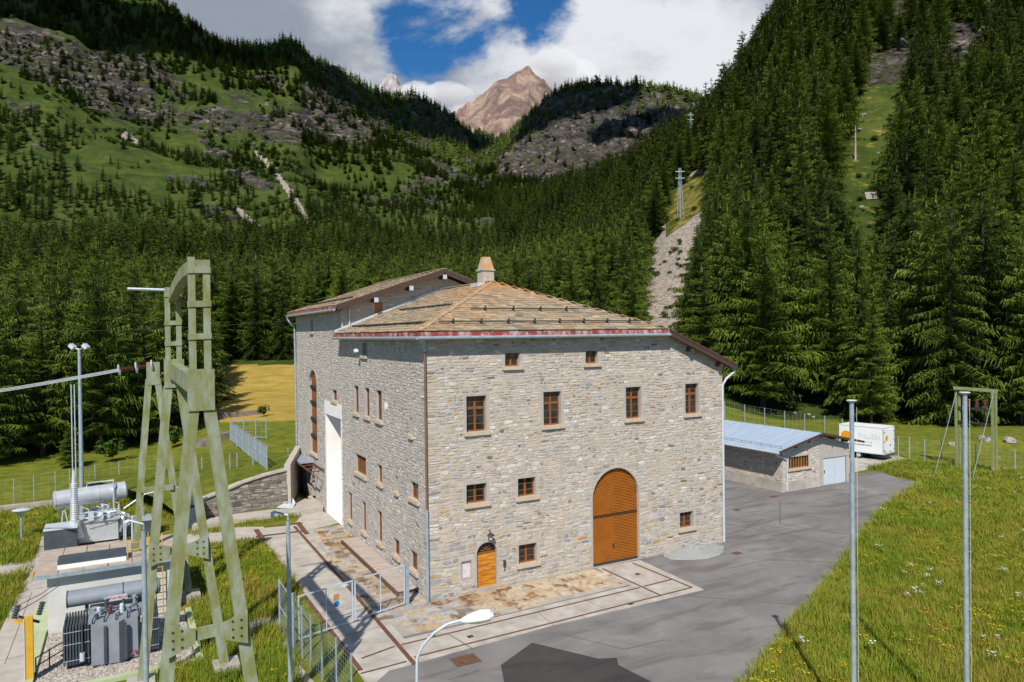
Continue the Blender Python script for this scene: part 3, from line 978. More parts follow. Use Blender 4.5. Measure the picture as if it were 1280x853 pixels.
# ------------------------------------------------------------------ the stone building
B = thing('stone_building', 'large grey rubble stone power house with slate hip roof and arched brown garage door', 'building', (0, 0, 0))
W_, L1, L2 = 17.62, 14.05, 27.35
EZ = 11.86


def wall_mesh(outer, holes, depth, fmap, m, name, parent, back=False):
    """sheet with real openings; fmap(u, v, d) -> world"""
    loops = [outer] + holes
    tris = tessellate_polygon([[Vector((p[0], p[1], 0)) for p in lp] for lp in loops])
    flat = [p for lp in loops for p in lp]
    mb = MB()
    mb.add([fmap(p[0], p[1], 0) for p in flat], [tuple(t_) for t_ in tris])
    return mb.build(name, m, parent)


def arch_pts(u0, u1, z0, zs, zt, n=14):
    c, a = (u0 + u1) / 2, (u1 - u0) / 2
    return [(u0, z0), (u1, z0)] + [(c + a * math.cos(math.pi * k / n), zs + (zt - zs) * math.sin(math.pi * k / n)) for k in range(n + 1)]


class Op:
    def __init__(s, kind, u0, u1, z0, z1, spring=None, depth=0.30, **kw):
        s.kind, s.u0, s.u1, s.z0, s.z1, s.spring, s.depth, s.kw = kind, u0, u1, z0, z1, spring, depth, kw

    def outline(s, g=0.0):
        if s.spring is None:
            return [(s.u0 - g, s.z0 - g), (s.u1 + g, s.z0 - g), (s.u1 + g, s.z1 + g), (s.u0 - g, s.z1 + g)]
        return arch_pts(s.u0 - g, s.u1 + g, s.z0, s.spring, s.z1 + g)

    def block(s, za, zb, g):
        """interval of the row za..zb that the opening takes"""
        if zb < s.z0 - g - 0.02 or za > s.z1 + g:
            return None
        if s.spring is None or za <= s.spring:
            return (s.u0 - g, s.u1 + g)
        c, a = (s.u0 + s.u1) / 2, (s.u1 - s.u0) / 2 + g
        q = (za - s.spring) / (s.z1 + g - s.spring)
        if q >= 1:
            return None
        w = a * math.sqrt(1 - q * q)
        return (c - w, c + w)


front_ops = [Op('tall', a, b, 7.33, 8.98) for a, b in ((1.94, 2.95), (6.01, 7.0), (10.93, 11.9), (14.91, 15.85))] + \
    [Op('small', a, b, 10.26, 10.90) for a, b in ((3.95, 4.73), (8.47, 9.21))] + \
    [Op('mid', a, b, 4.05, 4.95) for a, b in ((1.89, 2.91), (4.56, 5.52))] + \
    [Op('mid', 4.56, 5.54, 0.87, 1.80), Op('mid', 14.44, 15.38, 1.18, 2.06),
     Op('door', 2.37, 3.40, 0.10, 2.20, 1.72), Op('garage', 8.80, 11.70, 0.02, 4.90, 3.42, 0.22), Op('notice', 1.60, 2.08, 0.75, 1.50, None, 0.12)]
left_ops = [Op('slit', a, b, 7.34, 8.92) for a, b in ((6.26, 7.19), (8.42, 9.25), (10.5, 11.4))] + \
    [Op('wide', 9.23, 11.3, 3.92, 5.0), Op('slit', 6.39, 7.15, 4.03, 5.0), Op('vent', 3.9, 4.25, 4.09, 4.86), Op('vent', 1.79, 2.05, 7.13, 7.96), Op('slit', 1.1, 2.13, 4.2, 5.0),
     Op('slit', 12.19, 13.0, 0.76, 2.46), Op('slit', 9.38, 10.14, 0.77, 2.48), Op('slit', 6.53, 7.29, 0.87, 2.55), Op('slit', 3.82, 4.68, 0.89, 1.72), Op('slit', 1.36, 2.29, 0.86, 1.76),
     Op('vent', 8.75, 9.55, 10.69, 11.40), Op('vent', 21.57, 22.3, 12.12, 12.95), Op('slit', 15.3, 16.44, 7.68, 8.37),
     Op('tallarch', 20.77, 23.0, 3.47, 9.41, 8.35), Op('archdoor', 21.5, 22.6, 0.3, 1.95, 1.35), Op('niche', 14.45, 18.15, 0.04, 6.69, None, 1.35)]

fF = lambda u, v, d: (u, d, v)
fL = lambda u, v, d: (d, u, v)
front_outline = [(0, -0.3), (W_, -0.3), (W_, EZ - 0.44 * (W_ - 13.4)), (13.4, EZ), (0, EZ)]
left_outline = [(0, -0.3), (L2, -0.3), (L2, 13.5), (L1, 13.5), (L1, EZ), (0, EZ)]
wall_f = wall_mesh(front_outline, [o.outline(0.0) for o in front_ops], 0.3, fF, M_MORTAR, 'wall', B)
wall_l = wall_mesh(left_outline, [o.outline(0.0) for o in left_ops], 0.3, fL, M_MORTAR, 'wall', B)
gp = [(0, 11.5), (6.6, 14.5), (13.2, 11.5), (13.2, 13.3), (6.6, 15.72), (0, 13.45)]
wall_g = wall_mesh(gp, [[(2.13, 13.14), (2.64, 13.14), (2.64, 13.9), (2.13, 13.9)]], 0.3, lambda u, v, d: (u, L1 + d, v), M_MORTAR, 'wall', B)
mb = MB()
mb.add([(W_, 0, -.3), (W_, L1, -.3), (W_, L1, 9.8), (W_, 0, 9.8)], [(0, 1, 2, 3)])
mb.add([(0, L2, -.3), (13.2, L2, -.3), (13.2, L2, 13.3), (6.6, L2, 15.72), (0, L2, 13.4)], [(0, 1, 2, 3, 4)])
mb.add([(13.2, L1, -.3), (13.2, L2, -.3), (13.2, L2, 13.3), (13.2, L1, 13.3)], [(0, 1, 2, 3)])
mb.add([(13.2, L1, -.3), (W_, L1, -.3), (W_, L1, 9.8), (13.2, L1, 11.8)], [(0, 1, 2, 3)])
wall_b = mb.build('wall', M_MORTAR, B)

palW = [((0.52, 0.455, 0.38), 12), ((0.57, 0.52, 0.455), 12), ((0.48, 0.44, 0.39), 9), ((0.55, 0.455, 0.36), 8), ((0.43, 0.40, 0.37), 6), ((0.31, 0.29, 0.27), 1.6), ((0.38, 0.39, 0.39), 3),
        ((0.54, 0.35, 0.19), 1.1), ((0.27, 0.21, 0.15), 1.0), ((0.52, 0.42, 0.30), 3), ((0.20, 0.19, 0.18), 0.5), ((0.62, 0.60, 0.56), 4)]
palLow = [((0.50, 0.44, 0.35), 10), ((0.46, 0.42, 0.36), 8), ((0.36, 0.36, 0.37), 5), ((0.29, 0.30, 0.32), 3.5), ((0.54, 0.31, 0.16), 1.6), ((0.55, 0.50, 0.42), 8), ((0.42, 0.36, 0.28), 4), ((0.52, 0.40, 0.24), 3)]
palLeft = [((0.50, 0.47, 0.43), 10), ((0.56, 0.54, 0.51), 10), ((0.46, 0.44, 0.42), 8), ((0.42, 0.41, 0.41), 6), ((0.53, 0.46, 0.39), 5), ((0.33, 0.33, 0.34), 2), ((0.50, 0.38, 0.26), 1)]


WOB = 0.026


def stone(mb, fmap, u0, u1, z0, z1, c, proud):
    w, h = u1 - u0, z1 - z0
    if w < 0.05 or h < 0.04:
        return
    jw, jh = min(0.05, w * 0.12), min(0.035, h * 0.14)
    J = lambda q: rnd.uniform(-q, q)
    cw, ch = [rnd.uniform(0.08, 0.30) * w for _ in range(4)], [rnd.uniform(0.12, 0.38) * h for _ in range(4)]
    out = [(u0 + cw[0], z0 + J(jh)), (u1 - cw[1], z0 + J(jh)), (u1 + J(jw), z0 + ch[1]), (u1 + J(jw), z1 - ch[2]), (u1 - cw[2], z1 + J(jh)), (u0 + cw[3], z1 + J(jh)), (u0 + J(jw), z1 - ch[3]), (u0 + J(jw), z0 + ch[0])]
    wv = WOB * (math.sin(u0 * 1.7 + z0 * 2.3) + 0.7 * math.sin(u0 * 4.1 + z0 * 5.3))
    out = [(a_, b_ + wv + WOB * 0.8 * math.sin(a_ * 2.9 + z0 * 1.1)) for a_, b_ in out]
    z0, z1 = z0 + wv, z1 + wv
    uc, zc = (u0 + u1) / 2, (z0 + z1) / 2
    i = min(0.022, 0.18 * min(w, h))
    t0, t1 = J(0.012), J(0.012)
    vs = [fmap(p[0], p[1], 0.012) for p in out]
    for p in out:
        q = (p[0] + (i if p[0] < uc else -i), p[1] + (i if p[1] < zc else -i))
        vs.append(fmap(q[0], q[1], -proud - t0 * (q[0] - uc) / w * 2 - t1 * (q[1] - zc) / h * 2))
    mb.add(vs, [(k, (k + 1) % 8, (k + 1) % 8 + 8, k + 8) for k in range(8)] + [tuple(range(8, 16))], c)


def rubble(fmap, zmin, zmax, interval, ops, pal, parent, nsingle, hr=(0.11, 0.235), low=3.0, pallow=None, wr=(0.15, 0.55), edge=None, mat_=None):
    stones = []
    z = zmin
    g0 = 0.14
    while z < zmax - 0.06:
        h = rnd.uniform(*hr)
        if z < low:
            h *= 1.2
        h = min(h, zmax - z)
        iv = interval(z, z + h)
        ivs = [iv] if iv and iv[1] > iv[0] else []
        for o in ops:
            b = o.block(z, z + h, g0 if o.kind not in ('garage', 'door') else 0.05)
            if not b:
                continue
            nx = []
            for a, c in ivs:
                if b[1] <= a or b[0] >= c:
                    nx.append((a, c))
                    continue
                if b[0] > a:
                    nx.append((a, b[0]))
                if b[1] < c:
                    nx.append((b[1], c))
            ivs = nx
        for a, c in ivs:
            u = a
            while u < c - 0.03:
                w = rnd.uniform(*wr)
                if z < low:
                    w *= 1.15
                if edge and (abs(u - edge) < 0.05):
                    w = rnd.uniform(0.42, 0.75)
                if c - u - w < 0.16:
                    w = c - u
                lo = z < low - 0.4 + rnd.uniform(-.5, .5)
                col = pick(pallow if (lo and pallow) else pal, 0.13)
                wob = 0.0
                gg = 0.015
                if h > 0.17 and w > 0.2 and rnd.random() < 0.38:
                    s_ = z + h * rnd.uniform(0.4, 0.6)
                    stones.append((u + gg, u + w - gg, z + gg, s_ - gg * .6, col))
                    stones.append((u + gg, u + w - gg, s_ + gg * .6, z + h - gg, pick(pal, 0.12)))
                else:
                    stones.append((u + gg, u + w - gg, z + gg, z + h - gg, col))
                u += w
        z += h
    order = sorted(range(len(stones)), key=lambda k: -(stones[k][1] - stones[k][0]) * (stones[k][3] - stones[k][2]))
    single = set(order[:nsingle])
    rest = MB()
    for k, s in enumerate(stones):
        proud = rnd.uniform(0.002, 0.022)
        if k in single:
            m1 = MB()
            stone(m1, fmap, *s[:4], s[4], proud)
            if m1.v:
                m1.build('stone', mat_ or M_STONE, parent)
        else:
            stone(rest, fmap, *s[:4], s[4], proud)
    rest.build('rubble_stones', mat_ or M_STONE, parent, kind='stuff')
    return len(stones)


def ivF(za, zb):
    return (-0.03, W_ + 0.02) if zb < 9.98 else (-0.03, min(W_ + 0.02, 13.4 + (EZ - zb) / 0.44))


PK[0] = 0.89
ns1 = rubble(fF, 0.0, EZ - 0.02, ivF, front_ops, palW, wall_f, 190, pallow=palLow, edge=-0.03)
ns2 = rubble(fL, 0.0, 13.44, lambda za, zb: (0.02, L2) if zb < EZ else (L1 + 0.06, L2), left_ops, palLeft, wall_l, 85, hr=(0.11, 0.22), pallow=None, wr=(0.16, 0.52), edge=0.02)
gshut = [Op('shut', 2.13, 2.64, 13.14, 13.9)]
ns3 = rubble(lambda u, v, d: (u, L1 + d, v), 11.9, 15.6, lambda za, zb: (max(0.0, (zb - 13.35) / 0.345), max(0.2, min(6.6, (za - 11.95) / 0.40))), gshut, palW, wall_g, 15, low=0)
PK[0] = 1.0
print('stones', ns1, ns2, ns3)

# reveals, plaster margins, sills, windows
SURR = MB()


def opening_trim(o, fmap, mwall):
    """jambs of the opening and its plaster margin, as one surround mesh"""
    mb = MB()
    pts = o.outline(0)
    n = len(pts)
    d1 = o.depth
    mb.add([fmap(p[0], p[1], -0.012) for p in pts] + [fmap(p[0], p[1], d1 + 0.02) for p in pts], [(i, (i + 1) % n, (i + 1) % n + n, i + n) for i in range(n)])
    if o.kind in ('niche', 'garage', 'notice'):
        g = 0.07 if o.kind == 'garage' else 0.05
    else:
        g = 0.125
    if o.kind == 'niche':
        g = 0.28
    po = o.outline(g)
    lo = -0.016
    for i in range(n):
        if o.spring is not None and i == 0 or (o.kind in ('niche',) and i == 0):
            continue
        j = (i + 1) % n
        mb.add([fmap(pts[i][0], pts[i][1], -0.012), fmap(pts[j][0], pts[j][1], -0.012), fmap(po[j][0], po[j][1], lo + 0.001), fmap(po[i][0], po[i][1], lo + 0.001)], [(0, 1, 2, 3)])
        mb.add([fmap(po[i][0], po[i][1], lo + 0.001), fmap(po[j][0], po[j][1], lo + 0.001), fmap(po[j][0], po[j][1], 0.02), fmap(po[i][0], po[i][1], 0.02)], [(0, 1, 2, 3)])
    return mb


def fbox(mb, fmap, u0, u1, z0, z1, d0, d1):
    vs = [fmap(u, z, d) for u in (u0, u1) for z in (z0, z1) for d in (d0, d1)]
    mb.add(vs, [(0, 1, 3, 2), (4, 6, 7, 5), (0, 4, 5, 1), (2, 3, 7, 6), (0, 2, 6, 4), (1, 5, 7, 3)])


def window(o, fmap, rows, cols, transom=None, sill=True, inset=0.20, frame_m=None, bars=0.028):
    fw_ = 0.055
    d = inset
    f = MB()
    u0, u1, z0, z1 = o.u0, o.u1, o.z0, o.z1
    fbox(f, fmap, u0, u0 + fw_, z0, z1, d, d + 0.07)
    fbox(f, fmap, u1 - fw_, u1, z0, z1, d, d + 0.07)
    fbox(f, fmap, u0 + fw_, u1 - fw_, z0, z0 + fw_ + 0.03, d + .002, d + 0.068)
    fbox(f, fmap, u0 + fw_, u1 - fw_, z1 - fw_, z1, d + .002, d + 0.068)
    zt = z1
    if transom:
        zt = z0 + (z1 - z0) * transom
        fbox(f, fmap, u0 + fw_, u1 - fw_, zt - 0.06, zt + 0.06, d - 0.015, d + 0.066)
    for k in range(1, cols):
        u = u0 + (u1 - u0) * k / cols
        w = 0.055 if (k * 2 == cols) else bars / 2
        fbox(f, fmap, u - w, u + w, z0 + 0.02, z1 - 0.02, d - 0.006, d + 0.05)
    for k in range(1, rows):
        z = z0 + (zt - z0) * k / rows
        fbox(f, fmap, u0 + 0.02, u1 - 0.02, z - bars / 2, z + bars / 2, d + 0.004, d + 0.045)
    if transom:
        z = (zt + z1) / 2
        fbox(f, fmap, u0 + 0.02, u1 - 0.02, z - bars / 2, z + bars / 2, d + 0.004, d + 0.045)
    w = f.build('window', frame_m or M_WOOD, B)
    fbx = MB()
    cs = [u0 + (u1 - u0) * k / cols for k in range(cols + 1)]
    for k in range(cols):
        # every pane sits at its own slight tilt
        e = rnd.uniform(-0.006, 0.006)
        p = MB()
        p.add([fmap(cs[k] + 0.01, z0, d + 0.03 + e), fmap(cs[k + 1] - 0.01, z0, d + 0.03 - e), fmap(cs[k + 1] - 0.01, z1, d + 0.032 - e), fmap(cs[k] + 0.01, z1, d + 0.032 + e)], [(0, 1, 2, 3)])
        p.build('pane', M_GLASS, w)
    opening_trim(o, fmap, None).build('surround', M_SURR, w)
    if sill:
        s_ = MB()
        fbox(s_, fmap, u0 - 0.15, u1 + 0.15, z0 - 0.15, z0 + 0.012, -0.13, d)
        s_.build('sill', M_SILL, w)
    return w


for o in front_ops:
    if o.kind == 'tall':
        window(o, fF, 3, 2, 0.66)
    elif o.kind == 'small':
        window(o, fF, 2, 2)
    elif o.kind == 'mid':
        window(o, fF, 3, 2)
for o in left_ops:
    if o.kind == 'slit':
        window(o, fL, 3 if o.z1 - o.z0 > 1.2 else 2, 2, inset=0.13)
    elif o.kind == 'wide':
        window(o, fL, 2, 6, inset=0.14)
    elif o.kind == 'vent':
        window(o, fL, 1, 1, inset=0.20, frame_m=M_SURR)
    elif o.kind == 'tallarch':
        w = window(o, fL, 1, 3, sill=True, inset=0.16)
        for z in (4.7, 5.9, 7.1, 8.2):
            b_ = MB()
            fbox(b_, fL, o.u0 + 0.02, o.u1 - 0.02, z - 0.10, z + 0.10, 0.04, 0.17)
            b_.build('transom', M_IRON, w)
        p = MB()
        fbox(p, fL, o.u0, o.u1, 3.5, 9.4, 0.185, 0.20)
        p.build('panel', M_WOOD, w)
    elif o.kind == 'archdoor':
        p = MB()
        fbox(p, fL, o.u0, o.u1, o.z0, o.z1, 0.28, 0.33)
        w = p.build('door', M_WOOD, B)
        opening_trim(o, fL, None).build('surround', M_SURR, w)
        s_ = MB()
        fbox(s_, fL, 21.3, 22.8, 0.12, 0.30, -0.35, 0.3)
        s_.build('step', M_SILL, w)
    elif o.kind == 'niche':
        mb = opening_trim(o, fL, None)
        fbox(mb, fL, o.u0 - 0.2, o.u1 + 0.2, 0, 6.9, 1.36, 1.42)
        fbox(mb, fL, o.u0 - 0.28, o.u1 + 0.28, 6.66, 7.55, -0.045, -0.018)
        mb.build('plastered_niche', M_PLASTER, B)

# front door
o = front_ops[10]
mb = MB()
fbox(mb, fF, 2.40, 2.66, 0.10, 1.66, 0.16, 0.22)
fbox(mb, fF, 2.675, 3.37, 0.10, 1.66, 0.17, 0.22)
door = mb.build('door', M_DOOR, B)
opening_trim(o, fF, None).build('surround', M_SURR, door)
mb = MB()
c, r = (o.u0 + o.u1) / 2, 0.50
for a in (22, 58, 90, 122, 158):
    an = math.radians(a)
    mb.bar(fF(c + 0.08 * math.cos(an), 1.74 + 0.08 * math.sin(an), 0.17), fF(c + r * math.cos(an), 1.74 + r * 0.92 * math.sin(an), 0.17), 0.035, 0.035)
mb.bar(fF(2.37, 1.70, 0.17), fF(3.40, 1.70, 0.17), 0.07, 0.06)
mb.build('fanlight', M_WOOD, door)
p = MB()
fbox(p, fF, 2.37, 3.40, 1.66, 2.22, 0.21, 0.23)
p.build('pane', M_GLASS, door)
MB().tube([fF(2.73, 0.98, 0.165), fF(2.73, 0.98, 0.11), fF(2.84, 0.98, 0.11)], 0.014, 6).build('handle', M_GALV, door)
s_ = MB()
fbox(s_, fF, 2.30, 3.47, 0.0, 0.12, -0.10, 0.3)
s_.build('step', M_CONCW, door)

# garage door: chevron boards
o = front_ops[11]
mb = MB()
cu = (o.u0 + o.u1) / 2
a_ = (o.u1 - o.u0) / 2


def gtop(u):
    q = min(1, abs(u - cu) / a_)
    return o.spring + (o.z1 - o.spring) * math.sqrt(max(0, 1 - q * q))


bw = 0.15
for side in (-1, 1):
    z = -0.8
    while z < 5.2:
        cols_ = 8
        for k in range(cols_):
            ua, ub = a_ * k / cols_, a_ * (k + 1) / cols_
            za, zb_ = z + ua * 0.30, z + ub * 0.30
            za, zb_ = z + (a_ - ua) * 0.32, z + (a_ - ub) * 0.32
            top = min(gtop(cu + side * ua), gtop(cu + side * ub)) if ub < a_ else gtop(cu + side * (ua * .4 + ub * .6))
            q = [(ua, max(0.14, za)), (ub, max(0.14, zb_)), (ub, min(zb_ + bw - 0.024, gtop(cu + side * ub))), (ua, min(za + bw - 0.024, gtop(cu + side * ua)))]
            if q[2][1] - q[1][1] < 0.003 and q[3][1] - q[0][1] < 0.003:
                continue
            q[2] = (q[2][0], max(q[2][1], q[1][1]))
            q[3] = (q[3][0], max(q[3][1], q[0][1]))
            mb.add([fF(cu + side * p[0], p[1], 0.165) for p in q] + [fF(cu + side * p[0], p[1], 0.185) for p in q], [(0, 1, 2, 3), (0, 1, 5, 4), (3, 2, 6, 7)])
        z += bw
gd = mb.build('garage_door', M_GATE, B)
opening_trim(o, fF, None).build('surround', M_SURR, gd)
MB().add([fF(p[0], p[1], 0.18) for p in o.outline(0)], [tuple(range(len(o.outline(0))))]).build('backing', simple('garage_groove', (0.08, 0.025, 0.004), None, rough=0.6), gd)
mb = MB()
fbox(mb, fF, o.u0 + 0.02, o.u1 - 0.02, 2.46, 2.58, 0.135, 0.17)
mb.build('cross_bar', M_GATED, gd)
mb = MB()
fbox(mb, fF, o.u0 + 0.02, o.u1 - 0.02, 0.03, 0.15, 0.13, 0.18)
mb.build('kick_strip', M_IRON, gd)
mb = MB()
fbox(mb, fF, 10.13, 10.21, 0.80, 1.02, 0.13, 0.165)
mb.tube([fF(10.17, 0.93, 0.12), fF(10.17, 0.80, 0.10)], 0.02, 6)
mb.build('lock', M_IRON, gd)

# notice board, intercom, lantern, security lamp, round plate
o = front_ops[12]
mb = opening_trim(o, fF, None)
nb = mb.build('notice_board', M_SURR, B)
p = MB()
fbox(p, fF, o.u0, o.u1, o.z0, o.z1, 0.10, 0.12)
p.build('sheet', simple('faded_notice', (0.50, 0.50, 0.55), (0.68, 0.58, 0.58), 5, 0.6), nb)
mb = MB()
fbox(mb, fF, 3.72, 3.84, 0.93, 1.22, -0.07, 0.0)
mb.tube([fF(3.78, 0.85, -0.05), fF(3.78, 0.78, -0.05)], 0.03, 6)
mb.build('intercom', M_IRON, B)
mb = MB()
mb.tube([fF(2.97, 2.72, -0.03), fF(2.97, 2.80, -0.16), fF(2.97, 2.70, -0.26)], 0.018, 6)
mb.tube([fF(2.97, 2.70, -0.26), fF(2.97, 2.58, -0.26), fF(2.97, 2.55, -0.26)], [0.03, 0.17, 0.18], 12)
lan = mb.build('lantern', M_IRON, B)
MB().tube([fF(2.97, 2.548, -0.26), fF(2.97, 2.38, -0.26)], [0.10, 0.08], 10).build('glass', simple('lamp_glass', (0.55, 0.50, 0.35), None, rough=0.3), lan)
mb = MB()
mb.tube([fL(5.55, 8.2, -0.04), fL(5.55, 8.2, 0.0)], 0.22, 14)
mb.build('round_plate', M_PLASTER, B)
mb = MB()
mb.bar(fL(9.7, 11.0, -0.02), fL(9.7, 11.0, -0.25), 0.08, 0.08)
mb.bar(fL(9.62, 11.02, -0.24), fL(9.62, 10.95, -0.48), 0.22, 0.16)
mb.build('security_lamp', M_WHITE, B)

# iron bracket frame over the small arched door
mb = MB()
mb.bar(fL(26.6, 2.75, -0.05), fL(18.9, 2.75, -0.05), 0.06, 0.10)
mb.bar(fL(26.0, 2.75, -0.95), fL(18.9, 2.75, -0.95), 0.06, 0.10)
for y in (18.9, 20.2, 21.5, 22.8, 24.1, 25.4):
    mb.bar(fL(y, 2.74, 0), fL(y, 2.74, -0.95), 0.05, 0.06)
mb.bar(fL(18.9, 2.75, -0.95), fL(18.9, 1.9, 0), 0.05, 0.05)
mb.build('iron_bracket', M_RUST, B)
mb = MB()
fbox(mb, fL, 22.0, 26.2, 2.80, 2.86, -0.95, -0.03)
mb.build('canopy', M_GALV, B)

# ------------------------------------------------------------------ roofs
AP = Vector((6.7, 6.7, 14.72))
OH = 0.45
roofm = MB()
# corner A, front end Bc, right-hand eave
Ac, Bc = Vector((-OH, -OH, 11.93)), Vector((13.42, -OH, 11.93))
Rf, Rb = Vector((18.2, -OH, 9.93)), Vector((18.2, 14.0, 9.93))
Lb, Rg = Vector((-OH, 14.0, 11.93)), Vector((6.7, 14.0, 14.72))
th = Vector((0, 0, -0.14))


def slabpoly(mb, pts, t_=th):
    n = len(pts)
    mb.add(list(pts) + [p + t_ for p in pts], [tuple(range(n)), tuple(reversed(range(n, 2 * n)))] + [(i, (i + 1) % n, (i + 1) % n + n, i + n) for i in range(n)])


for pl in ([Ac, Bc, AP], [Ac, AP, Rg, Lb], [Bc, Rf, Rb, Rg, AP]):
    slabpoly(roofm, pl)
FA, FR_, FB = Vector((-0.5, 13.35, 13.62)), Vector((6.6, 13.35, 16.0)), Vector((13.7, 13.35, 13.62))
FA2, FR2, FB2 = [p + Vector((0, 14.45, 0)) for p in (FA, FR_, FB)]
for pl in ([FA, FR_, FR2, FA2], [FR_, FB, FB2, FR2]):
    slabpoly(roofm, pl)
roof = roofm.build('roof', M_ROOFBASE, B)

palS = [((0.30, 0.24, 0.16), 9), ((0.35, 0.28, 0.185), 9), ((0.27, 0.225, 0.16), 6), ((0.33, 0.285, 0.215), 4), ((0.385, 0.305, 0.20), 5), ((0.38, 0.24, 0.12), 1.5), ((0.21, 0.18, 0.14), 2.0)]
slates = []


def slate_rows(p0, e, s, poly, exposure=0.31, wr=(0.28, 0.62)):
    """p0 on the eave, e along it, s up the slope; poly in (u, v)"""
    nrm = e.cross(s).normalized()
    if nrm.z < 0:
        nrm = -nrm
    vmax = max(p[1] for p in poly)
    v = -0.04
    while v < vmax - 0.05:
        vm = min(v + exposure * 0.5, vmax - 0.02)
        vm = max(vm, 0.01)
        xs = []
        n = len(poly)
        for i in range(n):
            (ua, va), (ub, vb) = poly[i], poly[(i + 1) % n]
            if (va > vm) != (vb > vm):
                xs.append(ua + (ub - ua) * (vm - va) / (vb - va))
        xs.sort()
        if len(xs) >= 2:
            u = xs[0] - 0.02
            while u < xs[-1] - 0.04:
                w = rnd.uniform(*wr)
                if xs[-1] - u - w < 0.2:
                    w = xs[-1] - u + 0.02
                g = 0.006
                j = rnd.uniform(-0.035, 0.03)
                t_ = rnd.uniform(0.028, 0.055)
                ln = min(exposure * 1.5, vmax - v + 0.1)
                pts = []
                for vv, lift in ((v + j, 0.045), (v + ln, 0.012)):
                    for uu in (u + g, u + w - g):
                        for k in (0, 1):
                            pts.append(p0 + e * uu + s * vv + nrm * (lift + k * t_ + (rnd.uniform(0, 0.008))))
                slates.append((pts, pick(palS, 0.12), w * exposure, (p0 + e * (u + w / 2) + s * v)))
                u += w
        v += exposure
    return


X_, Y_ = Vector((1, 0, 0)), Vector((0, 1, 0))
sF = (AP - Vector((AP.x, -OH, 11.93)))
slate_rows(Ac, X_, sF.normalized(), [(0, 0), (13.87, 0), (7.15, sF.length)])
sL = (AP - Vector((-OH, AP.y, 11.93)))
slate_rows(Ac, Y_, sL.normalized(), [(0, 0), (14.4, 0), (14.4, sL.length), (7.15, sL.length)])
sFar = FR_ - FA
slate_rows(FA, Y_, sFar.normalized(), [(0, 0), (14.45, 0), (14.45, sFar.length), (0, sFar.length)])
sR = Vector((AP.x - 18.2, 0, AP.z - 9.93))
slate_rows(Rf, Y_, sR.normalized(), [(0, 0), (14.4, 0), (14.4, sR.length), (7.1, sR.length), (0, (Bc - Rf).length)], 0.5, (0.6, 1.2))
sFb = FR_ - FB
slate_rows(FB, Y_, sFb.normalized(), [(0, 0), (14.45, 0), (14.45, sFb.length), (0, sFb.length)], 0.5, (0.6, 1.2))
SF = [(0, 2, 6, 4), (1, 5, 7, 3), (0, 4, 5, 1), (2, 3, 7, 6), (0, 1, 3, 2), (4, 6, 7, 5)]


def lich(p, c):
    # orange lichen grows round the apex and along the hip
    q = (Vector(p) - AP)
    k = math.exp(-(q.length / 3.0) ** 2) * 0.95
    h_ = abs(p.x - p.y) / 2.2
    k = max(k, 0.40 * math.exp(-h_ * h_) if p.x < 7 and p.y < 7 else 0)
    m_ = max(0.0, min(1.0, k * rnd.uniform(0.1, 1.35)))
    o_ = (0.46, 0.235, 0.085)
    return tuple(c[i] * (1 - m_) + o_[i] * m_ for i in range(3))


order = sorted(range(len(slates)), key=lambda k: -slates[k][2] / max(1, (slates[k][3] - CAM).length) if (slates[k][3].x < 13.5 and slates[k][3].y < 14 and slates[k][3].x < 13) else 0)
single = set(order[:285])
rest = MB()
for k, (pts, c, ar, pc) in enumerate(slates):
    c = lich(pc, c)
    if k in single:
        MB().add(pts, SF, c).build('slate', M_SLATE, roof)
    else:
        rest.add(pts, SF, c)
rest.build('slates', M_SLATE, roof, kind='stuff')
print('slates', len(slates))
# hip and ridge caps
def cap_done(mb):
    mb.usec = True
    mb.c = [(0.40, 0.30, 0.18)] * len(mb.v)
    mb.build('ridge_cap', M_SLATE, roof)


for a, b in ((Ac, AP), (Bc, AP)):
    n_ = 14
    mb = MB()
    for i in range(n_):
        p, q = a.lerp(b, i / n_), a.lerp(b, (i + 1) / n_)
        mb.bar(p + Vector((0, 0, 0.07 + rnd.uniform(0, .015))), q + Vector((0, 0, 0.05)), 0.26, 0.03)
    cap_done(mb)
for a, b in ((AP, Rg), (FR_, FR2)):
    mb = MB()
    for i in range(18):
        p, q = a.lerp(b, i / 18), a.lerp(b, (i + 1) / 18)
        mb.bar(p + Vector((0, 0, 0.09 + rnd.uniform(0, .015))), q + Vector((0, 0, 0.07)), 0.4, 0.035)
    cap_done(mb)
# fascia, soffit, gutters
mb = MB()
mb.bar((-OH - .01, -OH - .03, 11.80), (13.42, -OH - .03, 11.80), 0.05, 0.25)
mb.bar((-OH - .03, -OH + .02, 11.80), (-OH - .03, 14.0, 11.80), 0.05, 0.25)
mb.build('fascia', M_FASCIA, B)
mb = MB()
mb.bar((-0.53, 13.33, 13.50), (-0.53, 27.8, 13.50), 0.05, 0.26)
mb.build('fascia', M_FASCIA, B)
mb = MB()
mb.add([(-OH, -OH, 11.66), (13.5, -OH, 11.66), (13.5, 0.1, 11.66), (0.1, 0.1, 11.66), (0.1, 14, 11.66), (-OH, 14, 11.66)], [(0, 1, 2, 3), (0, 3, 4, 5)])
mb.add([(-0.5, 13.4, 13.40), (0.1, 13.4, 13.40), (0.1, 27.8, 13.40), (-0.5, 27.8, 13.40)], [(0, 1, 2, 3)])
mb.build('soffit', M_SOFFIT, B)
gu = MB()
gu.tube([(-OH - .11, -OH - .11, 11.66), (13.45, -OH - .11, 11.66)], 0.075, 8)
gu.tube([(-OH - .11, -OH - .06, 11.66), (-OH - .11, 14.0, 11.66)], 0.075, 8)
gu.build('gutter', M_GALV, B, smooth=True)
gu = MB()
gu.tube([(-0.62, 13.3, 13.37), (-0.62, 27.8, 13.37)], 0.075, 8)
gu.build('gutter', M_GALV, B, smooth=True)
gu = MB()
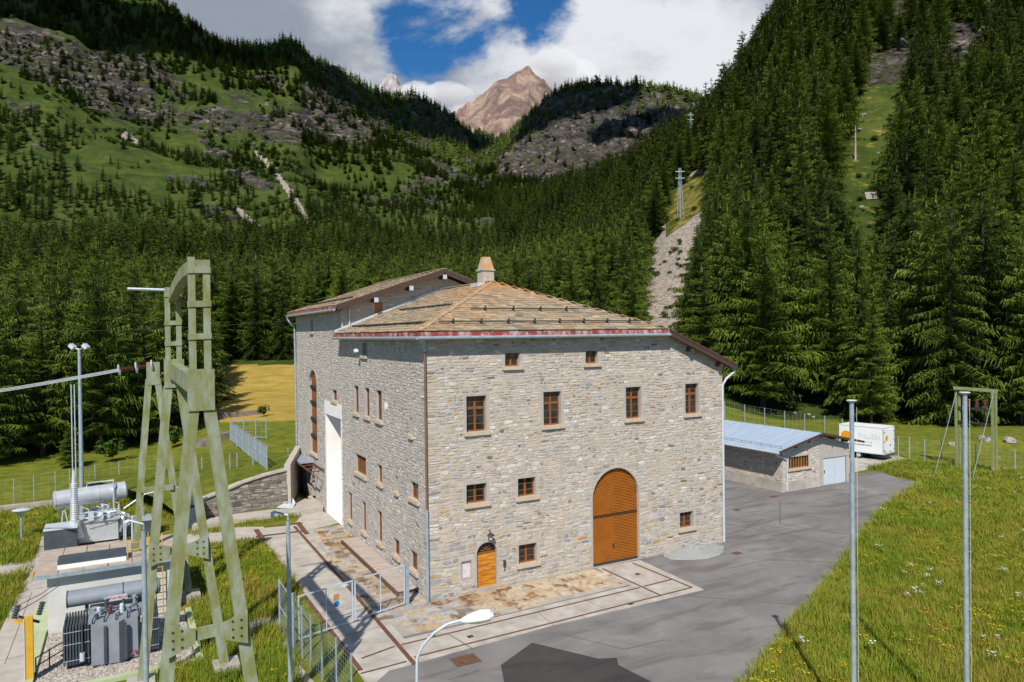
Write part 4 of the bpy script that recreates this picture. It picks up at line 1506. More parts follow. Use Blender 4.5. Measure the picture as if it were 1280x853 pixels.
gu.tube([(18.28, -OH, 9.86), (18.28, 14, 9.86)], 0.08, 8)
gu.build('gutter', M_GALV, B, smooth=True)
dp = MB()
dp.tube([(-0.30, -0.34, 11.72), (-0.22, -0.26, 11.45), (-0.10, -0.14, 11.1)], [0.16, 0.12, 0.075], 10)
dp.build('rainwater_head', M_GALV, B, smooth=True)
MB().tube([(-0.09, -0.12, 11.3), (-0.07, -0.09, 10.8), (-0.07, -0.09, 4.0)], 0.055, 8).build('downpipe', M_COPPER, B, smooth=True)
MB().tube([(-0.07, -0.09, 4.1), (-0.07, -0.09, 0.05)], 0.068, 8).build('downpipe', M_GALV, B, smooth=True)
MB().tube([(18.25, -0.35, 9.80), (18.2, -0.33, 9.55), (17.75, -0.16, 9.15), (17.55, -0.09, 8.8), (17.55, -0.09, 0.05)], 0.065, 8).build('downpipe', M_GALVL, B, smooth=True)
MB().tube([(-0.62, 27.6, 13.3), (-0.5, 27.5, 13.0), (-0.12, 27.3, 12.5), (-0.09, 27.3, 0.4)], 0.075, 8).build('downpipe', M_GALV, B, smooth=True)
MB().tube([(0.5, 13.95, 13.5), (0.5, 13.95, 12.2)], 0.05, 8).build('downpipe', M_GALVL, B, smooth=True)
# gable boards, rafter ends, purlins
mb = MB()
mb.bar((-0.45, 13.31, 13.52), (6.6, 13.31, 15.88), 0.06, 0.34)
mb.bar((6.6, 13.31, 15.88), (13.7, 13.31, 13.52), 0.06, 0.34)
mb.build('bargeboard', M_RAFTER, B)
mb = MB()
mb.bar((13.44, -OH - .02, 11.80), (18.26, -OH - .02, 9.78), 0.06, 0.30)
mb.bar((13.44, -OH - .05, 11.93), (18.28, -OH - .05, 9.91), 0.05, 0.10)
mb.build('bargeboard', M_RAFTER, B)
for x in (2.0, 4.3, 6.6):
    z = 13.62 + (x + 0.5) * 0.3352 - 0.46
    mb = MB().bar((x, 13.28, z), (x, 14.1, z), 0.22, 0.24)
    pu = mb.build('purlin', M_RAFTER, B)
    MB().bb(x - 0.13, x + 0.13, 13.24, 13.278, z - 0.14, z + 0.14).build('cap', M_GALVL, pu)
for x in (15.1, 17.2):
    z = 11.93 - (x - 13.42) * 0.4184 - 0.38
    MB().bar((x, -OH + 0.02, z), (x, 0.1, z), 0.18, 0.22).build('purlin', M_RAFTER, B)
mb = MB()
fG = lambda u, v, d: (u, L1 + d, v)
fbox(mb, fG, 2.14, 2.63, 13.15, 13.89, 0.04, 0.10)
sh = mb.build('shutter', M_SHUT, B)
s_ = MB()
fbox(s_, fG, 2.05, 2.72, 13.02, 13.14, -0.10, 0.1)
s_.build('sill', M_SILL, sh)
# lead flashing where the lower roof meets the gable
MB().bar((-0.4, 14.0, 12.05), (6.6, 14.0, 14.78), 0.05, 0.22).build('flashing', M_GALVL, roof)
# chimney
ch = MB()
cx_, cy_ = 6.75, 7.6
ch.bb(cx_ - 0.36, cx_ + 0.36, cy_ - 0.36, cy_ + 0.36, 14.4, 15.45)
ch.bb(cx_ - 0.42, cx_ + 0.42, cy_ - 0.42, cy_ + 0.42, 15.45, 15.53)
chim = ch.build('chimney', simple('chimney_stone', (0.38, 0.33, 0.28), (0.50, 0.44, 0.37), 5, 0.9, bmp=0.3), B)
c2 = MB()
h0, h1 = 0.36, 0.2
vs = [(cx_ + i * h, cy_ + j * h, z) for h, z in ((h0, 15.53), (h1, 16.25)) for i, j in ((-1, -1), (1, -1), (1, 1), (-1, 1))]
c2.add(vs, [(0, 1, 5, 4), (1, 2, 6, 5), (2, 3, 7, 6), (3, 0, 4, 7), (4, 5, 6, 7)])
c2.build('chimney_cowl', simple('cowl_slab', (0.42, 0.36, 0.28), (0.50, 0.26, 0.10), 2.2, 0.9, contrast=(0.42, 0.56)), chim)
c3 = MB()
c3.bb(cx_ - 0.75, cx_ + 0.45, cy_ - 0.55, cy_ + 0.5, 14.3, 14.72)
c3.build('apron', M_GALVL, chim)
# snow guards
nF = Vector((0, -sF.normalized().z, sF.normalized().y))
for v, u0, u1, nb_ in ((0.75, 1.2, 12.6, 8), (2.6, 3.6, 9.9, 4)):
    base = Ac + sF.normalized() * v + Vector((0, 0, 0.2))
    sg = MB().tube([base + X_ * u0, base + X_ * u1], 0.035, 6).build('snow_guard', M_IRON, roof)
    for k in range(nb_):
        u = u0 + (u1 - u0) * (k + 0.5) / nb_
        q = base + X_ * u
        MB().bar(q + Vector((0, -.02, 0.12)), q + Vector((0, .05, -0.12)), 0.05, 0.10).bar(q + Vector((0, .25, 0.02)), q + Vector((0, -.1, -.12)), 0.05, 0.03).build('snow_bracket', M_IRON, roof)
for v, y0, y1 in ((0.8, 1.6, 13.0), (3.4, 4.0, 11.5)):
    base = Ac + sL.normalized() * v + Vector((0, 0, 0.16))
    mb = MB().tube([base + Y_ * y0, base + Y_ * y1], 0.045, 6)
    k = y0
    while k < y1:
        q = base + Y_ * k
        mb.bar(q + Vector((0.15, 0, 0.05)), q + Vector((-.06, 0, -.12)), 0.04, 0.05)
        k += 0.75
    mb.build('snow_guard', M_IRON, roof)
base = FA + sFar.normalized() * 1.4 + Vector((0, 0, 0.16))
MB().tube([base + Y_ * 1.0, base + Y_ * 13], 0.05, 6).build('snow_guard', M_RAFTER, roof)

# ------------------------------------------------------------------ boardwalk along the side wall
bw_ = thing('boardwalk', 'low walkway of grey boards along the foot of the side wall', 'boardwalk', (-0.5, 6, 0))
y = 1.35
while y < 10.6:
    d = rnd.uniform(0.42, 0.56)
    z = 0.16 + rnd.uniform(-0.012, 0.012)
    MB().box((-0.48 + rnd.uniform(-.02, .02), y + d / 2, z), (1.0, d - 0.03, 0.05), Matrix.Rotation(rnd.uniform(-.012, .012), 3, 'Z') @ Matrix.Rotation(rnd.uniform(-.015, .015), 3, 'Y')).build('plank', M_PLANK, bw_)
    y += d
MB().bb(-1.06, -0.98, 1.2, 10.75, 0.02, 0.22).build('edge_beam', M_RUST, bw_)
MB().bar((-1.0, 1.2, 0.2), (0.0, 1.2, 0.2), 0.05, 0.05).build('edge_beam', M_RUST, bw_)

# ------------------------------------------------------------------ small shed
SH = thing('stone_shed', 'low stone shed with pale blue zinc roof and light blue door beside the yard', 'shed', (34, 7, 0))
sx0, sx1, sy0, sy1 = 30.35, 37.7, 7.0, 21.0
sh_ops = [Op('win', 31.0, 33.1, 1.62, 2.48), Op('door', 34.75, 37.35, 0.0, 2.05)]
fS = lambda u, v, d: (u, sy0 + d, v)
fSL = lambda u, v, d: (sx0 + d, u, v)
so_ = [(sx0, -.1), (sx1, -.1), (sx1, 3.0), (34.0, 3.92), (sx0, 3.0)]
w1 = wall_mesh(so_, [o.outline(0) for o in sh_ops], 0.3, fS, M_MORTAR, 'wall', SH)
w2 = wall_mesh([(sy0, -.1), (sy1, -.1), (sy1, 3.05), (sy0, 3.05)], [], 0.3, fSL, M_MORTAR, 'wall', SH)
mb = MB()
mb.add([(sx1, sy0, -.1), (sx1, sy1, -.1), (sx1, sy1, 3), (sx1, sy0, 3)], [(0, 1, 2, 3)])
mb.add([(sx0, sy1, -.1), (sx1, sy1, -.1), (sx1, sy1, 3), (34, sy1, 3.9), (sx0, sy1, 3)], [(0, 1, 2, 3, 4)])
mb.build('wall', M_MORTAR, SH)
rubble(fS, 0.75, 3.85, lambda za, zb: (sx0, min(34.35, sx1)) if zb < 3.0 else (sx0 + (zb - 3.0) / 0.25, 34.3), sh_ops, palW, w1, 30, low=0)
rubble(fSL, 0.75, 3.04, lambda za, zb: (sy0 + .02, sy1), [], palW, w2, 30, low=0)
mb = MB()
fbox(mb, fS, sx0 - 0.03, 34.3, 0, 0.74, -0.06, 0.05)
fbox(mb, fSL, sy0, sy1, 0, 0.74, -0.06, 0.05)
mb.build('plinth', M_CONC, SH)
mb = MB()
fbox(mb, fS, 34.32, sx1, 2.07, 3.0, -0.02, 0.02)
fbox(mb, fS, 34.32, 34.73, 0, 2.07, -0.02, 0.02)
mb.add([fS(34.32, 3.0, -.02), fS(37.6, 3.0, -.02), fS(34.32, 3.82, -.02)], [(0, 1, 2)])
mb.build('rendered_panel', M_SURR, SH)
o = sh_ops[0]
mb = MB()
for k in range(8):
    u = o.u0 + 0.05 + (o.u1 - o.u0 - 0.1) * k / 7
    fbox(mb, fS, u - (0.05 if k % 2 else 0.03), u + (0.05 if k % 2 else 0.03), o.z0, o.z1, 0.10, 0.15)
fbox(mb, fS, o.u0, o.u1, o.z0, o.z0 + .07, 0.102, 0.148)
fbox(mb, fS, o.u0, o.u1, o.z1 - .07, o.z1, 0.102, 0.148)
w = mb.build('window', simple('shed_window_wood', (0.32, 0.13, 0.03), (0.40, 0.17, 0.05), 6, 0.6), SH)
p = MB()
fbox(p, fS, o.u0, o.u1, o.z0, o.z1, 0.16, 0.18)
p.build('pane', M_GLASS, w)
mb = MB()
fbox(mb, fS, o.u0 - .15, o.u1 + .25, o.z0 - .14, o.z0 + .01, -.14, .1)
mb.build('sill', M_SILL, w)
mb = MB()
for k in range(6):
    u = o.u0 + 0.12 + k * 0.36
    mb.tube([fS(u, o.z0, 0.05), fS(u, o.z1, 0.05)], 0.012, 5)
mb.build('bars', M_IRON, w)
mb = MB()
fbox(mb, fS, 34.75, 37.35, 0.02, 2.05, 0.05, 0.1)
sd = mb.build('door', M_BLUED, SH)
mb = MB()
fbox(mb, fS, 34.86, 34.92, 0.95, 1.15, 0.0, 0.05)
mb.build('handle', M_IRON, sd)
mb = MB()
fbox(mb, fS, 36.035, 36.05, 0.05, 2.02, 0.044, 0.05)
mb.build('leaf_joint', M_GALV, sd)
RZ = Vector((34.0, 0, 4.12))
rf = MB()
for xe in (29.35, 38.65):
    ze = 4.12 - abs(xe - 34.0) * 0.215
    a, b = Vector((xe, 6.4, ze)), Vector((34.0, 6.4, 4.12))
    slabpoly(rf, [a, b, b + Vector((0, 15.2, 0)), a + Vector((0, 15.2, 0))], Vector((0, 0, -0.10)))
rfo = rf.build('roof', M_ZROOF, SH)
sm = MB()
for k in range(24):
    yy = 6.7 + k * 0.62
    sm.bar((29.4, yy, 3.155), (33.98, yy, 4.14), 0.022, 0.03)
sm.build('standing_seam', M_ZROOF, rfo)
MB().bar((29.32, 6.38, 3.08), (34.0, 6.38, 4.08), 0.05, 0.16).bar((34.0, 6.38, 4.08), (38.7, 6.38, 3.08), 0.05, 0.16).build('bargeboard', M_RAFTER, SH)
for x in (31.2, 32.6, 34.0, 35.4, 36.8):
    z = 4.12 - abs(x - 34) * 0.215 - 0.22
    MB().bar((x, 6.42, z), (x, 7.0, z), 0.12, 0.16).build('purlin', M_RAFTER, SH)
MB().tube([(29.3, 6.4, 3.02), (29.3, 21.5, 3.02)], 0.08, 8).build('gutter', M_GALVL, SH)
MB().tube([(29.35, 6.75, 2.98), (29.6, 6.8, 2.75), (30.4, 6.9, 2.5), (30.75, 6.93, 2.3), (30.75, 6.93, 0.05)], 0.06, 8).build('downpipe', M_GALVL, SH)
g = MB().tube([(29.9, 6.6, 3.42), (29.9, 21, 3.42)], 0.03, 5)
for k in range(16):
    g.bar((29.9, 6.7 + k * 0.95, 3.42), (29.9, 6.7 + k * 0.95, 3.22), 0.04, 0.04)
g.build('snow_guard', M_GALV, rfo)

# ------------------------------------------------------------------ box trailer
ta, tb = at(1104.5, 577), at(1124.5, 571.5)
tdir = Vector((tb.x - ta.x, tb.y - ta.y, 0)).normalized()      # along the rear
tlen = Vector((-tdir.y, tdir.x, 0))                              # towards the far end
TW, TLN, TZ0, TZ1 = 2.2, 4.0, 0.62, 2.95
TR = thing('box_trailer', 'white box trailer with orange sun disc parked behind the shed', 'trailer', tuple(ta))
tp = lambda u, v, z: ta + tdir * u + tlen * v + Vector((0, 0, z))


def tbox(mb, u0, u1, v0, v1, z0, z1):
    mb.add([tp(u, v, z) for u in (u0, u1) for v in (v0, v1) for z in (z0, z1)], [(0, 1, 3, 2), (4, 6, 7, 5), (0, 4, 5, 1), (2, 3, 7, 6), (0, 2, 6, 4), (1, 5, 7, 3)])
    return mb


tbox(MB(), 0, TW, 0, TLN, TZ0, TZ1).build('box', M_WHITE, TR)
tbox(MB(), -.03, TW + .03, -.03, TLN + .03, TZ1, TZ1 + 0.05).build('roof', M_WHITE, TR)
fr = MB()
for u, v in ((0.0, 0.0), (TW - .06, 0.0)):
    tbox(fr, u - .02, u + .08, -.02, 0.06, TZ0, TZ1 - .002)
tbox(fr, -.02, TW + .02, -.025, TLN, TZ0 - .06, TZ0 + .02)
fr.build('frame', M_GALVL, TR)
for u0, u1 in ((0.10, 1.05), (1.09, 2.05)):
    d_ = tbox(MB(), u0, u1, -0.035, -0.002, TZ0 + .06, TZ1 - .12).build('door', M_WHITE, TR)
    h_ = MB()
    for z in (0.9, 1.7, 2.5):
        uu = u0 if u0 < 1 else u1
        tbox(h_, uu - .05, uu + .05, -0.06, -0.036, z, z + 0.1)
    h_.build('hinge', M_IRON, d_)
    tbox(MB(), u0 + .05, u0 + .45, -.04, -.036, 0.72, 0.84).build('reflector', M_YELL, d_)
tbox(MB(), 1.2, 1.35, -.06, -.036, 1.28, 1.42).build('latch', M_IRON, TR)


def disc(mb, c, ax, ay, r, n=20):
    mb.add([c + ax * r * math.cos(2 * math.pi * k / n) + ay * r * math.sin(2 * math.pi * k / n) for k in range(n)], [tuple(range(n))])
    return mb


disc(MB(), tp(0.55, -.041, 2.0), tdir, Vector((0, 0, 1)), 0.27).build('sun_disc', M_ORNG, TR)
disc(MB(), tp(-0.006, 3.35, 1.95), tlen, Vector((0, 0, 1)), 0.50).build('sun_disc', M_ORNG, TR)


def text(s, name, size, loc, xdir, zdir, m, parent, ext=0.004, shear=0.0):
    cu = bpy.data.curves.new(name, 'FONT')
    cu.body = s
    cu.size = size
    cu.extrude = ext
    cu.shear = shear
    o = bpy.data.objects.new(name, cu)
    COL.objects.link(o)
    xd = Vector(xdir).normalized()
    zd = Vector(zdir).normalized()
    R = Matrix((xd, zd, xd.cross(zd))).transposed().to_4x4()
    R.translation = Vector(loc) - WL[parent]
    cu.materials.append(m)
    me = bpy.data.meshes.new_from_object(o)
    me.name = name
    bpy.data.objects.remove(o)
    o = bpy.data.objects.new(name, me)
    COL.objects.link(o)
    o.parent = parent
    o.matrix_local = R
    WL[o] = WL[parent]
    return o


text('PAUEN', 'lettering', 0.62, tp(-.012, 2.2, 1.88), -tlen, (0, 0, 1), M_LETT, TR)
text('sonnig', 'lettering', 0.30, tp(-.012, 1.75, 1.52), -tlen, (0, 0, 1), M_LETT, TR)
text('- mobil', 'lettering', 0.22, tp(-.012, 3.2, 2.02), -tlen, (0, 0, 1), M_LETT, TR)
tbox(MB(), -.03, 0, 1.0, 3.2, 1.28, 1.34).build('rail', M_GALV, TR)
for v in (2.25, 3.15):
    for u in (0.10, 1.85):
        wh = MB().tube([tp(u, v, 0.33), tp(u + 0.2, v, 0.33)], 0.33, 16).build('wheel', M_BLACK, TR)
        MB().tube([tp(u - 0.012, v, 0.33), tp(u + .02, v, 0.33)], 0.19, 12).build('rim', M_GALVL, wh)
tbox(MB(), 0.3, 1.85, 0.1, TLN + 0.1, 0.42, 0.56).build('chassis', M_BLACK, TR)
tbox(MB(), 0.95, 1.2, TLN + .1, TLN + 1.2, 0.45, 0.55).build('drawbar', M_GALV, TR)
tbox(MB(), 0.1, 2.05, -.1, -.02, 0.42, 0.56).build('bumper', M_IRON, TR)

# ------------------------------------------------------------------ tall poles on the lawn
for i, (x, yt, lab) in enumerate(((1064.5, 500, 'tall grey steel pole with flat cap in front of the shed'), (1206, 490, 'tall grey steel pole with flat cap in front of the green portal frame'))):
    D = 20.0
    top = atD(x, yt, D)
    p = thing('steel_pole', lab, 'pole', (top.x, top.y, 0), 'grey poles on the lawn')
    MB().tube([(top.x, top.y, 0), (top.x, top.y, top.z - .06)], [0.075, 0.06], 14).build('shaft', M_GALV, p, smooth=True)
    MB().tube([(top.x, top.y, top.z - .07), (top.x, top.y, top.z - .02), (top.x, top.y, top.z)], [0.08, 0.145, 0.12], 14).build('cap', M_GALVL, p)
    MB().tube([(top.x + .14, top.y - .05, 0.6), (top.x + .14, top.y - .05, top.z - .2)], 0.004, 4).build('rope', M_WHITE, p)
    MB().bar((top.x - .0, top.y, 0.9), (top.x + .16, top.y - .05, 0.9), 0.03, 0.05).build('cleat', M_GALVL, p)

# ------------------------------------------------------------------ street lamps
def small_lamp(x, yt, D, lab, grp):
    top = atD(x, yt, D)
    p = thing('street_lamp', lab, 'street lamp', (top.x, top.y, 0), grp)
    MB().tube([(top.x, top.y, 0), (top.x, top.y, top.z)], [0.075, 0.062], 12).build('pole', M_GALV, p, smooth=True)
    a = top + Vector((0, 0, 0.05))
    q = a + Vector((-0.16, 0.1, 0.16))
    h_ = top - RT * 0.42 + Vector((0, 0, 0.30))
    MB().tube([a, a + Vector((0, 0, 0.14)), h_], [0.035, 0.032, 0.03], 8).build('bracket', M_GALV, p)
    MB().tube([h_ + RT * 0.05, h_ - RT * 0.04 + Vector((0, 0, -.05)), h_ - RT * 0.06 + Vector((0, 0, -.2))], [0.04, 0.07, 0.03], 8).build('lamp_head', M_GALVL, p)
    return p


small_lamp(179.5, 664, 19.5, 'slim grey lamp pole in front of the grey transformer', 'slim lamp poles by the fence')
small_lamp(360, 652, 21.5, 'slim grey lamp pole beside the wire fence corner', 'slim lamp poles by the fence')
# curved arm lamp in the foreground
D = 15.0
A0 = atD(521, 850, D)
LP = thing('street_lamp', 'curved arm street lamp with long white head over the track', 'street lamp', (A0.x, A0.y, 0))
pts = [atD(x, y, D) for x, y in ((521, 850), (521.5, 822), (529, 806), (543, 791), (560, 780), (578, 775))]
MB().tube([(A0.x, A0.y, 0)] + pts, [0.06] + [0.032] * 6, 10).build('pole', M_GALVL, LP, smooth=True)
hd = [atD(x, y, D) for x, y in ((577, 776), (585, 774), (600, 771), (612, 769), (617, 769))]
hb = MB()
wds = [(0.05, 0.05), (0.17, 0.09), (0.22, 0.13), (0.19, 0.11), (0.08, 0.04)]
vs = []
sdv = FWH.cross(Vector((0, 0, 1))).normalized()
dirh = (hd[-1] - hd[0]).normalized()
sd2 = dirh.cross(Vector((0, 0, 1))).normalized()
n_ = 10
for p_, (w, h) in zip(hd, wds):
    for k in range(n_):
        an = 2 * math.pi * k / n_
        vs.append(p_ + sd2 * w * math.cos(an) + Vector((0, 0, h * math.sin(an))))
fs = [(i * n_ + k, i * n_ + (k + 1) % n_, (i + 1) * n_ + (k + 1) % n_, (i + 1) * n_ + k) for i in range(4) for k in range(n_)] + [tuple(range(n_)), tuple(range(4 * n_, 5 * n_))]
hb.add(vs, fs)
hb.build('lamp_head', M_WHITE, LP, smooth=True)
# mushroom lamp on the left meadow
q = at(27, 677)
ml = thing('garden_lamp', 'short lamp post with grey dish head on the left grass', 'lamp', tuple(q))
MB().tube([q, q + Vector((0, 0, 1.55))], 0.055, 10).build('post', M_GALV, ml)
MB().tube([q + Vector((0, 0, 1.55)), q + Vector((0, 0, 1.78)), q + Vector((0, 0, 1.86)), q + Vector((0, 0, 1.92))], [0.12, 0.40, 0.47, 0.2], 16).build('lamp_head', M_GALVL, ml)

# ------------------------------------------------------------------ wire fences
def wire(mb, a, b, h0, h1, step, r=0.006):
    a, b = Vector(a), Vector(b)
    L = (b - a).length
    n = max(1, int(L / step))
    for k in range(n + 1):
        p = a.lerp(b, k / n)
        mb.bar(p + Vector((0, 0, h0)), p + Vector((0, 0, h1)), r, r)
    m_ = max(1, int((h1 - h0) / step))
    for k in range(m_ + 1):
        z = h0 + (h1 - h0) * k / m_
        mb.bar(a + Vector((0, 0, z)), b + Vector((0, 0, z)), r, r)
    return mb


def fence(name, lab, pts, H, grp=None, pr=0.03, step=0.5, wr=0.007, m=M_GALV, mesh=True, cat='fence'):
    f = thing(name, lab, cat, tuple(pts[0]), grp)
    for p in pts:
        MB().tube([Vector(p), Vector(p) + Vector((0, 0, H))], pr, 6).build('post', m, f)
    if mesh:
        w = MB()
        for a, b in zip(pts, pts[1:]):
            wire(w, a, b, 0.06, H - 0.05, step, wr)
        w.build('wire_mesh', m, f)
    return f


gl, gr = at(367, 806), at(509, 757)
gl.z = gr.z = 0.03
GH = 1.85
ft = thing('mesh_gate', 'double leaf galvanised mesh gate across the old rails', 'gate', tuple(gl))
MB().tube([gl, gl + Vector((0, 0, GH + .1))], 0.055, 8).build('gate_post', M_GALV, ft)
MB().bar(gr, gr + Vector((0, 0, GH - .05)), 0.16, 0.16).build('gate_post', M_GALV, ft)
cuts = [0.03, 0.50, 0.985]
for k in range(2):
    a, b = gl.lerp(gr, cuts[k] + 0.012), gl.lerp(gr, cuts[k + 1] - 0.012)
    lf = MB()
    for z in (0.12, GH - 0.1):
        lf.bar(a + Vector((0, 0, z)), b + Vector((0, 0, z)), 0.045, 0.045)
    for p_ in (a, b):
        lf.bar(p_ + Vector((0, 0, .1)), p_ + Vector((0, 0, GH - .08)), 0.05, 0.05)
    c_ = a.lerp(b, 0.5)
    lf.bar(c_ + Vector((0, 0, .12)), c_ + Vector((0, 0, GH - .1)), 0.035, 0.035)
    leaf = lf.build('gate_leaf', M_GALVL, ft)
    wire(MB(), a, b, 0.14, GH - 0.12, 0.21, 0.005).build('wire_mesh', M_GALV, leaf)
s0 = gl.lerp(gr, 0.35) + Vector((0, -0.04, 1.15))
d_ = (gr - gl).normalized()
sg_ = MB().bar(s0 + Vector((0, 0, 0.02)), s0 + Vector((0, 0, 0.27)), 0.012, 0.24, up=d_)
warn = sg_.build('warning_sign', simple('ochre_sign', (0.50, 0.27, 0.10), None, rough=0.5), ft)
disc(MB(), s0 + Vector((0, -0.012, -0.12)), d_, Vector((0, 0, 1)), 0.13).build('blue_sign', M_BLUESIGN, ft)
fp = [at(x, y, 0.03) for x, y in ((367, 806), (378, 824), (389, 838), (403, 851), (421, 872), (440, 895))]
fence('mesh_fence', 'galvanised mesh fence along the left edge of the old rails', fp, 1.95, None, 0.032, 0.16, 0.005)
fp = [at(x, y, 0.0) for x, y in ((350, 792), (367, 822))]
fl = fence('mesh_fence', 'short leaning mesh fence panel beside the slim lamp pole', fp, 2.15, None, 0.045, 0.2, 0.006)
mb = MB()
for z in (0.1, 1.1, 2.1):
    mb.bar(fp[0] + Vector((0, 0, z)), fp[1] + Vector((0, 0, z)), 0.04, 0.04)
mb.build('rail', M_GALV, fl)
kp = P2((350, 800), (362, 808), (372, 830), (385, 848), (405, 870), (392, 875), (374, 852), (358, 826), (346, 806))
tag(MB().prism(kp, 0, 0.10).build('concrete_kerb', M_PATH, origin=(*kp[0], 0)), 'crumbling concrete kerb under the left mesh fence', 'kerb')

# left boundary fence on a low wall
def gp2(x, y):
    """terrain point seen at picture position (x, y)"""
    lo, hi = 25.0, 140.0
    for _ in range(40):
        mid = (lo + hi) / 2
        p = gpt(x, mid)
        if pix(p)[1] > y:
            lo = mid
        else:
            hi = mid
    return gpt(x, lo)


lb = [gp2(x, y) for x, y in ((-40, 641), (14, 634), (39, 628), (66, 623), (84, 619), (116, 613), (146, 608), (176, 603), (208, 598))]
fence('boundary_fence', 'long grey wire fence between the left meadow and the switchyard', lb, 2.0, None, 0.04, 0.45, 0.008)
mb = MB()
lw = [gp2(x, y) for x, y in ((-40, 648), (0, 641), (62, 634), (120, 626), (160, 619), (205, 611), (248, 603))]
for a, b in zip(lw, lw[1:]):
    mb.bar(a + Vector((0, 0, .2)), b + Vector((0, 0, .2)), 0.35, 0.55)
tag(mb.build('low_wall', M_CONCW, origin=tuple(lw[0])), 'low pale wall at the foot of the left boundary fence', 'low wall')

# curved retaining wall and terrace by the far end of the building
rw = [at(x, y) for x, y in ((222, 660), (246, 655), (275, 651), (305, 646), (335, 642), (360, 639))]
hs = [1.0, 1.35, 1.75, 2.2, 2.55, 2.75]
RW = thing('retaining_wall', 'curved weathered stone retaining wall left of the building', 'retaining wall', tuple(rw[0]))
mb = MB()
dn = Vector((-0.35, 0.93, 0)).normalized()
vs = []
for p, h in zip(rw, hs):
    vs += [p, p + Vector((0, 0, h)), p + dn * 0.5 + Vector((0, 0, h)), p + dn * 0.5]
fs = []
for i in range(len(rw) - 1):
    o_ = i * 4
    fs += [(o_, o_ + 4, o_ + 5, o_ + 1), (o_ + 1, o_ + 5, o_ + 6, o_ + 2), (o_ + 2, o_ + 6, o_ + 7, o_ + 3)]
fs += [(0, 1, 2, 3), tuple(range(len(vs) - 4, len(vs)))]
mb.add(vs, fs)
M_OLDW = simple('old_wall_mortar', (0.10, 0.085, 0.07), (0.24, 0.21, 0.18), 1.2, 0.95, bmp=0.5, bscale=6)
rwo = mb.build('wall', M_OLDW, RW)
palO = [((0.18, 0.16, 0.14), 6), ((0.27, 0.245, 0.215), 5), ((0.36, 0.33, 0.295), 4), ((0.12, 0.105, 0.09), 2.5), ((0.36, 0.28, 0.18), 1)]
seglen = [0]
for a, b in zip(rw, rw[1:]):
    seglen.append(seglen[-1] + (b - a).length)


def fRW(u, v, d):
    u = min(max(u, 0), seglen[-1] - 1e-4)
    for i in range(len(rw) - 1):
        if u <= seglen[i + 1]:
            t_ = (u - seglen[i]) / (seglen[i + 1] - seglen[i])
            p = rw[i].lerp(rw[i + 1], t_)
            return p + dn * d + Vector((0, 0, v))
    return rw[-1]


def ivRW(za, zb):
    # the wall climbs to the right
    if zb <= hs[0]:
        return (0, seglen[-1])
    u = np.interp(zb, hs, seglen)
    return (float(u), seglen[-1]) if zb < hs[-1] else None


rubble(fRW, 0.02, 2.72, ivRW, [], palO, rwo, 60, hr=(0.16, 0.30), low=0, wr=(0.25, 0.7))
for i in range(len(rw) - 1):
    for k in range(2):
        a, b = rw[i].lerp(rw[i + 1], k / 2), rw[i].lerp(rw[i + 1], (k + 1) / 2 - 0.01)
        ha, hb_ = hs[i] + (hs[i + 1] - hs[i]) * k / 2, hs[i] + (hs[i + 1] - hs[i]) * (k + 1) / 2
        MB().bar(a + dn * .22 + Vector((0, 0, ha + .05)), b + dn * .22 + Vector((0, 0, hb_ + .05)), 0.66, 0.10).build('coping_stone', M_CONCW, RW)
# earth behind the wall
bk = MB()
rows_ = []
for p, h in zip(rw + [Vector((0.2, 28, 0))], hs + [2.8]):
    rows_.append([p + dn * 0.45 + Vector((0, 0, h - .04)), p + dn * 3 + Vector((0, 0, h * .5 + .95)), p + dn * 11 + Vector((0, 0, 1.0 + h * .32)), p + dn * 18 + Vector((0, 0, .9))])
bv = [v for r in rows_ for v in r]
bk.add(bv, [(i * 4 + j, (i + 1) * 4 + j, (i + 1) * 4 + j + 1, i * 4 + j + 1) for i in range(len(rows_) - 1) for j in range(3)])
M_TURF = None


def turf_mat():
    m, t, b = new_mat('turf')
    P = pos(t)
    g = ramp(t, noise(t, P, 0.9, 6, 0.7), [(0.30, (0.055, 0.085, 0.010)), (0.5, (0.11, 0.135, 0.014)), (0.70, (0.19, 0.165, 0.03))])
    t.links.new(g, b.inputs['Base Color'])
    b.inputs['Roughness'].default_value = 0.95
    b.inputs['Specular IOR Level'].default_value = 0.1
    bump(t, b, noise(t, P, 5, 5, 0.7), 0.6, 0.15)
    return m


M_TURF = turf_mat()
bk.build('grass_bank', M_TURF, kind='structure', smooth=True)
# return wall against the building, sheet metal hood, terrace step
w5 = MB()
q0, q1 = rw[-1], Vector((-0.05, 27.0, 0))
w5.bar(q0 + Vector((0, 0, 1.5)), q1 + Vector((0, 0, 1.7)), 0.4, 3.3)
tag(w5.build('return_wall', M_MORTAR, origin=tuple(q0)), 'short rough stone wall joining the retaining wall to the building', 'wall')
hdp = at(361, 634, 0.3)
hm = MB()
hm.add([hdp + Vector(v) * 0.55 for v in ((-1.6, -.5, 0.2), (0.3, -.9, 0.0), (0.9, 0.4, 0.3), (0.2, 1.0, 1.9), (-.3, .6, .5), (-1.2, .5, 0.1))], [(0, 1, 4), (1, 2, 4), (2, 3, 4), (0, 4, 5)])
tag(hm.build('metal_hood', M_GALVL, origin=tuple(hdp)), 'bent grey sheet metal hood at the end of the retaining wall', 'metal hood')
tp_ = P2((240, 664), (300, 655), (347, 650), (404, 640), (407, 632), (372, 628), (355, 641), (305, 647), (246, 656))
tag(MB().prism(tp_, 0.0, 0.32).build('terrace_step', M_PATH, origin=(*tp_[0], 0)), 'pale stone terrace step along the foot of the retaining wall', 'terrace')
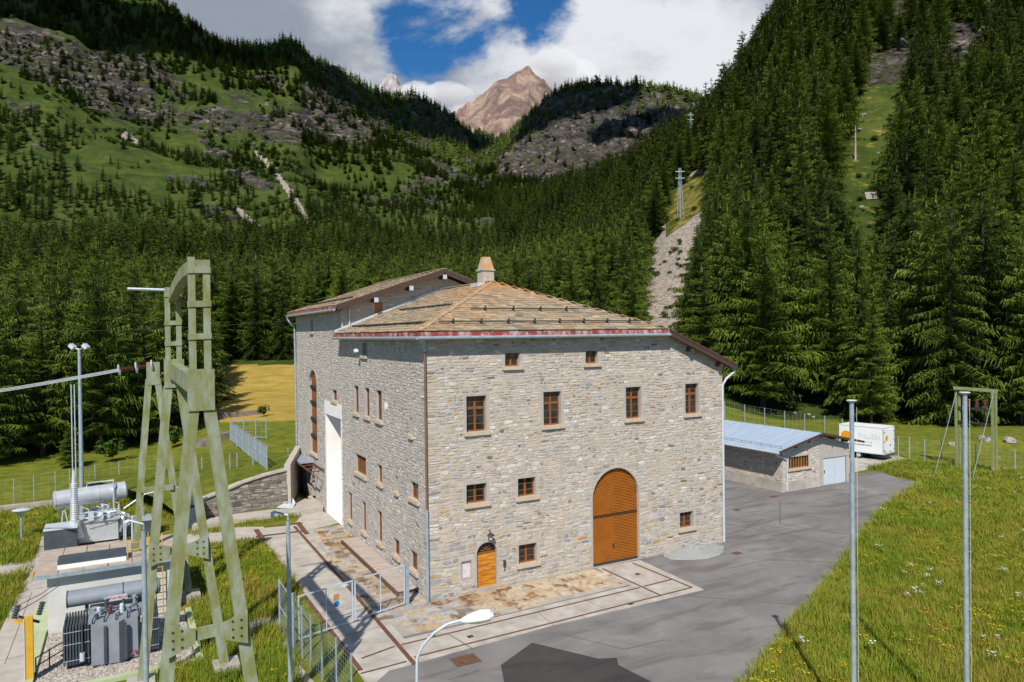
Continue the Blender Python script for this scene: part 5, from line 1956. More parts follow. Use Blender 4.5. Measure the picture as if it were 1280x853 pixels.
# fences on the bank behind
bp = [at(x, y, z) for x, y, z in ((288, 552, 1.75), (296, 559, 1.8), (303, 565, 1.85), (311, 572, 1.9), (319, 579, 1.95), (326, 585, 2.0), (334, 592, 2.1))]
pf = thing('panel_fence', 'steel panel fence running down the grass bank to the wall', 'fence', tuple(bp[0]))
for p in bp:
    MB().tube([p, p + Vector((0, 0, 2.0))], 0.05, 6).build('post', M_GALV, pf)
for a, b in zip(bp, bp[1:]):
    mb = MB()
    for z in (0.2, 1.05, 1.9):
        mb.bar(a + Vector((0, 0, z)), b + Vector((0, 0, z)), 0.05, 0.05)
    n = max(2, int((b - a).length / 0.16))
    for k in range(n):
        p = a.lerp(b, k / n)
        mb.bar(p + Vector((0, 0, .15)), p + Vector((0, 0, 1.95)), 0.035, 0.035)
    mb.build('panel', M_GALV, pf)
bq = [gp2(x, y) for x, y in ((288, 551), (303, 550), (318, 549), (331, 549))]
pg = thing('panel_fence', 'steel panel fence across the top of the bank at the yellow field', 'fence', tuple(bq[0]))
for p in bq:
    MB().tube([p, p + Vector((0, 0, 2.0))], 0.06, 6).build('post', M_GALV, pg)
mb = MB()
for a, b in zip(bq, bq[1:]):
    for z in (0.2, 1.9):
        mb.bar(a + Vector((0, 0, z)), b + Vector((0, 0, z)), 0.07, 0.07)
    wire(mb, a, b, 0.2, 1.9, 0.5, 0.02)
mb.build('panel', M_GALV, pg)
for i, (x, y) in enumerate(((250, 603), (285, 599), (294, 598), (314, 594), (358, 590))):
    p = gp2(x, y)
    tag(MB().tube([p, p + Vector((0, 0, 1.9))], 0.045, 6).build('fence_post', M_GALV, origin=tuple(p)), 'single grey steel fence post on the bank above the retaining wall', 'fence post', 'posts on the bank above the retaining wall')
mb = MB()
for a, b in zip([gp2(x, y) for x, y in ((232, 562), (262, 556), (285, 549))], [gp2(x, y) for x, y in ((262, 556), (285, 549), (300, 546))]):
    mb.bar(a + Vector((0, 0, .3)), b + Vector((0, 0, .3)), 0.5, 0.9)
tag(mb.build('field_wall', M_OLDW, origin=tuple(gp2(232, 562))), 'dry stone field wall below the yellow meadow', 'stone wall')

# ------------------------------------------------------------------ green portal tower
def leg_xy(base, dx):
    return Vector((base.x + dx, base.y, 0))


TP = Vector((1, 0, 0))
T = thing('portal_tower', 'tall green painted portal tower with ladder masts on spread legs', 'tower', (-10.1, -6.6, 0))
Ff, Fr = Vector((-10.0, -10.4, 0)), Vector((-10.2, -2.8, 0))


def mast(base, ztop, zp1, zp0, kk, rungs, lw, spread):
    for s_ in (-1, 1):
        MB().bar(base + TP * (0.17 * s_) + Vector((0, 0, zp1 - .05)), base + TP * (0.17 * s_) + Vector((0, 0, ztop + (0.06 if s_ < 0 else 0))), 0.165, 0.10, up=(0, 1, 0)).build('mast_post', M_STEELP, T)
    for z in rungs:
        for dy in (-0.065, 0.065):
            MB().bar(base + TP * -0.265 + Vector((0, dy, z)), base + TP * 0.265 + Vector((0, dy, z + .02)), 0.03, 0.15).build('rung', M_STEELP, T)
    for dy in (-0.10, 0.10):
        pl = MB().bb(base.x - 0.30, base.x + 0.31, base.y + dy - 0.02, base.y + dy + 0.02, zp0, zp1).build('gusset_plate', M_STEELP, T)
    for s_, e in ((-1, spread[0]), (1, spread[1])):
        MB().bar(base + TP * (0.19 * s_) + Vector((0, 0, zp0 + .05)), base + TP * (s_ * e) + Vector((0, 0, -0.1)), lw, 0.15, up=(0, 1, 0), w2=lw * 1.15).build('leg', M_STEELP, T)
        MB().bb(base.x + s_ * e - 0.42, base.x + s_ * e + 0.42, base.y - 0.4, base.y + 0.4, 0, 0.42).build('footing', M_CONC, T)


mast(Ff, 13.72, 11.02, 10.0, 0, (13.45, 12.62, 11.82), 0.29, (1.25, 1.45))
mast(Fr, 13.45, 11.08, 10.12, 0, (13.25, 12.3, 11.6), 0.27, (1.15, 1.50))
for base, z in ((Ff, 4.5), (Fr, 4.6), (Ff, 7.9)):
    if z > 7:
        continue
    h = (10 - z) / 10
    xa, xb = base.x - 0.19 - 1.06 * h, base.x + 0.19 + 1.26 * h
    MB().bar((xa, base.y - .10, z), (xb, base.y - .10, z + 0.05), 0.06, 0.30).build('cross_brace', M_STEELP, T)
    for x_, s_ in ((xa, 1), (xb, -1)):
        g = MB()
        g.add([(x_ - s_ * 0.1, base.y - .20, z - 0.42), (x_ + s_ * 0.55, base.y - .20, z - .18), (x_ + s_ * 0.55, base.y - .20, z + .18), (x_ - s_ * 0.1, base.y - .20, z + .42)] +
              [(x_ - s_ * 0.1, base.y - .17, z - 0.42), (x_ + s_ * 0.55, base.y - .17, z - .18), (x_ + s_ * 0.55, base.y - .17, z + .18), (x_ - s_ * 0.1, base.y - .17, z + .42)], [(0, 1, 2, 3), (7, 6, 5, 4), (0, 4, 5, 1), (1, 5, 6, 2), (2, 6, 7, 3), (3, 7, 4, 0)])
        gs = g.build('gusset_plate', M_STEELP, T)
        bl = MB()
        for i in range(2):
            for j in range(3):
                c = Vector((x_ + s_ * (0.05 + 0.2 * i), base.y - .21, z - 0.2 + 0.2 * j))
                bl.tube([c, c + Vector((0, 0.02, 0))], 0.035, 6)
        bl.build('bolt', M_IRON, gs)
# beams that tie the masts
MB().bar(Fr + Vector((0, 0.1, 10.72)), Ff + Vector((0, -0.05, 10.55)), 0.28, 0.50).build('tie_beam', M_STEELP, T)
arc = [Fr.lerp(Ff, k / 6) + Vector((0, 0, 13.2 + 0.42 * math.sin(math.pi * (k / 6) * 0.75) + 0.05 * k / 6)) for k in range(7)]
mb = MB()
for a, b in zip(arc, arc[1:]):
    mb.bar(a - (b - a) * 0.02, b + (b - a) * 0.02, 0.26, 0.34)
mb.build('top_beam', M_STEELP, T)
q = Fr + Vector((-0.25, 0, 13.42))
MB().tube([q, q + Vector((-1.1, 0, 0.02))], 0.05, 6).build('line_spike', M_GALVL, T)
bl = MB()
for j in range(6):
    c = Fr + Vector((-0.1, -.19, 10.35 + 0.12 * j))
    bl.tube([c, c + Vector((0, 0.03, 0))], 0.03, 6)
bl.build('bolt', M_IRON, T)

T3b = Vector((-10.6, 5.6, 0))
T3 = thing('strain_frame', 'green painted A frame holding the insulator string behind the tower', 'tower', tuple(T3b))
MB().bb(T3b.x - 0.26, T3b.x + 0.27, T3b.y - .09, T3b.y + .09, 9.75, 10.75).build('gusset_plate', M_STEELP, T3)
for s_, e in ((-1, 1.0), (1, 1.35)):
    MB().bar(T3b + TP * (0.17 * s_) + Vector((0, 0, 10.0)), T3b + TP * (s_ * e), 0.26, 0.15, up=(0, 1, 0), w2=0.30).build('leg', M_STEELP, T3)
    MB().bb(T3b.x + s_ * e - 0.4, T3b.x + s_ * e + 0.4, T3b.y - .4, T3b.y + .4, 0, 0.35).build('footing', M_CONC, T3)
for z in (5.2, 2.3):
    h = (10 - z) / 10
    MB().bar((T3b.x - 0.17 - .83 * h, T3b.y - .15, z), (T3b.x + .17 + 1.18 * h, T3b.y - .15, z), 0.06, 0.24).build('cross_brace', M_STEELP, T3)
ins_a = atD(190, 457, 31.5)
ins_b = atD(148, 463, 31.0)
IS = thing('insulator_string', 'brown insulator string with bright rings on the strain frame', 'insulator', tuple(ins_a))
for k in range(2):
    a, b = ins_a.lerp(ins_b, k * 0.5 + 0.06), ins_a.lerp(ins_b, k * 0.5 + 0.42)
    n = 9
    pts, rr = [], []
    for i in range(n * 2 + 1):
        pts.append(a.lerp(b, i / (n * 2)))
        rr.append(0.11 if i % 2 else 0.06)
    MB().tube(pts, rr, 10).build('insulator', M_BROWNI, IS)
for t_ in (0.0, 0.47, 0.98):
    c = ins_a.lerp(ins_b, t_)
    ax = (ins_b - ins_a).normalized()
    s1 = ax.cross(Vector((0, 0, 1))).normalized()
    s2 = s1.cross(ax)
    mb = MB()
    mb.tube([c + (s1 * math.cos(a_) + s2 * math.sin(a_)) * 0.22 for a_ in [2 * math.pi * i / 16 for i in range(17)]], 0.035, 6, False)
    mb.bar(c - s2 * .2, c + s2 * .2, 0.05, 0.05)
    mb.build('ring', M_SILV, IS)
far_l = atD(-330, 520, 33)
for i, (dy, lab) in enumerate(((0.05, 'uppermost of the three conductors leading left from the insulator string'), (0.0, 'middle one of the three conductors leading left from the insulator string'), (-0.05, 'lowest of the three conductors leading left from the insulator string'))):
    n = 16
    pts = []
    for k in range(n + 1):
        p = (ins_b + Vector((0, 0, dy))).lerp(far_l + Vector((0, 0, dy * 1.2)), k / n)
        pts.append(p - Vector((0, 0, 0.35 * math.sin(math.pi * k / n))))
    tag(MB().tube(pts, 0.02, 5).build('conductor', M_SILV, origin=tuple(ins_b)), lab, 'cable', 'conductors at the strain frame')
for (xa, ya, Da), (xb, yb, Db), lab in (((-60, 411, 60), (372, 400, 60), 'thin line wire crossing behind the tower to the building eave'), ((-60, 368, 60), (205, 370, 60), 'thin upper line wire reaching the tower from the left')):
    a, b = atD(xa, ya, Da), atD(xb, yb, Db)
    pts = [a.lerp(b, k / 12) - Vector((0, 0, 0.5 * math.sin(math.pi * k / 12))) for k in range(13)]
    tag(MB().tube(pts, 0.018, 4).build('line_wire', M_IRON, origin=tuple(a)), lab, 'cable')

# ------------------------------------------------------------------ switchyard
K = thing('switch_kiosk', 'flat roofed rendered kiosk with slab roof between the two transformers', 'kiosk', (-12.5, 6, 0))
MB().bb(-14.55, -10.05, 4.35, 7.6, 0, 2.36).build('wall', M_KIOSK, K)
kr = MB().bb(-15.0, -9.8, 4.05, 7.85, 2.36, 2.44).build('roof', M_CONCW, K)
for i in range(6):
    for j in range(3):
        x0, y0 = -15.02 + i * 0.872, 4.03 + j * 1.28
        MB().box((x0 + .43, y0 + .63, 2.475 + rnd.uniform(0, .012)), (0.845, 1.255, 0.07), Matrix.Rotation(rnd.uniform(-.01, .01), 3, 'Z')).build('roof_slab', simple('kiosk_slab', (0.33, 0.28, 0.23), (0.44, 0.38, 0.31), 2.5, 0.92, bmp=0.2) if i == j == 0 else bpy.data.materials['kiosk_slab'], kr)
hx = MB()
hx.bb(-14.2, -11.75, 4.55, 5.35, 2.5, 2.85)
hx.build('hatch', M_GREYD, K)
MB().bb(-14.2, -11.75, 4.42, 4.545, 2.5, 2.66).build('hatch_ledge', M_PLASTER, K)
MB().bb(-15.05, -14.98, 4.0, 4.6, 2.3, 2.55).build('edge_mark', M_YELL, K)
MB().bar((-15.02, 4.02, 2.40), (-9.78, 4.02, 2.40), 0.05, 0.16).build('gutter', M_GALV, K)
ld = thing('steel_ladder', 'yellow topped steel ladder against the kiosk wall', 'ladder', (-10.6, 4.2, 0))
lm = MB()
for dx in (-0.2, 0.2):
    lm.tube([(-10.6 + dx, 4.15, 0), (-10.6 + dx, 4.15, 3.3), (-10.6 + dx, 4.4, 3.45)], 0.025, 6)
for k in range(10):
    lm.tube([(-10.8, 4.15, 0.3 + k * .3), (-10.4, 4.15, 0.3 + k * .3)], 0.016, 5)
lm.build('rails', M_YELL, ld)
rl = MB()
for z in (2.9, 3.2):
    rl.tube([(-11.7, 4.5, z), (-10.9, 4.5, z), (-10.9, 5.6, z)], 0.02, 5)
for p in ((-11.7, 4.5), (-10.9, 4.5), (-10.9, 5.6)):
    rl.tube([(p[0], p[1], 2.5), (p[0], p[1], 3.3)], 0.022, 5)
rl.build('guard_rail', M_YELL, ld)


def fins(mb, x0, x1, y0, y1, z0, z1, n, along='x'):
    for k in range(n):
        if along == 'x':
            x = x0 + (x1 - x0) * (k + 0.5) / n
            mb.bb(x - (x1 - x0) / n * 0.3, x + (x1 - x0) / n * 0.3, y0, y1, z0, z1)
        else:
            y = y0 + (y1 - y0) * (k + 0.5) / n
            mb.bb(x0, x1, y - (y1 - y0) / n * 0.3, y + (y1 - y0) / n * 0.3, z0, z1)
    return mb


# front transformer
T1 = thing('transformer', 'grey oil transformer with round tank and red lettering on the gravel bed', 'transformer', (-12.6, 1, 0))
bd = MB()
bd.prism([(-13.1, 0.15), (-12.15, 0.05), (-11.95, 0.25), (-11.5, 0.25), (-11.4, 0.5), (-11.4, 2.2), (-13.1, 2.2)], 0.12, 2.0)
bd.bb(-13.2, -11.3, 0.3, 2.3, 2.0, 2.08)
body = bd.build('tank', M_GREYT, T1)
rb = MB()
for x in (-12.62, -11.93):
    rb.bb(x - 0.05, x + 0.05, 0.0, 0.12, 0.2, 1.9)
rb.build('rib', M_GREYD, body)
for dx, dz in ((-11.75, 0.35), (-11.60, 0.42)):
    MB().tube([(dx, 0.15, dz), (dx, 0.27, dz)], 0.05, 8).build('valve', M_RED, body)
for x0, x1 in ((-14.05, -13.15), (-11.25, -10.75)):
    r_ = fins(MB(), x0, x1, 0.35, 2.1, 0.25, 1.95, 9).build('radiator', M_GREYD, T1)
    mb = MB()
    for z in (0.45, 1.2, 1.75):
        mb.bb(x0, x1, 0.32, 0.345, z, z + 0.03)
    mb.build('strap', M_GALV, r_)
cy = MB().tube([(-14.0, 1.9, 2.68), (-13.96, 1.9, 2.68), (-10.7, 1.9, 2.68), (-10.62, 1.9, 2.68)], [0.30, 0.38, 0.38, 0.3], 20).build('conservator', M_GREYT, T1, smooth=True)
mb = MB()
for x in (-13.97, -12.0, -10.75):
    mb.tube([(x - .02, 1.9, 2.68), (x + .02, 1.9, 2.68)], 0.40, 20)
mb.build('band', M_GREYD, cy)
plt = MB().bar((-12.55, 1.50, 2.55), (-11.85, 1.50, 2.55), 0.015, 0.24).build('name_plate', M_GALVL, T1)
text('TAMINI', 'lettering', 0.19, (-12.52, 1.488, 2.49), (1, 0, 0), (0, 0, 1), M_REDT, T1, 0.006, 0.25)
for x in (-13.3, -11.4):
    MB().bar((x, 1.9, 2.0), (x, 1.9, 2.35), 0.12, 0.25).build('saddle', M_GREYD, T1)
for k, x in enumerate((-12.85, -12.45, -12.05)):
    pts, rr = [], []
    for i in range(13):
        pts.append((x, 0.9, 2.06 + 0.035 * i))
        rr.append(0.085 if i % 2 else 0.05)
    MB().tube(pts, rr, 10).build('bushing', M_BROWNI if k % 2 else M_GALVL, T1)
mb = MB()
mb.tube([(-13.4, 0.3, 2.3), (-13.4, 0.25, 1.2), (-13.4, 0.25, 0.75)], 0.035, 6)
mb.tube([(-11.3, 1.2, 2.4), (-11.3, 0.5, 2.2), (-11.3, 0.4, 0.8)], 0.04, 6)
mb.tube([(-13.0, 1.4, 2.1), (-12.6, 1.1, 2.25), (-11.5, 1.2, 2.2)], 0.04, 6)
mb.build('pipe', M_GREYD, T1)
MB().tube([(-13.4, 0.25, 0.42), (-13.4, 0.25, 0.78)], 0.09, 10).build('breather', M_GALVL, T1)
mb = MB()
for x in (-12.9, -12.0):
    mb.bb(x - .12, x + .12, 0.1, 2.2, 0, 0.14)
mb.build('skid', M_IRON, T1)

for k, (x, y, z, r_, h_) in enumerate(((-12.9, 0.5, 2.08, .06, .3), (-12.2, 0.45, 2.08, .05, .22), (-11.8, 0.6, 2.08, .08, .35), (-12.6, 1.5, 2.08, .07, .5), (-11.6, 1.5, 2.08, .06, .4), (-13.0, 1.2, 2.08, .09, .25), (-12.0, 1.3, 2.08, .05, .45))):
    MB().tube([(x, y, z), (x, y, z + h_)], r_, 8).build('fitting', (M_GREYD, M_GALV, M_GREYT)[k % 3], T1)
    MB().tube([(x, y, z + h_), (x, y, z + h_ + .04)], r_ * 1.5, 8).build('flange', M_GALV, T1)
mb = MB()
for k in range(5):
    mb.tube([(-13.05 + k * .4, 0.28, 2.0), (-13.05 + k * .4, 0.2, 2.2), (-12.9 + k * .35, 0.9, 2.3)], 0.022, 5)
mb.build('cable', M_BLACK, T1)
MB().bb(-11.36, -11.2, 0.6, 1.0, 0.9, 1.6).build('control_box', M_GALVL, T1)
T1.scale = (0.93, 1.0, 0.78)
T1.location = (-12.42, 0.85, 0)

# rear transformer
y0_ = 18.6
T2 = thing('transformer', 'silver oil transformer with bright horizontal tank behind the kiosk', 'transformer', (-13.8, y0_, 0))
MB().bb(-14.2, -12.2, y0_ - .6, y0_ + 1.4, 0.15, 1.3).build('tank', M_SILV, T2)
MB().bb(-14.3, -12.1, y0_ - .7, y0_ + 1.5, 1.3, 1.38).build('lid', M_SILV, T2)
c0, c1 = Vector((-15.5, y0_ + 1.0, 2.45)), Vector((-11.75, y0_ + 1.6, 2.55))
t2c = MB().tube([c0, c0.lerp(c1, .015), c0.lerp(c1, .98), c1], [0.42, 0.52, 0.52, 0.42], 22).build('conservator', M_SILV, T2, smooth=True)
mb = MB()
for t_ in (0.02, 0.6, 0.97):
    mb.tube([c0.lerp(c1, t_ - .006), c0.lerp(c1, t_ + .006)], 0.545, 22)
mb.build('band', M_SILV, t2c)
mb = MB()
mb.tube([c0.lerp(c1, .45) + Vector((0, 0, .5)), c0.lerp(c1, .45) + Vector((0, 0, .72)), c0.lerp(c1, .82) + Vector((0, -.3, .75)), c0.lerp(c1, .82) + Vector((0, -.6, .6)), c0.lerp(c1, .82) + Vector((0, -.65, -1.9))], 0.055, 8)
mb.build('pipe', M_SILV, T2, smooth=True)
mb = MB()
mb.tube([c0.lerp(c1, .68) + Vector((0, 0, -.5)), c0.lerp(c1, .66) + Vector((0, -.3, -1.2)), c0.lerp(c1, .66) + Vector((0, -.4, -2.3))], 0.11, 8)
mb.tube([(-11.9, y0_, 1.5), (-12.2, y0_ - .4, 0.5)], 0.16, 8)
mb.build('stand', M_SILV, T2)
mb = MB()
for a, b in (((-15.2, y0_ + .8, 0), (-15.0, y0_ + .9, 2.0)), ((-14.6, y0_ + .8, 0), (-14.95, y0_ + .9, 2.0)), ((-15.2, y0_ + .8, 0.1), (-14.4, y0_ + .8, 0.1))):
    mb.tube([a, b], 0.035, 6)
mb.build('trestle', M_GALVL, T2)
for k in range(4):
    b_ = MB()
    b_.bb(-15.75, -14.2, y0_ - 1.75 + k * 0.42, y0_ - 1.55 + k * 0.42, 0.2, 1.32)
    b_.build('radiator', M_GREYD, T2)
    MB().bb(-15.78, -14.17, y0_ - 1.79 + k * 0.42, y0_ - 1.5 + k * 0.42, 1.325, 1.40).build('radiator_header', M_GALVL, T2)
for k in range(3):
    MB().bb(-11.6, -10.0, y0_ - .2 + k * 0.5, y0_ + .0 + k * 0.5, 0.9, 1.05).build('radiator_header', M_SILV, T2)
    MB().bb(-11.5, -10.1, y0_ - .18 + k * 0.5, y0_ - .02 + k * 0.5, 0.1, 0.9).build('radiator', M_GREYD, T2)
b0 = Vector((-14.35, y0_ - .9, 0))
MB().tube([b0 + Vector((0, 0, .6)), b0 + Vector((0, 0, .7)), b0 + Vector((0, 0, 1.55)), b0 + Vector((0, 0, 1.6))], [0.46, 0.44, 0.28, 0.2], 16).build('turret', M_SILV, T2, smooth=True)
pts, rr = [], []
for i in range(41):
    pts.append(b0 + Vector((0, 0, 1.6 + 0.052 * i)))
    rr.append((0.24 if i % 2 else 0.19) - 0.0012 * i)
MB().tube(pts, rr, 14).build('bushing', M_SILV, T2)
MB().tube([b0 + Vector((0, 0, 3.68)), b0 + Vector((0, 0, 4.4))], [0.12, 0.06], 8).build('terminal', M_GALVL, T2)
for k in range(7):
    x, y = -13.9 + rnd.uniform(0, 1.7), y0_ - .5 + rnd.uniform(0, 1.2)
    MB().tube([(x, y, 1.35), (x, y, 1.6 + rnd.random() * .35)], [0.12, 0.07], 8).build('fitting', M_SILV if k % 2 else M_GALVL, T2)
mb = MB()
for k in range(4):
    mb.tube([(-13.9, y0_ - .5 + k * .3, 1.5 + .05 * k), (-12.3, y0_ - .4 + k * .3, 1.75 - .05 * k), (-11.6, y0_ - .2 + k * .25, 1.2)], 0.045, 6)
mb.build('pipe', M_SILV, T2)
for k in range(26):
    x, y = rnd.uniform(-14.1, -10.2), y0_ + rnd.uniform(-1.2, 1.2)
    h0_ = 1.38 if x < -12.1 else 0.0
    h_ = rnd.uniform(.25, .75) if h0_ else rnd.uniform(.5, 1.5)
    if k % 3 == 0:
        MB().box((x, y, h0_ + h_ / 2), (rnd.uniform(.12, .3), rnd.uniform(.1, .25), h_)).build('box', (M_GALVL, M_GALV, M_GREYT)[k % 2], T2)
    else:
        MB().tube([(x, y, h0_), (x, y, h0_ + h_), (x + rnd.uniform(-.5, .5), y + rnd.uniform(-.2, .2), h0_ + h_ + rnd.uniform(-.1, .25))], rnd.uniform(.03, .06), 6).build('pipe', (M_SILV, M_GALV, M_GALVL)[k % 3], T2)
mb = MB()
for z in (0.55, 1.0):
    mb.tube([(-14.1, y0_ - 1.25, 1.38 + z * .6), (-12.2, y0_ - 1.0, 1.38 + z * .6)], 0.02, 5)
mb.build('guard_rail', M_GALVL, T2)
cab = MB().tube([(-11.9, y0_ - .3, 1.8), (-10.8, y0_ - .2, 2.5), (-9.3, y0_, 2.65), (-7.8, y0_ + .4, 2.6)], 0.05, 6)
cab.build('pipe', M_GALVL, T2)
tag(MB().bb(-9.0, -7.6, 18.8, 20.6, 0, 1.5).bb(-9.2, -7.5, 18.6, 20.7, 1.5, 1.6).build('switch_cabinet', M_GREYD, origin=(-8.3, 19.5, 0)), 'dark cabinet at the end of the retaining wall behind the tower legs', 'cabinet')

# yellow post with insulators
yp = at(37, 853)
yb = Vector((yp.x, yp.y, 0))
YP = thing('yellow_post', 'yellow steel post with dark insulators at the left edge', 'post', tuple(yb))
MB().bar(yb, yb + Vector((0, 0, 2.25)), 0.26, 0.22, up=(0, 1, 0)).build('post', M_YELL, YP)
MB().bar(yb + Vector((-.12, -.12, 0)), yb + Vector((-.12, -.12, 2.2)), 0.03, 0.03).build('conduit', M_GALVL, YP)
MB().bar(yb + Vector((0, 0, 1.95)), yb + Vector((-0.45, 0.1, 2.25)), 0.08, 0.10).build('arm', M_YELL, YP)
for q_ in ((-0.42, 0.1, 2.25), (0.28, 0.2, 2.2)):
    pts, rr = [], []
    c = yb + Vector(q_)
    for i in range(11):
        pts.append(c + Vector((0.012 * i, 0.01 * i, 0.042 * i)))
        rr.append(0.11 if i % 2 else 0.06)
    MB().tube(pts, rr, 10).build('insulator', M_GREYD, YP)
MB().bar(yb + Vector((-.3, .1, 2.3)), yb + Vector((0.3, .2, 1.95)), 0.06, 0.08).build('arm', M_IRON, YP)
for k, lab in enumerate(('lower thin lead from the yellow post to the grey transformer', 'upper thin lead from the yellow post to the grey transformer')):
    a, b = yb + Vector((-.3, .2, 2.45 + .2 * k)), Vector((-13.9, 1.6, 2.72 + .12 * k))
    tag(MB().tube([a, a.lerp(b, .5) - Vector((0, 0, .05)), b], 0.014, 4).build('lead_wire', M_IRON, origin=tuple(a)), lab, 'cable')
# railing beside the gravel bed
ra = [at(x, y) for x, y in ((45, 846), (62, 835), (82, 823))]
RL = thing('pipe_railing', 'low dark pipe railing beside the gravel bed', 'railing', tuple(ra[0]))
mb = MB()
for z in (0.35, 0.65):
    mb.tube([p + Vector((0, 0, z)) for p in ra], 0.022, 6)
mb.build('rail', M_GREYD, RL)
for p in ra:
    MB().tube([p, p + Vector((0, 0, .68))], 0.025, 6).build('post', M_GREYD, RL)
# beds, kerbs and paths
sheet('gravel_bed', [(-14.6, -1.2), (-9.6, -1.2), (-9.6, 4.3), (-14.6, 4.3)], 0.03, M_GRAV)
gs_ = MB()
for k in range(2600):
    x, y = rnd.uniform(-14.5, -9.7), rnd.uniform(-1.1, 4.2)
    r_ = rnd.uniform(0.03, 0.075)
    v = [Vector((x + r_ * rnd.uniform(.6, 1.2) * math.cos(a), y + r_ * rnd.uniform(.6, 1.2) * math.sin(a), 0.025)) for a in (0, 1.3, 2.5, 3.8, 5)]
    g = rnd.uniform(0.6, 1.25)
    gs_.add(v + [Vector((x, y, 0.03 + r_ * rnd.uniform(.6, 1.0)))], [(i, (i + 1) % 5, 5) for i in range(5)], (0.36 * g, 0.32 * g, 0.28 * g))
gs_.build('gravel', M_STONE, kind='stuff')
for poly, lab in (([(-14.85, -1.5), (-14.6, -1.5), (-14.6, 4.4), (-14.85, 4.4)], 'pale green kerb along the path side of the gravel bed'),
                  ([(-14.6, -1.5), (-9.3, -1.5), (-9.3, -1.25), (-14.6, -1.25)], 'pale green kerb at the near end of the gravel bed'),
                  ([(-9.55, -1.25), (-9.3, -1.25), (-9.3, 4.3), (-9.55, 4.3)], 'pale green kerb on the tower side of the gravel bed'),
                  ([(-15.25, 4.4), (-14.58, 4.4), (-14.58, 7.9), (-15.25, 7.9)], 'pale green kerb strip along the kiosk wall')):
    tag(MB().prism(poly, 0, 0.14).build('painted_kerb', M_KERBG, origin=(*poly[0], 0)), lab, 'kerb')
sheet('concrete_path', P2((-60, 905), (-20, 840), (0, 790), (22, 745), (40, 712), (52, 672), (66, 657), (96, 652), (150, 652), (150, 690), (80, 700), (62, 700), (60, 800), (42, 905)), 0.02, M_PATH)
sheet('service_road', P2((-60, 716), (0, 707), (50, 698), (70, 692), (66, 712), (38, 716), (0, 722), (-60, 732)), 0.026, M_PATH)
sheet('service_path', P2((210, 790), (280, 783), (348, 768), (349, 786), (290, 795), (215, 806)), 0.016, M_ASPH)
for a, b in (((6, 830), (40, 740)), ((26, 742), (52, 734)), ((14, 780), (50, 772)), ((0, 826), (50, 815))):
    MB().bar(at(*a, 0.022), at(*b, 0.022), 0.03, 0.008).build('path_joint', M_JOINT, kind='structure')
# stepping slabs up the bank
for k in range(5):
    p = gp2(72 + k * 2.2, 650 - k * 6)
    tag(MB().bb(p.x - .45, p.x + .45, p.y - .3, p.y + .3, p.z, p.z + .1).build('step_slab', M_CONCW, origin=tuple(p)), 'pale stone step in the flight left of the silver transformer', 'step', 'stone steps by the silver transformer')
# floodlight mast
mt = atD(99, 437, 45)
fm = thing('floodlight_mast', 'slender mast with two floodlights behind the silver transformer', 'lamp mast', (mt.x, mt.y, 0))
MB().tube([(mt.x, mt.y, 0), (mt.x, mt.y, mt.z)], [0.15, 0.09], 10).build('pole', M_GALV, fm)
for s_ in (-1, 1):
    c = Vector(mt) + RT * 0.42 * s_ + Vector((0, 0, .12))
    MB().tube([Vector(mt), c], 0.04, 6).build('bracket', M_GALV, fm)
    MB().bar(c - RT * .12 + Vector((0, 0, .18)), c + RT * .12 + Vector((0, 0, -.05)), 0.36, 0.22).build('floodlight', M_GALVL, fm)
for k, dx in enumerate((-0.55, -0.35)):
    a = Vector(mt) + RT * dx
    MB().tube([(a.x, a.y, mt.z - 2.2), (a.x, a.y, 2.5)], 0.03, 5).build('cable', M_GALVL, fm)

# ------------------------------------------------------------------ right-hand portal, fence, pits, heap
ga, gb = at(1197.5, 586), at(1243, 593)
tz_ = (gpt(1197.5, (ga - CAM).dot(FW)).z)
GP = thing('steel_gantry', 'green steel portal frame with brown insulators on the right meadow', 'gantry', tuple(ga))
Dg = (ga - CAM).dot(FW)
top_a, top_b = atD(1197.5, 485, Dg), atD(1242, 487, Dg - 1)
M_GRN = simple('green_steel', (0.20, 0.23, 0.085), (0.27, 0.30, 0.14), 3, 0.7)
for g_, t_ in ((ga, top_a), (gb, top_b)):
    for dx in (-0.14, 0.14):
        MB().bar(Vector((g_.x, g_.y, 0)) + RT * dx, Vector((g_.x, g_.y, t_.z)) + RT * dx, 0.13, 0.16).build('post', M_GRN, GP)
    MB().bb(g_.x - .6, g_.x + .6, g_.y - .4, g_.y + .4, 0, 0.15).build('footing', M_CONC, GP)
hA, hB = Vector((ga.x, ga.y, 0)), Vector((gb.x, gb.y, 0))
MB().bar(hA + Vector((0, 0, top_a.z)) - RT * .3, hB + Vector((0, 0, top_b.z)) + RT * .3, 0.25, 0.24).build('top_beam', M_GRN, GP)
for z in (0.76, 0.59):
    MB().bar(hA + Vector((0, 0, top_a.z * z)), hB + Vector((0, 0, top_b.z * z)), 0.15, 0.16).build('cross_beam', M_IRON, GP)
for t_ in (0.32, 0.54, 0.76):
    c = hA.lerp(hB, t_) + Vector((0, 0, top_a.z * 0.77))
    pts, rr = [], []
    for i in range(11):
        pts.append(c + Vector((0, 0, 0.07 * i)))
        rr.append(0.13 if i % 2 else 0.07)
    MB().tube(pts, rr, 8).build('insulator', M_BROWNI, GP)
for x, y in ((1168, 594), (1215, 602)):
    s_ = at(x, y)
    st = MB().tube([s_, hA + Vector((0, 0, top_a.z)) if x < 1200 else hB + Vector((0, 0, top_b.z))], 0.022, 5).build('guy_stay', M_GALV, GP)
    MB().bb(s_.x - .5, s_.x + .5, s_.y - .4, s_.y + .4, 0, 0.14).build('footing', M_CONC, GP)
rf_ = [gp2(x, y) for x, y in ((1122, 573), (1136, 574), (1155, 577), (1176, 579), (1219, 584), (1268, 594), (1330, 604))]
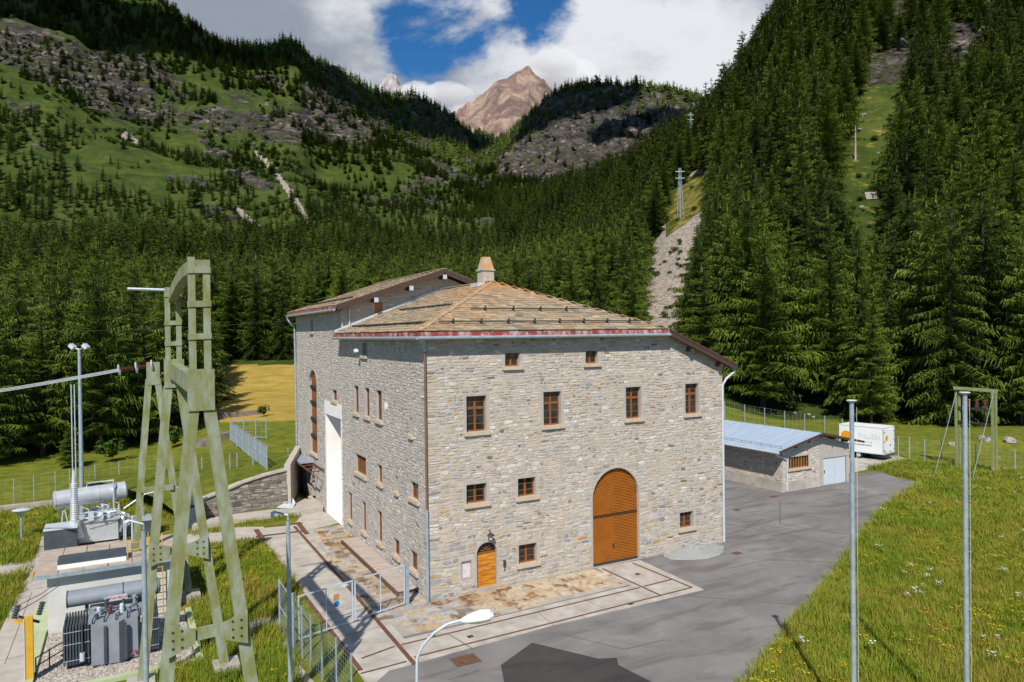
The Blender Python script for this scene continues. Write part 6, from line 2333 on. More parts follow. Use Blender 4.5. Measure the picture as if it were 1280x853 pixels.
fence('boundary_fence', 'grey wire fence across the right meadow beyond the portal frame', rf_, 2.0, None, 0.05, 0.5, 0.009)
rb_ = [gp2(x, y) for x, y in ((905, 523), (930, 527), (955, 531), (980, 535), (1005, 539), (1030, 543), (1052, 547))]
fence('boundary_fence', 'grey wire fence behind the zinc roof of the shed', [p for p in rb_], 2.0, None, 0.05, 0.6, 0.009)
for i, (x, y, w, h, lab) in enumerate(((582, 826, 0.95, 0.75, 'square rusty manhole plate beside the old rails'), (921, 692, 0.5, 0.4, 'small rusty drain cover nearest the building corner'), (921, 638, 0.45, 0.4, 'small rusty drain cover further up the yard'), (967, 621, 0.5, 0.35, 'small rusty drain cover at the shed corner'))):
    p = at(x, y)
    mh = MB().bb(p.x - w / 2, p.x + w / 2, p.y - h / 2, p.y + h / 2, 0.0, 0.024)
    if i == 0:
        mh.tube([(p.x, p.y, 0.02), (p.x, p.y, 0.032)], 0.27, 20)
    tag(mh.build('drain_cover', M_RUST, origin=tuple(p)), lab, 'drain cover')
for i, (x, y, lab) in enumerate(((797, 718, 'small dark drain in the concrete before the garage door'), (788, 755, 'small dark drain in the track bed by the joint'), (588, 796, 'small dark drain in the near track bed'), (540, 795, 'small dark drain under the curved street lamp'))):
    p = at(x, y, SLZ)
    tag(MB().bb(p.x - .12, p.x + .12, p.y - .1, p.y + .1, SLZ, SLZ + .012).build('floor_drain', M_IRON, origin=tuple(p)), lab, 'drain')
p = at(433, 731, 0.03)
tag(MB().bb(p.x - .3, p.x + .3, p.y - .25, p.y + .25, 0.02, 0.075).build('inspection_cover', M_GALVL, origin=tuple(p)), 'light grey inspection plate in the paving behind the gate', 'cover')
# heap of grit against the wall
hp = at(858, 690)
mb = MB()
nr, na = 14, 40
vs, fs = [], []
for i in range(nr + 1):
    for k in range(na):
        a = 2 * math.pi * k / na
        r_ = i / nr
        rx = 1.9 * (1 + 0.15 * math.sin(2 * a + 1))
        ry = 1.35
        z = 0.26 * (1 - r_) ** 0.9 * (1 + 0.12 * math.sin(3 * a)) + rnd.uniform(-.03, .03) * (1 if i < nr else 0)
        vs.append((hp.x + 0.4 + rx * r_ * math.cos(a), min(hp.y - 0.15 + ry * r_ * math.sin(a), 0.06), max(z, -.02) if i < nr else -.02))
for i in range(nr):
    for k in range(na):
        fs.append((i * na + k, i * na + (k + 1) % na, (i + 1) * na + (k + 1) % na, (i + 1) * na + k))
mb.add(vs, fs)
tag(mb.build('grit_heap', M_GRIT, origin=tuple(hp), smooth=True), 'heap of fine grey grit against the right end of the front wall', 'gravel heap')

# lattice pylons up the slope
def pylon(x, ybase, H, D, lab):
    b = gpt(x, D)
    p = thing('lattice_pylon', lab, 'pylon', tuple(b), 'pylons climbing the slope')
    w0, w1 = H * 0.042, H * 0.016
    cr_ = lambda t_, i, j: b + Vector(((w0 + (w1 - w0) * t_) * i, (w0 + (w1 - w0) * t_) * j, H * t_))
    for i in (-1, 1):
        for j in (-1, 1):
            MB().bar(cr_(0, i, j), cr_(1, i, j), 0.10, 0.10).build('leg', M_GALV, p)
    br = MB()
    n = 8
    for k in range(n):
        for (i, j), (i2, j2) in (((-1, -1), (1, -1)), ((1, -1), (1, 1)), ((1, 1), (-1, 1)), ((-1, 1), (-1, -1))):
            br.bar(cr_(k / n, i, j), cr_((k + 1) / n, i2, j2), 0.06, 0.06)
            br.bar(cr_(k / n, i2, j2), cr_((k + 1) / n, i, j), 0.06, 0.06)
    br.build('lattice', M_GALV, p)
    for z in (0.8, 0.93):
        MB().bar(b + RT * -H * .09 + Vector((0, 0, H * z)), b + RT * H * .09 + Vector((0, 0, H * z)), 0.18, 0.2).build('cross_arm', M_GALVL, p)
    return p


pylon(852, 262, 19, 268, 'lattice pylon at the top of the scree slope')
pylon(866, 195, 20, 400, 'smaller lattice pylon above the scree among spruces')
pylon(870, 118, 20, 1130, 'tiny lattice pylon on the crest of the rocky hill')
for x, yb_, H, D, lab in ((1000, 60, 26, 345, 'bare dead trunk standing above the forest near the upper edge'), (932, 95, 15, 420, 'thin bare trunk on the crest of the right slope'), (1071, 142, 11, 232, 'brown bare trunk at the edge of the grassy strip')):
    b = gpt(x, D)
    tr = thing('dead_trunk', lab, 'dead tree', tuple(b))
    MB().tube([b - Vector((0, 0, 1)), b + Vector((0.1, 0, H * .5)), b + Vector((0.2, 0, H))], [0.32, 0.24, 0.08], 7).build('trunk', simple('bare_wood', (0.34, 0.29, 0.26), (0.45, 0.40, 0.36), 2, 0.9) if x == 1000 else bpy.data.materials['bare_wood'], tr)
    mb = MB()
    for k in range(9):
        z = H * (0.45 + 0.055 * k)
        a = rnd.uniform(0, 6.28)
        mb.tube([b + Vector((0.1, 0, z)), b + Vector((0.1 + math.cos(a) * 0.9, math.sin(a) * 0.9, z + rnd.uniform(-.2, .3)))], [0.06, 0.02], 4)
    mb.build('branch', bpy.data.materials['bare_wood'], tr)
# avalanche barrier and boulders in the grassy strip
b = gpt(1089, 185)


def hit(x, y, d0=60, d1=1300):
    """first terrain point on the line of sight"""
    ds = np.arange(d0, d1, 1.0)
    z = tz(np.full(len(ds), float(x)), ds)
    yy = hz(x) - (z - CAM.z) * FOC / ds
    k = np.where(yy <= y)[0]
    return gpt(x, ds[k[0]]) if len(k) else gpt(x, d1)


b = hit(1090, 250)
bar_ = thing('barrier', 'grey timber barrier in the grassy strip between the spruces', 'barrier', tuple(b))
for k in range(5):
    MB().bar(b - RT * 1.7 + Vector((0, -.3 + .1 * k, 0.2 + k * .42)), b + RT * 1.7 + Vector((0, -.3 + .1 * k, 0.32 + k * .42)), 0.25, 0.36).build('plank', M_CONC, bar_)
M_BOULD = simple('boulder', (0.16, 0.145, 0.13), (0.40, 0.375, 0.35), 1.6, 0.95, bmp=0.6, bscale=5)


def boulder(p, r, lab, grp, seed):
    rr_ = random.Random(seed)
    mb = MB()
    nlat, nlon = 5, 8
    vs = []
    for i in range(nlat + 1):
        for k in range(nlon):
            th_ = math.pi * i / nlat
            ph = 2 * math.pi * k / nlon
            q = r * rr_.uniform(0.75, 1.15)
            vs.append(p + Vector((q * 1.2 * math.sin(th_) * math.cos(ph), q * math.sin(th_) * math.sin(ph), q * 0.75 * math.cos(th_) + r * .25)))
    fs = [(i * nlon + k, i * nlon + (k + 1) % nlon, (i + 1) * nlon + (k + 1) % nlon, (i + 1) * nlon + k) for i in range(nlat) for k in range(nlon)]
    mb.add(vs, fs)
    return tag(mb.build('boulder', M_BOULD, origin=tuple(p)), lab, 'boulder', grp)


i = 0
for x, y, r in ((1190, 557, .7), (1226, 549, .75), (1235, 552, .9), (1262, 553, 1.1), (1278, 525, 1.4), (1247, 573, .4), (993, 517, .6), (1010, 519, .6), (1016, 522, .4)):
    boulder(gp2(x, y), r * 0.5, 'grey boulder in the grass at the foot of the right forest' if x > 1100 else 'grey boulder on the bank behind the shed', 'boulders at the foot of the right forest' if x > 1100 else 'boulders behind the shed', i)
    i += 1
for x, y, r in ((1082, 147, 1.0), (1076, 165, .8), (1113, 215, 2.2), (1105, 225, 1.4), (1078, 262, .8), (1100, 195, .6)):
    boulder(hit(x, y), r, 'pale boulder on the steep grassy strip in the forest', 'boulders on the grassy strip', i)
    i += 1
for x, y, r in ((980, 380, 1.1), (986, 372, 1.0), (975, 392, .9), (1222, 232, 1.3), (1216, 245, 1.0)):
    boulder(hit(x, y), r, 'pale rock in a small clearing between the right slope spruces', 'rocks in the forest clearings', i)
    i += 1
p = gp2(298, 521)
tag(MB().bar(p + Vector((-2.6, 0, .2)), p + Vector((2.6, .3, .2)), 0.8, 0.8).build('stone_heap', M_OLDW, origin=tuple(p)), 'low stone heap at the lower edge of the yellow field', 'stone heap')

# ------------------------------------------------------------------ trees
def leaf_mat(name, stops, vary=0.3):
    m, t, b = new_mat(name)
    oi = t.nodes.new('ShaderNodeObjectInfo')
    g = t.nodes.new('ShaderNodeNewGeometry')
    f = fmath(t, 'ADD', fmath(t, 'MULTIPLY', oi.outputs['Random'], 0.6), fmath(t, 'MULTIPLY', g.outputs['Random Per Island'], 0.4))
    t.links.new(ramp(t, f, stops), b.inputs['Base Color'])
    b.inputs['Roughness'].default_value = 0.75
    b.inputs['Specular IOR Level'].default_value = 0.12
    return m


M_SPR = leaf_mat('spruce_needles', [(0.1, (0.030, 0.056, 0.011)), (0.5, (0.064, 0.098, 0.014)), (0.9, (0.128, 0.155, 0.022))])
M_LAR = leaf_mat('larch_needles', [(0.1, (0.078, 0.125, 0.015)), (0.5, (0.115, 0.165, 0.020)), (0.9, (0.155, 0.20, 0.030))])
M_BUS = leaf_mat('bush_leaves', [(0.1, (0.026, 0.058, 0.008)), (0.5, (0.045, 0.082, 0.011)), (0.9, (0.068, 0.105, 0.016))])
M_BARK = simple('bark', (0.04, 0.028, 0.02), (0.085, 0.06, 0.045), 3, 0.95)


def conifer(seed, kind, nlev, nbr, lod):
    """crown and trunk of a conifer of unit height (lod 2 near, 1 middle, 0 far)"""
    r = random.Random(seed)
    cr, tk = MB(), MB()
    R = {'spruce': 0.185, 'larch': 0.20, 'pine': 0.22}[kind] * r.uniform(0.88, 1.14)
    base = {'spruce': 0.05, 'larch': 0.10, 'pine': 0.14}[kind]
    lean = (r.uniform(-.015, .015), r.uniform(-.015, .015))
    ax = lambda h: Vector((lean[0] * h, lean[1] * h, h))
    tk.tube([ax(-0.05), ax(0.3), ax(0.7), ax(0.95)], [0.0130, 0.0100, 0.005, 0.001], 6, False)
    side_w = [r.uniform(0.70, 1.25) for _ in range(9)]
    prof = {'spruce': 0.85, 'larch': 0.72, 'pine': 0.5}[kind]
    for l in range(nlev):
        q = l / (nlev - 1)
        h = base + (1 - base) * (q ** 0.95) * 0.975
        rad = R * (1 - q) ** prof * (0.62 + 0.38 * min(1, q * 5 + 0.2)) + 0.008
        rad *= r.uniform(0.78, 1.15)
        n = max(4, int(nbr * (0.55 + 0.55 * (1 - q)) + r.uniform(-.5, 1)))
        a0 = r.uniform(0, 6.28)
        up0 = {'spruce': 0.10, 'larch': 0.24, 'pine': 0.30}[kind]
        droop = {'spruce': 0.62, 'larch': 0.42, 'pine': 0.16}[kind] * (1.15 - q * .9)
        for k in range(n):
            if lod and r.random() < 0.06:
                continue
            a = a0 + 2 * math.pi * k / n + r.uniform(-.25, .25)
            sec = side_w[int((a % 6.2832) / 6.2832 * 9) % 9]
            L = rad * r.uniform(0.62, 1.22) * (0.55 + 0.45 * sec)
            d = Vector((math.cos(a), math.sin(a), 0))
            s = Vector((-math.sin(a), math.cos(a), 0))
            p0 = ax(min(0.97, max(base, h + r.uniform(-1.1, 1.1) / nlev)))
            if lod == 0:
                # a jagged skirt: two broad drooping blades
                w = L * 0.62
                tip = p0 + d * L + Vector((0, 0, -L * droop * 0.8))
                top = p0 + Vector((0, 0, rad * 0.42))
                cr.add([top, p0 + d * L * .45 + s * w * .62 + Vector((0, 0, -L * .28)), tip], [(0, 1, 2)])
                cr.add([top, p0 + d * L * .45 - s * w * .62 + Vector((0, 0, -L * .28)), tip], [(0, 2, 1)])
                continue
            zf = lambda t_: L * (up0 * t_ - droop * t_ * t_ + 0.20 * t_ ** 3)
            nseg = (6 + int(L / 0.021)) if lod == 2 else 4
            wmax = L * 0.36 + 0.004
            # the bough itself, a narrow strip
            sp = [p0 + d * L * t_ + Vector((0, 0, zf(t_))) for t_ in (0.0, 0.5, 1.0)]
            bw = wmax * 0.16
            cr.add([sp[0] + s * bw, sp[0] - s * bw, sp[1] - s * bw, sp[1] + s * bw, sp[2]], [(0, 1, 2, 3), (3, 2, 4)])
            for i in range(nseg):
                t0 = (i + 0.35 + r.uniform(-.2, .2)) / nseg
                A = p0 + d * L * t0 + Vector((0, 0, zf(t0)))
                w = wmax * (0.42 + 0.8 * (t0 + 0.15) * (1.25 - t0))
                tw = (min(L * 0.055, 0.0042 + L * 0.006) if lod == 2 else L * 0.13)
                if lod == 2:
                    w *= r.uniform(0.6, 1.15)
                for sg in (-1, 1):
                    fwd = r.uniform(.15, .55) * w
                    dn_ = -w * r.uniform(0.05, 0.55)
                    tipv = A + s * sg * w * r.uniform(.8, 1.2) + d * fwd + Vector((0, 0, dn_))
                    cr.add([A + d * tw, A - d * tw, tipv], [(0, 1, 2)])
                    if lod == 2:
                        m_ = A.lerp(tipv, r.uniform(.3, .65))
                        e = m_ + d * L * r.uniform(.02, .12) + s * sg * w * r.uniform(.0, .18) + Vector((0, 0, -w * r.uniform(.35, .85)))
                        cr.add([m_ + d * tw * .7, m_ - d * tw * .7 - s * sg * tw * .4, e], [(0, 1, 2)])
                    elif r.random() < 0.6:
                        e = A + d * L * .08 + s * sg * w * .35 + Vector((0, 0, -w * r.uniform(.6, 1.0)))
                        cr.add([A + d * tw, A - d * tw, e], [(0, 1, 2)])
                if lod == 2 and kind == 'spruce':
                    e = A + s * r.uniform(-.1, .1) * w + d * L * .04 + Vector((0, 0, -w * r.uniform(.5, 1.0)))
                    cr.add([A + d * tw, A - d * tw, e], [(0, 1, 2)])
    cr.add([ax(0.93) + Vector((.008, 0, 0)), ax(0.93) + Vector((-.008, 0, 0)), ax(1.0)], [(0, 1, 2)])
    cr.add([ax(0.93) + Vector((0, .008, 0)), ax(0.93) + Vector((0, -.008, 0)), ax(1.0)], [(0, 1, 2)])
    return cr, tk


def bush(seed, n=220):
    r = random.Random(seed)
    cr = MB()
    lobes = [(Vector((r.uniform(-.32, .32), r.uniform(-.32, .32), r.uniform(.28, .72))), r.uniform(.2, .36)) for _ in range(7)]
    for _ in range(n):
        c, q = r.choice(lobes)
        v = Vector((r.gauss(0, 1), r.gauss(0, 1), r.gauss(0, 1))).normalized()
        p = c + v * q * r.uniform(.75, 1.1)
        a = Vector((r.gauss(0, 1), r.gauss(0, 1), r.gauss(0, .6))).normalized() * .11
        b = v.cross(a).normalized() * .10 + v * r.uniform(-.05, .05)
        cr.add([p - a, p + b, p + a * .8 - b * .3], [(0, 1, 2)])
    return cr


def raw(mbs, name, mats):
    me = bpy.data.meshes.new(name)
    v, f, mi = [], [], []
    for k, m_ in enumerate(mbs):
        o = len(v)
        v += m_.v
        f += [tuple(i + o for i in q) for q in m_.f]
        mi += [k] * len(m_.f)
    me.from_pydata([tuple(p) for p in v], [], f)
    for m_ in mats:
        me.materials.append(m_)
    me.polygons.foreach_set('material_index', mi)
    me.update()
    return me


KINDS_ = [('spruce', M_SPR), ('spruce', M_SPR), ('spruce', M_SPR), ('spruce', M_SPR), ('larch', M_LAR), ('larch', M_LAR), ('larch', M_LAR), ('pine', M_BUS)]
hi_ = [conifer(100 + i, k, 32 if k == 'spruce' else 28, 9, 2) for i, (k, m) in enumerate(KINDS_)]
mid_ = [conifer(200 + i, k, 18, 8, 1) for i, (k, m) in enumerate(KINDS_)]
low_ = [conifer(300 + i, k, 9, 7, 0) for i, (k, m) in enumerate(KINDS_)]
crown_me = [raw([c], k[0] + '_crown', [k[1]]) for (c, t_), k in zip(hi_, KINDS_)]
trunk_me = [raw([t_], k[0] + '_trunk', [M_BARK]) for (c, t_), k in zip(hi_, KINDS_)]


def proto_coll(name, meshes):
    c = bpy.data.collections.new(name)
    for i, me in enumerate(meshes):
        o = bpy.data.objects.new('%s_%02d' % (name, i), me)
        c.objects.link(o)
    return c


PC_MID = proto_coll('conifer_mid', [raw([c, t_], 'conifer_mid', [k[1], M_BARK]) for (c, t_), k in zip(mid_, KINDS_)])
PC_LOW = proto_coll('conifer_far', [raw([c, t_], 'conifer_far', [k[1], M_BARK]) for (c, t_), k in zip(low_, KINDS_)])
PC_HI = proto_coll('conifer_near', [raw([c, t_], 'conifer_near', [k[1], M_BARK]) for (c, t_), k in zip(hi_, KINDS_)])
PC_BUSH = proto_coll('bush_kind', [raw([bush(400 + i)], 'bush_kind', [M_BUS]) for i in range(3)])
print('tris per near conifer', [len(c.f) for c, t_ in hi_], [len(c.f) for c, t_ in mid_], [len(c.f) for c, t_ in low_])


def instancer(name, P, ROT, SC, IDX, coll, label, cat, kind='stuff'):
    """one object whose points carry instances of the members of coll"""
    me = bpy.data.meshes.new(name)
    me.vertices.add(len(P))
    me.vertices.foreach_set('co', np.asarray(P, np.float32).ravel())
    for nm, tp_2, arr in (('rot', 'FLOAT_VECTOR', ROT), ('scl', 'FLOAT_VECTOR', SC)):
        a = me.attributes.new(nm, tp_2, 'POINT')
        a.data.foreach_set('vector', np.asarray(arr, np.float32).ravel())
    a = me.attributes.new('pick', 'INT', 'POINT')
    a.data.foreach_set('value', np.asarray(IDX, np.int32))
    o = bpy.data.objects.new(name, me)
    COL.objects.link(o)
    ng = bpy.data.node_groups.new(name + '_scatter', 'GeometryNodeTree')
    ng.interface.new_socket('Geometry', in_out='INPUT', socket_type='NodeSocketGeometry')
    ng.interface.new_socket('Geometry', in_out='OUTPUT', socket_type='NodeSocketGeometry')
    gi, go = ng.nodes.new('NodeGroupInput'), ng.nodes.new('NodeGroupOutput')
    ip = ng.nodes.new('GeometryNodeInstanceOnPoints')
    ci = ng.nodes.new('GeometryNodeCollectionInfo')
    ci.inputs['Collection'].default_value = coll
    ci.inputs['Separate Children'].default_value = True
    ci.inputs['Reset Children'].default_value = True
    ip.inputs['Pick Instance'].default_value = True

    def na(nm, typ):
        n = ng.nodes.new('GeometryNodeInputNamedAttribute')
        n.data_type = typ
        n.inputs['Name'].default_value = nm
        return n.outputs[0]
    L = ng.links.new
    L(gi.outputs[0], ip.inputs['Points'])
    L(ci.outputs[0], ip.inputs['Instance'])
    L(na('pick', 'INT'), ip.inputs['Instance Index'])
    e2r = ng.nodes.new('FunctionNodeEulerToRotation')
    L(na('rot', 'FLOAT_VECTOR'), e2r.inputs[0])
    L(e2r.outputs[0], ip.inputs['Rotation'])
    L(na('scl', 'FLOAT_VECTOR'), ip.inputs['Scale'])
    L(ip.outputs[0], go.inputs[0])
    md = o.modifiers.new('scatter', 'NODES')
    md.node_group = ng
    o['kind'] = kind
    o['label'] = label
    o['category'] = cat
    return o


# where trees grow
RS = np.random.RandomState(11)


def skyline(x):
    return np.interp(x, GX, CREST)


def density(x, y, D, px, py):
    """chance that a tree stands at this point of the slope"""
    n = fbm(px / 60.0, py / 60.0, 77, 4)
    d = np.ones_like(x)
    # open slopes of the left mountain above the wood
    tl = np.interp(x, [-100, 0, 60, 130, 190, 240, 290, 330, 380, 420, 470, 520, 580, 620], [318, 322, 318, 318, 292, 300, 308, 318, 300, 262, 240, 232, 226, 205])
    tl = tl + 48 * fbm(px / 80, py / 80, 78, 4)
    openl = (x < 622) & (y < tl)
    d = np.where(openl, np.where(n > 0.04, 0.85, 0.018), d)
    sh = (x < 622) & (y > tl) & (y < tl + 40)
    d = np.where(sh, np.where(n > -0.2, 0.75, 0.18), d)
    cb = np.interp(x, [0, 200, 300, 420, 520, 610], [70, 62, 60, 48, 42, 30])
    crest = (x < 622) & (y < skyline(x) + cb) & (D > 500)
    d = np.where(crest, np.where(n > -0.3, 1.0, 0.6), d)
    rk = rock_mask(x, y, D, px, py)
    d = np.where((rk > 0.62) & ~crest, np.minimum(d, 0.14), d)
    # rocky hill behind: trees only along its top, and at its foot
    hill = (x > 622) & (x < 900) & (D > 960)
    d = np.where(hill, np.where(y < skyline(x) + 24, 0.97, np.where(n > 0.15, 0.35, 0.04)), d)
    d = np.where((x > 900) & (rk > 0.5), 0.12, d)
    xx = x + 5 * fbm(px / 14, py / 14, 4, 3)
    d = np.where(inpoly(xx, y, SCREE) & (D > 100) & (D < 520), 0.0, d)
    d = np.where(inpoly(xx, y, [(880, 212), (896, 222), (880, 270), (850, 290), (830, 300), (834, 262), (856, 222)]) & (D > 100) & (D < 520), 0.03, d)
    d = np.where(inpoly(xx, y, STRIP) & (D > 100) & (D < 420), 0.0, d)
    d = np.where(inpoly(x, y, [(968, 360), (996, 365), (1000, 420), (970, 470), (958, 420)]) & (D < 200), 0.0, d)
    d = np.where(inpoly(x, y, [(258, 452), (420, 448), (420, 560), (258, 552)]) & (D < 170), 0.0, d)
    # valley meadow
    foot = np.interp(x, [-300, 0, 120, 200, 250, 285, 300, 420, 880, 905, 960, 1010, 1080, 1150, 1220, 1300, 1500], [64, 66, 69, 78, 92, 104, 110, 150, 104, 108, 108, 98, 88, 86, 85, 82, 80])
    d = np.where(D < foot, 0, d)
    for ln in PATHS:
        d = d * (1 - near_line(x, y, ln, 5) * (D > 300))
    return d


def visible_floor():
    """per bearing, the highest (smallest) picture row of ground nearer than D"""
    y = hz(GX)[:, None] - (GZ - CAM.z) * FOC / GD[None, :]
    return np.minimum.accumulate(y, 1)


VF = visible_floor()


def cover_at(x, D):
    fx = np.clip(np.rint(np.interp(x, GX, np.arange(len(GX)))).astype(int), 0, len(GX) - 1)
    fd = np.clip(np.interp(D, GD, np.arange(len(GD))).astype(int) - 1, 0, len(GD) - 1)
    return VF[fx, fd]


cand = []
for d0, d1, n_ in ((64, 200, 5600), (200, 420, 13000), (420, 800, 21000), (800, 1560, 26000)):
    xs = RS.uniform(-190, 1470, n_)
    ds = np.sqrt(RS.uniform(d0 ** 2, d1 ** 2, n_))
    cand.append(np.stack([xs, ds], 1))
cand.append(np.array([[953.0, 97.5]]))       # the lone spruce behind the shed
cand = np.concatenate(cand)
x, D = cand[:, 0], cand[:, 1]
tx = (x - 640) / FOC
px, py = CAM.x + D * (FWH.x + tx * RT.x), CAM.y + D * (FWH.y + tx * RT.y)
pz = tz(x, D)
y = hz(x) - (pz - CAM.z) * FOC / D
keep = RS.uniform(0, 1, len(x)) < density(x, y, D, px, py)
keep[-1] = True
x, D, px, py, pz, y = [a[keep] for a in (x, D, px, py, pz, y)]
# size of each tree
n = len(x)
big = fbm(px / 40, py / 40, 55, 3)
H = RS.uniform(13, 23, n) * (1 + 0.22 * big)
right = (x > 870) & (D < 420)
H = np.where(right, (9 + 24 * RS.beta(2.0, 1.5, n)) * (1 + 0.15 * big), H)
midw = (x < 880) & (D > 140) & (D < 460)
H = np.where(midw, RS.uniform(15, 26, n) * (1 + 0.15 * big), H)
leftnear = (x < 300) & (D < 160)
H = np.where(leftnear, RS.uniform(15, 23, n), H)
openl = (x < 622) & (y < 318) & (D > 330)
H = np.where(openl, RS.uniform(7, 15, n), H)
far = (D > 850)
H = np.where(far, RS.uniform(12, 21, n), H)
H[-1] = 25.5
top = y - H * FOC / D
cov_ = cover_at(x, D)
vis = top < cov_ - 1
SEE = [[(1088, 92), (1121, 100), (1118, 175), (1108, 248), (1094, 296), (1068, 286), (1050, 250), (1062, 200), (1073, 150)],
       [(888, 220), (880, 262), (866, 300), (868, 328), (850, 385), (834, 410), (806, 405), (808, 350), (830, 290), (850, 248), (866, 220)],
       [(912, 484), (935, 478), (975, 486), (1010, 506), (1040, 530), (930, 520)],
       [(974, 366), (990, 370), (993, 405), (976, 440), (968, 410)], [(1094, 70), (1120, 20), (1150, 15), (1140, 55), (1118, 90)], [(1174, 58), (1200, 20), (1240, 5), (1225, 40)]]
SEED = [215, 340, 112, 150, 260, 260]
for pg_, dmax in zip(SEE, SEED):
    blk = np.zeros(len(x), bool)
    for q in (0.1, 0.35, 0.6, 0.85):
        for o_ in (-1, 0, 1):
            hp_ = H * FOC / D
            blk |= inpoly(x + o_ * hp_ * 0.15 * (1 - q), y - hp_ * q, pg_)
    vis &= ~(blk & (D < dmax * 1.15))
vis[-1] = True
x, D, px, py, pz, y, H, top = [a[vis] for a in (x, D, px, py, pz, y, H, top)]
n = len(x)
# thin out trees that stand in one another
order = np.argsort(D)
cell = {}
keepi = []
for i in order:
    s = 4.6 if D[i] < 130 else (4.8 if D[i] < 260 else (5.4 if D[i] < 560 else 5.2))
    s *= 1.12 if H[i] > 22 else 1.0
    k = (int(px[i] // s), int(py[i] // s))
    if any((k[0] + a, k[1] + b) in cell and (px[i] - cell[(k[0] + a, k[1] + b)][0]) ** 2 + (py[i] - cell[(k[0] + a, k[1] + b)][1]) ** 2 < s * s for a in (-1, 0, 1) for b in (-1, 0, 1)):
        continue
    cell[k] = (px[i], py[i])
    keepi.append(i)
keepi = np.array(keepi)
x, D, px, py, pz, y, H, top = [a[keepi] for a in (x, D, px, py, pz, y, H, top)]
n = len(x)
print('trees', n)
# what shows: paint silhouettes near to far on a coarse picture
ras = np.zeros((427, 640), bool)
gx_, gy_ = np.meshgrid(np.arange(640) * 2 + 1, np.arange(427) * 2 + 1)
ras |= inpoly(gx_, gy_, [(364, 395), (420, 383), (555, 335), (620, 350), (835, 408), (918, 460), (905, 525), (1030, 540), (1080, 550), (1080, 600), (905, 690), (370, 640)])
area = np.zeros(n)
W_sp = np.where(x > 870, 0.15, 0.165)
for i in range(n):
    hpx = H[i] * FOC / D[i]
    wpx = hpx * 0.19
    x0, x1 = int((x[i] - wpx) / 2), int((x[i] + wpx) / 2) + 1
    y0, y1 = int((y[i] - hpx) / 2), int(min(y[i], cover_at(np.array([x[i]]), np.array([D[i]]))[0] + 2) / 2) + 1
    if x1 <= 0 or x0 >= 640 or y1 <= 0 or y0 >= 427:
        continue
    x0, x1, y0, y1 = max(0, x0), min(640, x1), max(0, y0), min(427, y1)
    if y1 <= y0 or x1 <= x0:
        continue
    yy = np.arange(y0, y1)[:, None] * 2 + 1
    xx = np.arange(x0, x1)[None, :] * 2 + 1
    t_ = (np.abs(xx - x[i]) <= wpx * np.clip((yy - (y[i] - hpx)) / hpx, 0, 1) + 0.6)
    sub = ras[y0:y1, x0:x1]
    area[i] = (t_ & ~sub).sum()
    sub |= t_
KI = RS.choice(8, n, p=[.18, .18, .18, .16, .10, .09, .08, .03])
larchy = fbm(px / 45, py / 45, 91, 3) > 0.02
KI = np.where(larchy & (RS.uniform(0, 1, n) < 0.68), RS.randint(4, 7, n), KI)
KI = np.where((x < 200) & (D < 170) & (RS.uniform(0, 1, n) < 0.4), RS.randint(4, 7, n), KI)
ROTZ = RS.uniform(0, 6.28, n)
TLT = RS.normal(0, 0.022, (n, 2))
FAT = RS.uniform(0.82, 1.38, n) * np.where(H > 22, 0.92, 1.05)
ind = np.argsort(-area)[:292]
indset = set(ind.tolist())
KN = ['spruce', 'spruce', 'spruce', 'spruce', 'larch', 'larch', 'larch', 'pine']


def zone(i):
    """where a tree stands, told by what it stands behind and how high up the slope"""
    if x[i] > 862:
        for lim, nm in ((915, 'at the right building corner'), (965, 'behind the left end of the shed'), (1030, 'behind the right half of the shed'), (1062, 'behind the shed gable'), (1135, 'behind the white trailer'), (1190, 'between trailer and green gantry'), (1250, 'behind the green gantry'), (9999, 'right of the green gantry')):
            if x[i] < lim:
                break
        for dl, row in ((100, 'in the front row'), (122, 'in the second row'), (150, 'low on the slope'), (190, 'halfway up the slope'), (250, 'high on the slope'), (9999, 'near the slope top')):
            if D[i] < dl:
                break
        return row + ' ' + nm, 'trees on the right slope ' + nm
    if x[i] < 262 and D[i] < 190:
        for lim, nm in ((40, 'left of the floodlight mast'), (100, 'just left of the floodlight mast'), (150, 'just right of the floodlight mast'), (210, 'behind the strain frame'), (999, 'right of the tower by the yellow field')):
            if x[i] < lim:
                break
        for dl, row in ((92, 'in the front row'), (110, 'in the second row'), (9999, 'further back')):
            if D[i] < dl:
                break
        return row + ' ' + nm, 'trees at the edge of the left meadow'
    if x[i] < 622:
        nm = 'beyond the yellow field' if 262 <= x[i] < 372 else ('behind the far gable' if x[i] > 372 else 'in the left wood behind the tower')
        row = 'low' if D[i] < 220 else 'well up'
        return row + ' ' + nm, 'trees below the left mountainside'
    return ('low' if D[i] < 200 else 'well up') + (' behind the roof chimney' if x[i] < 720 else ' beside the scree slope'), 'trees behind the stone building'


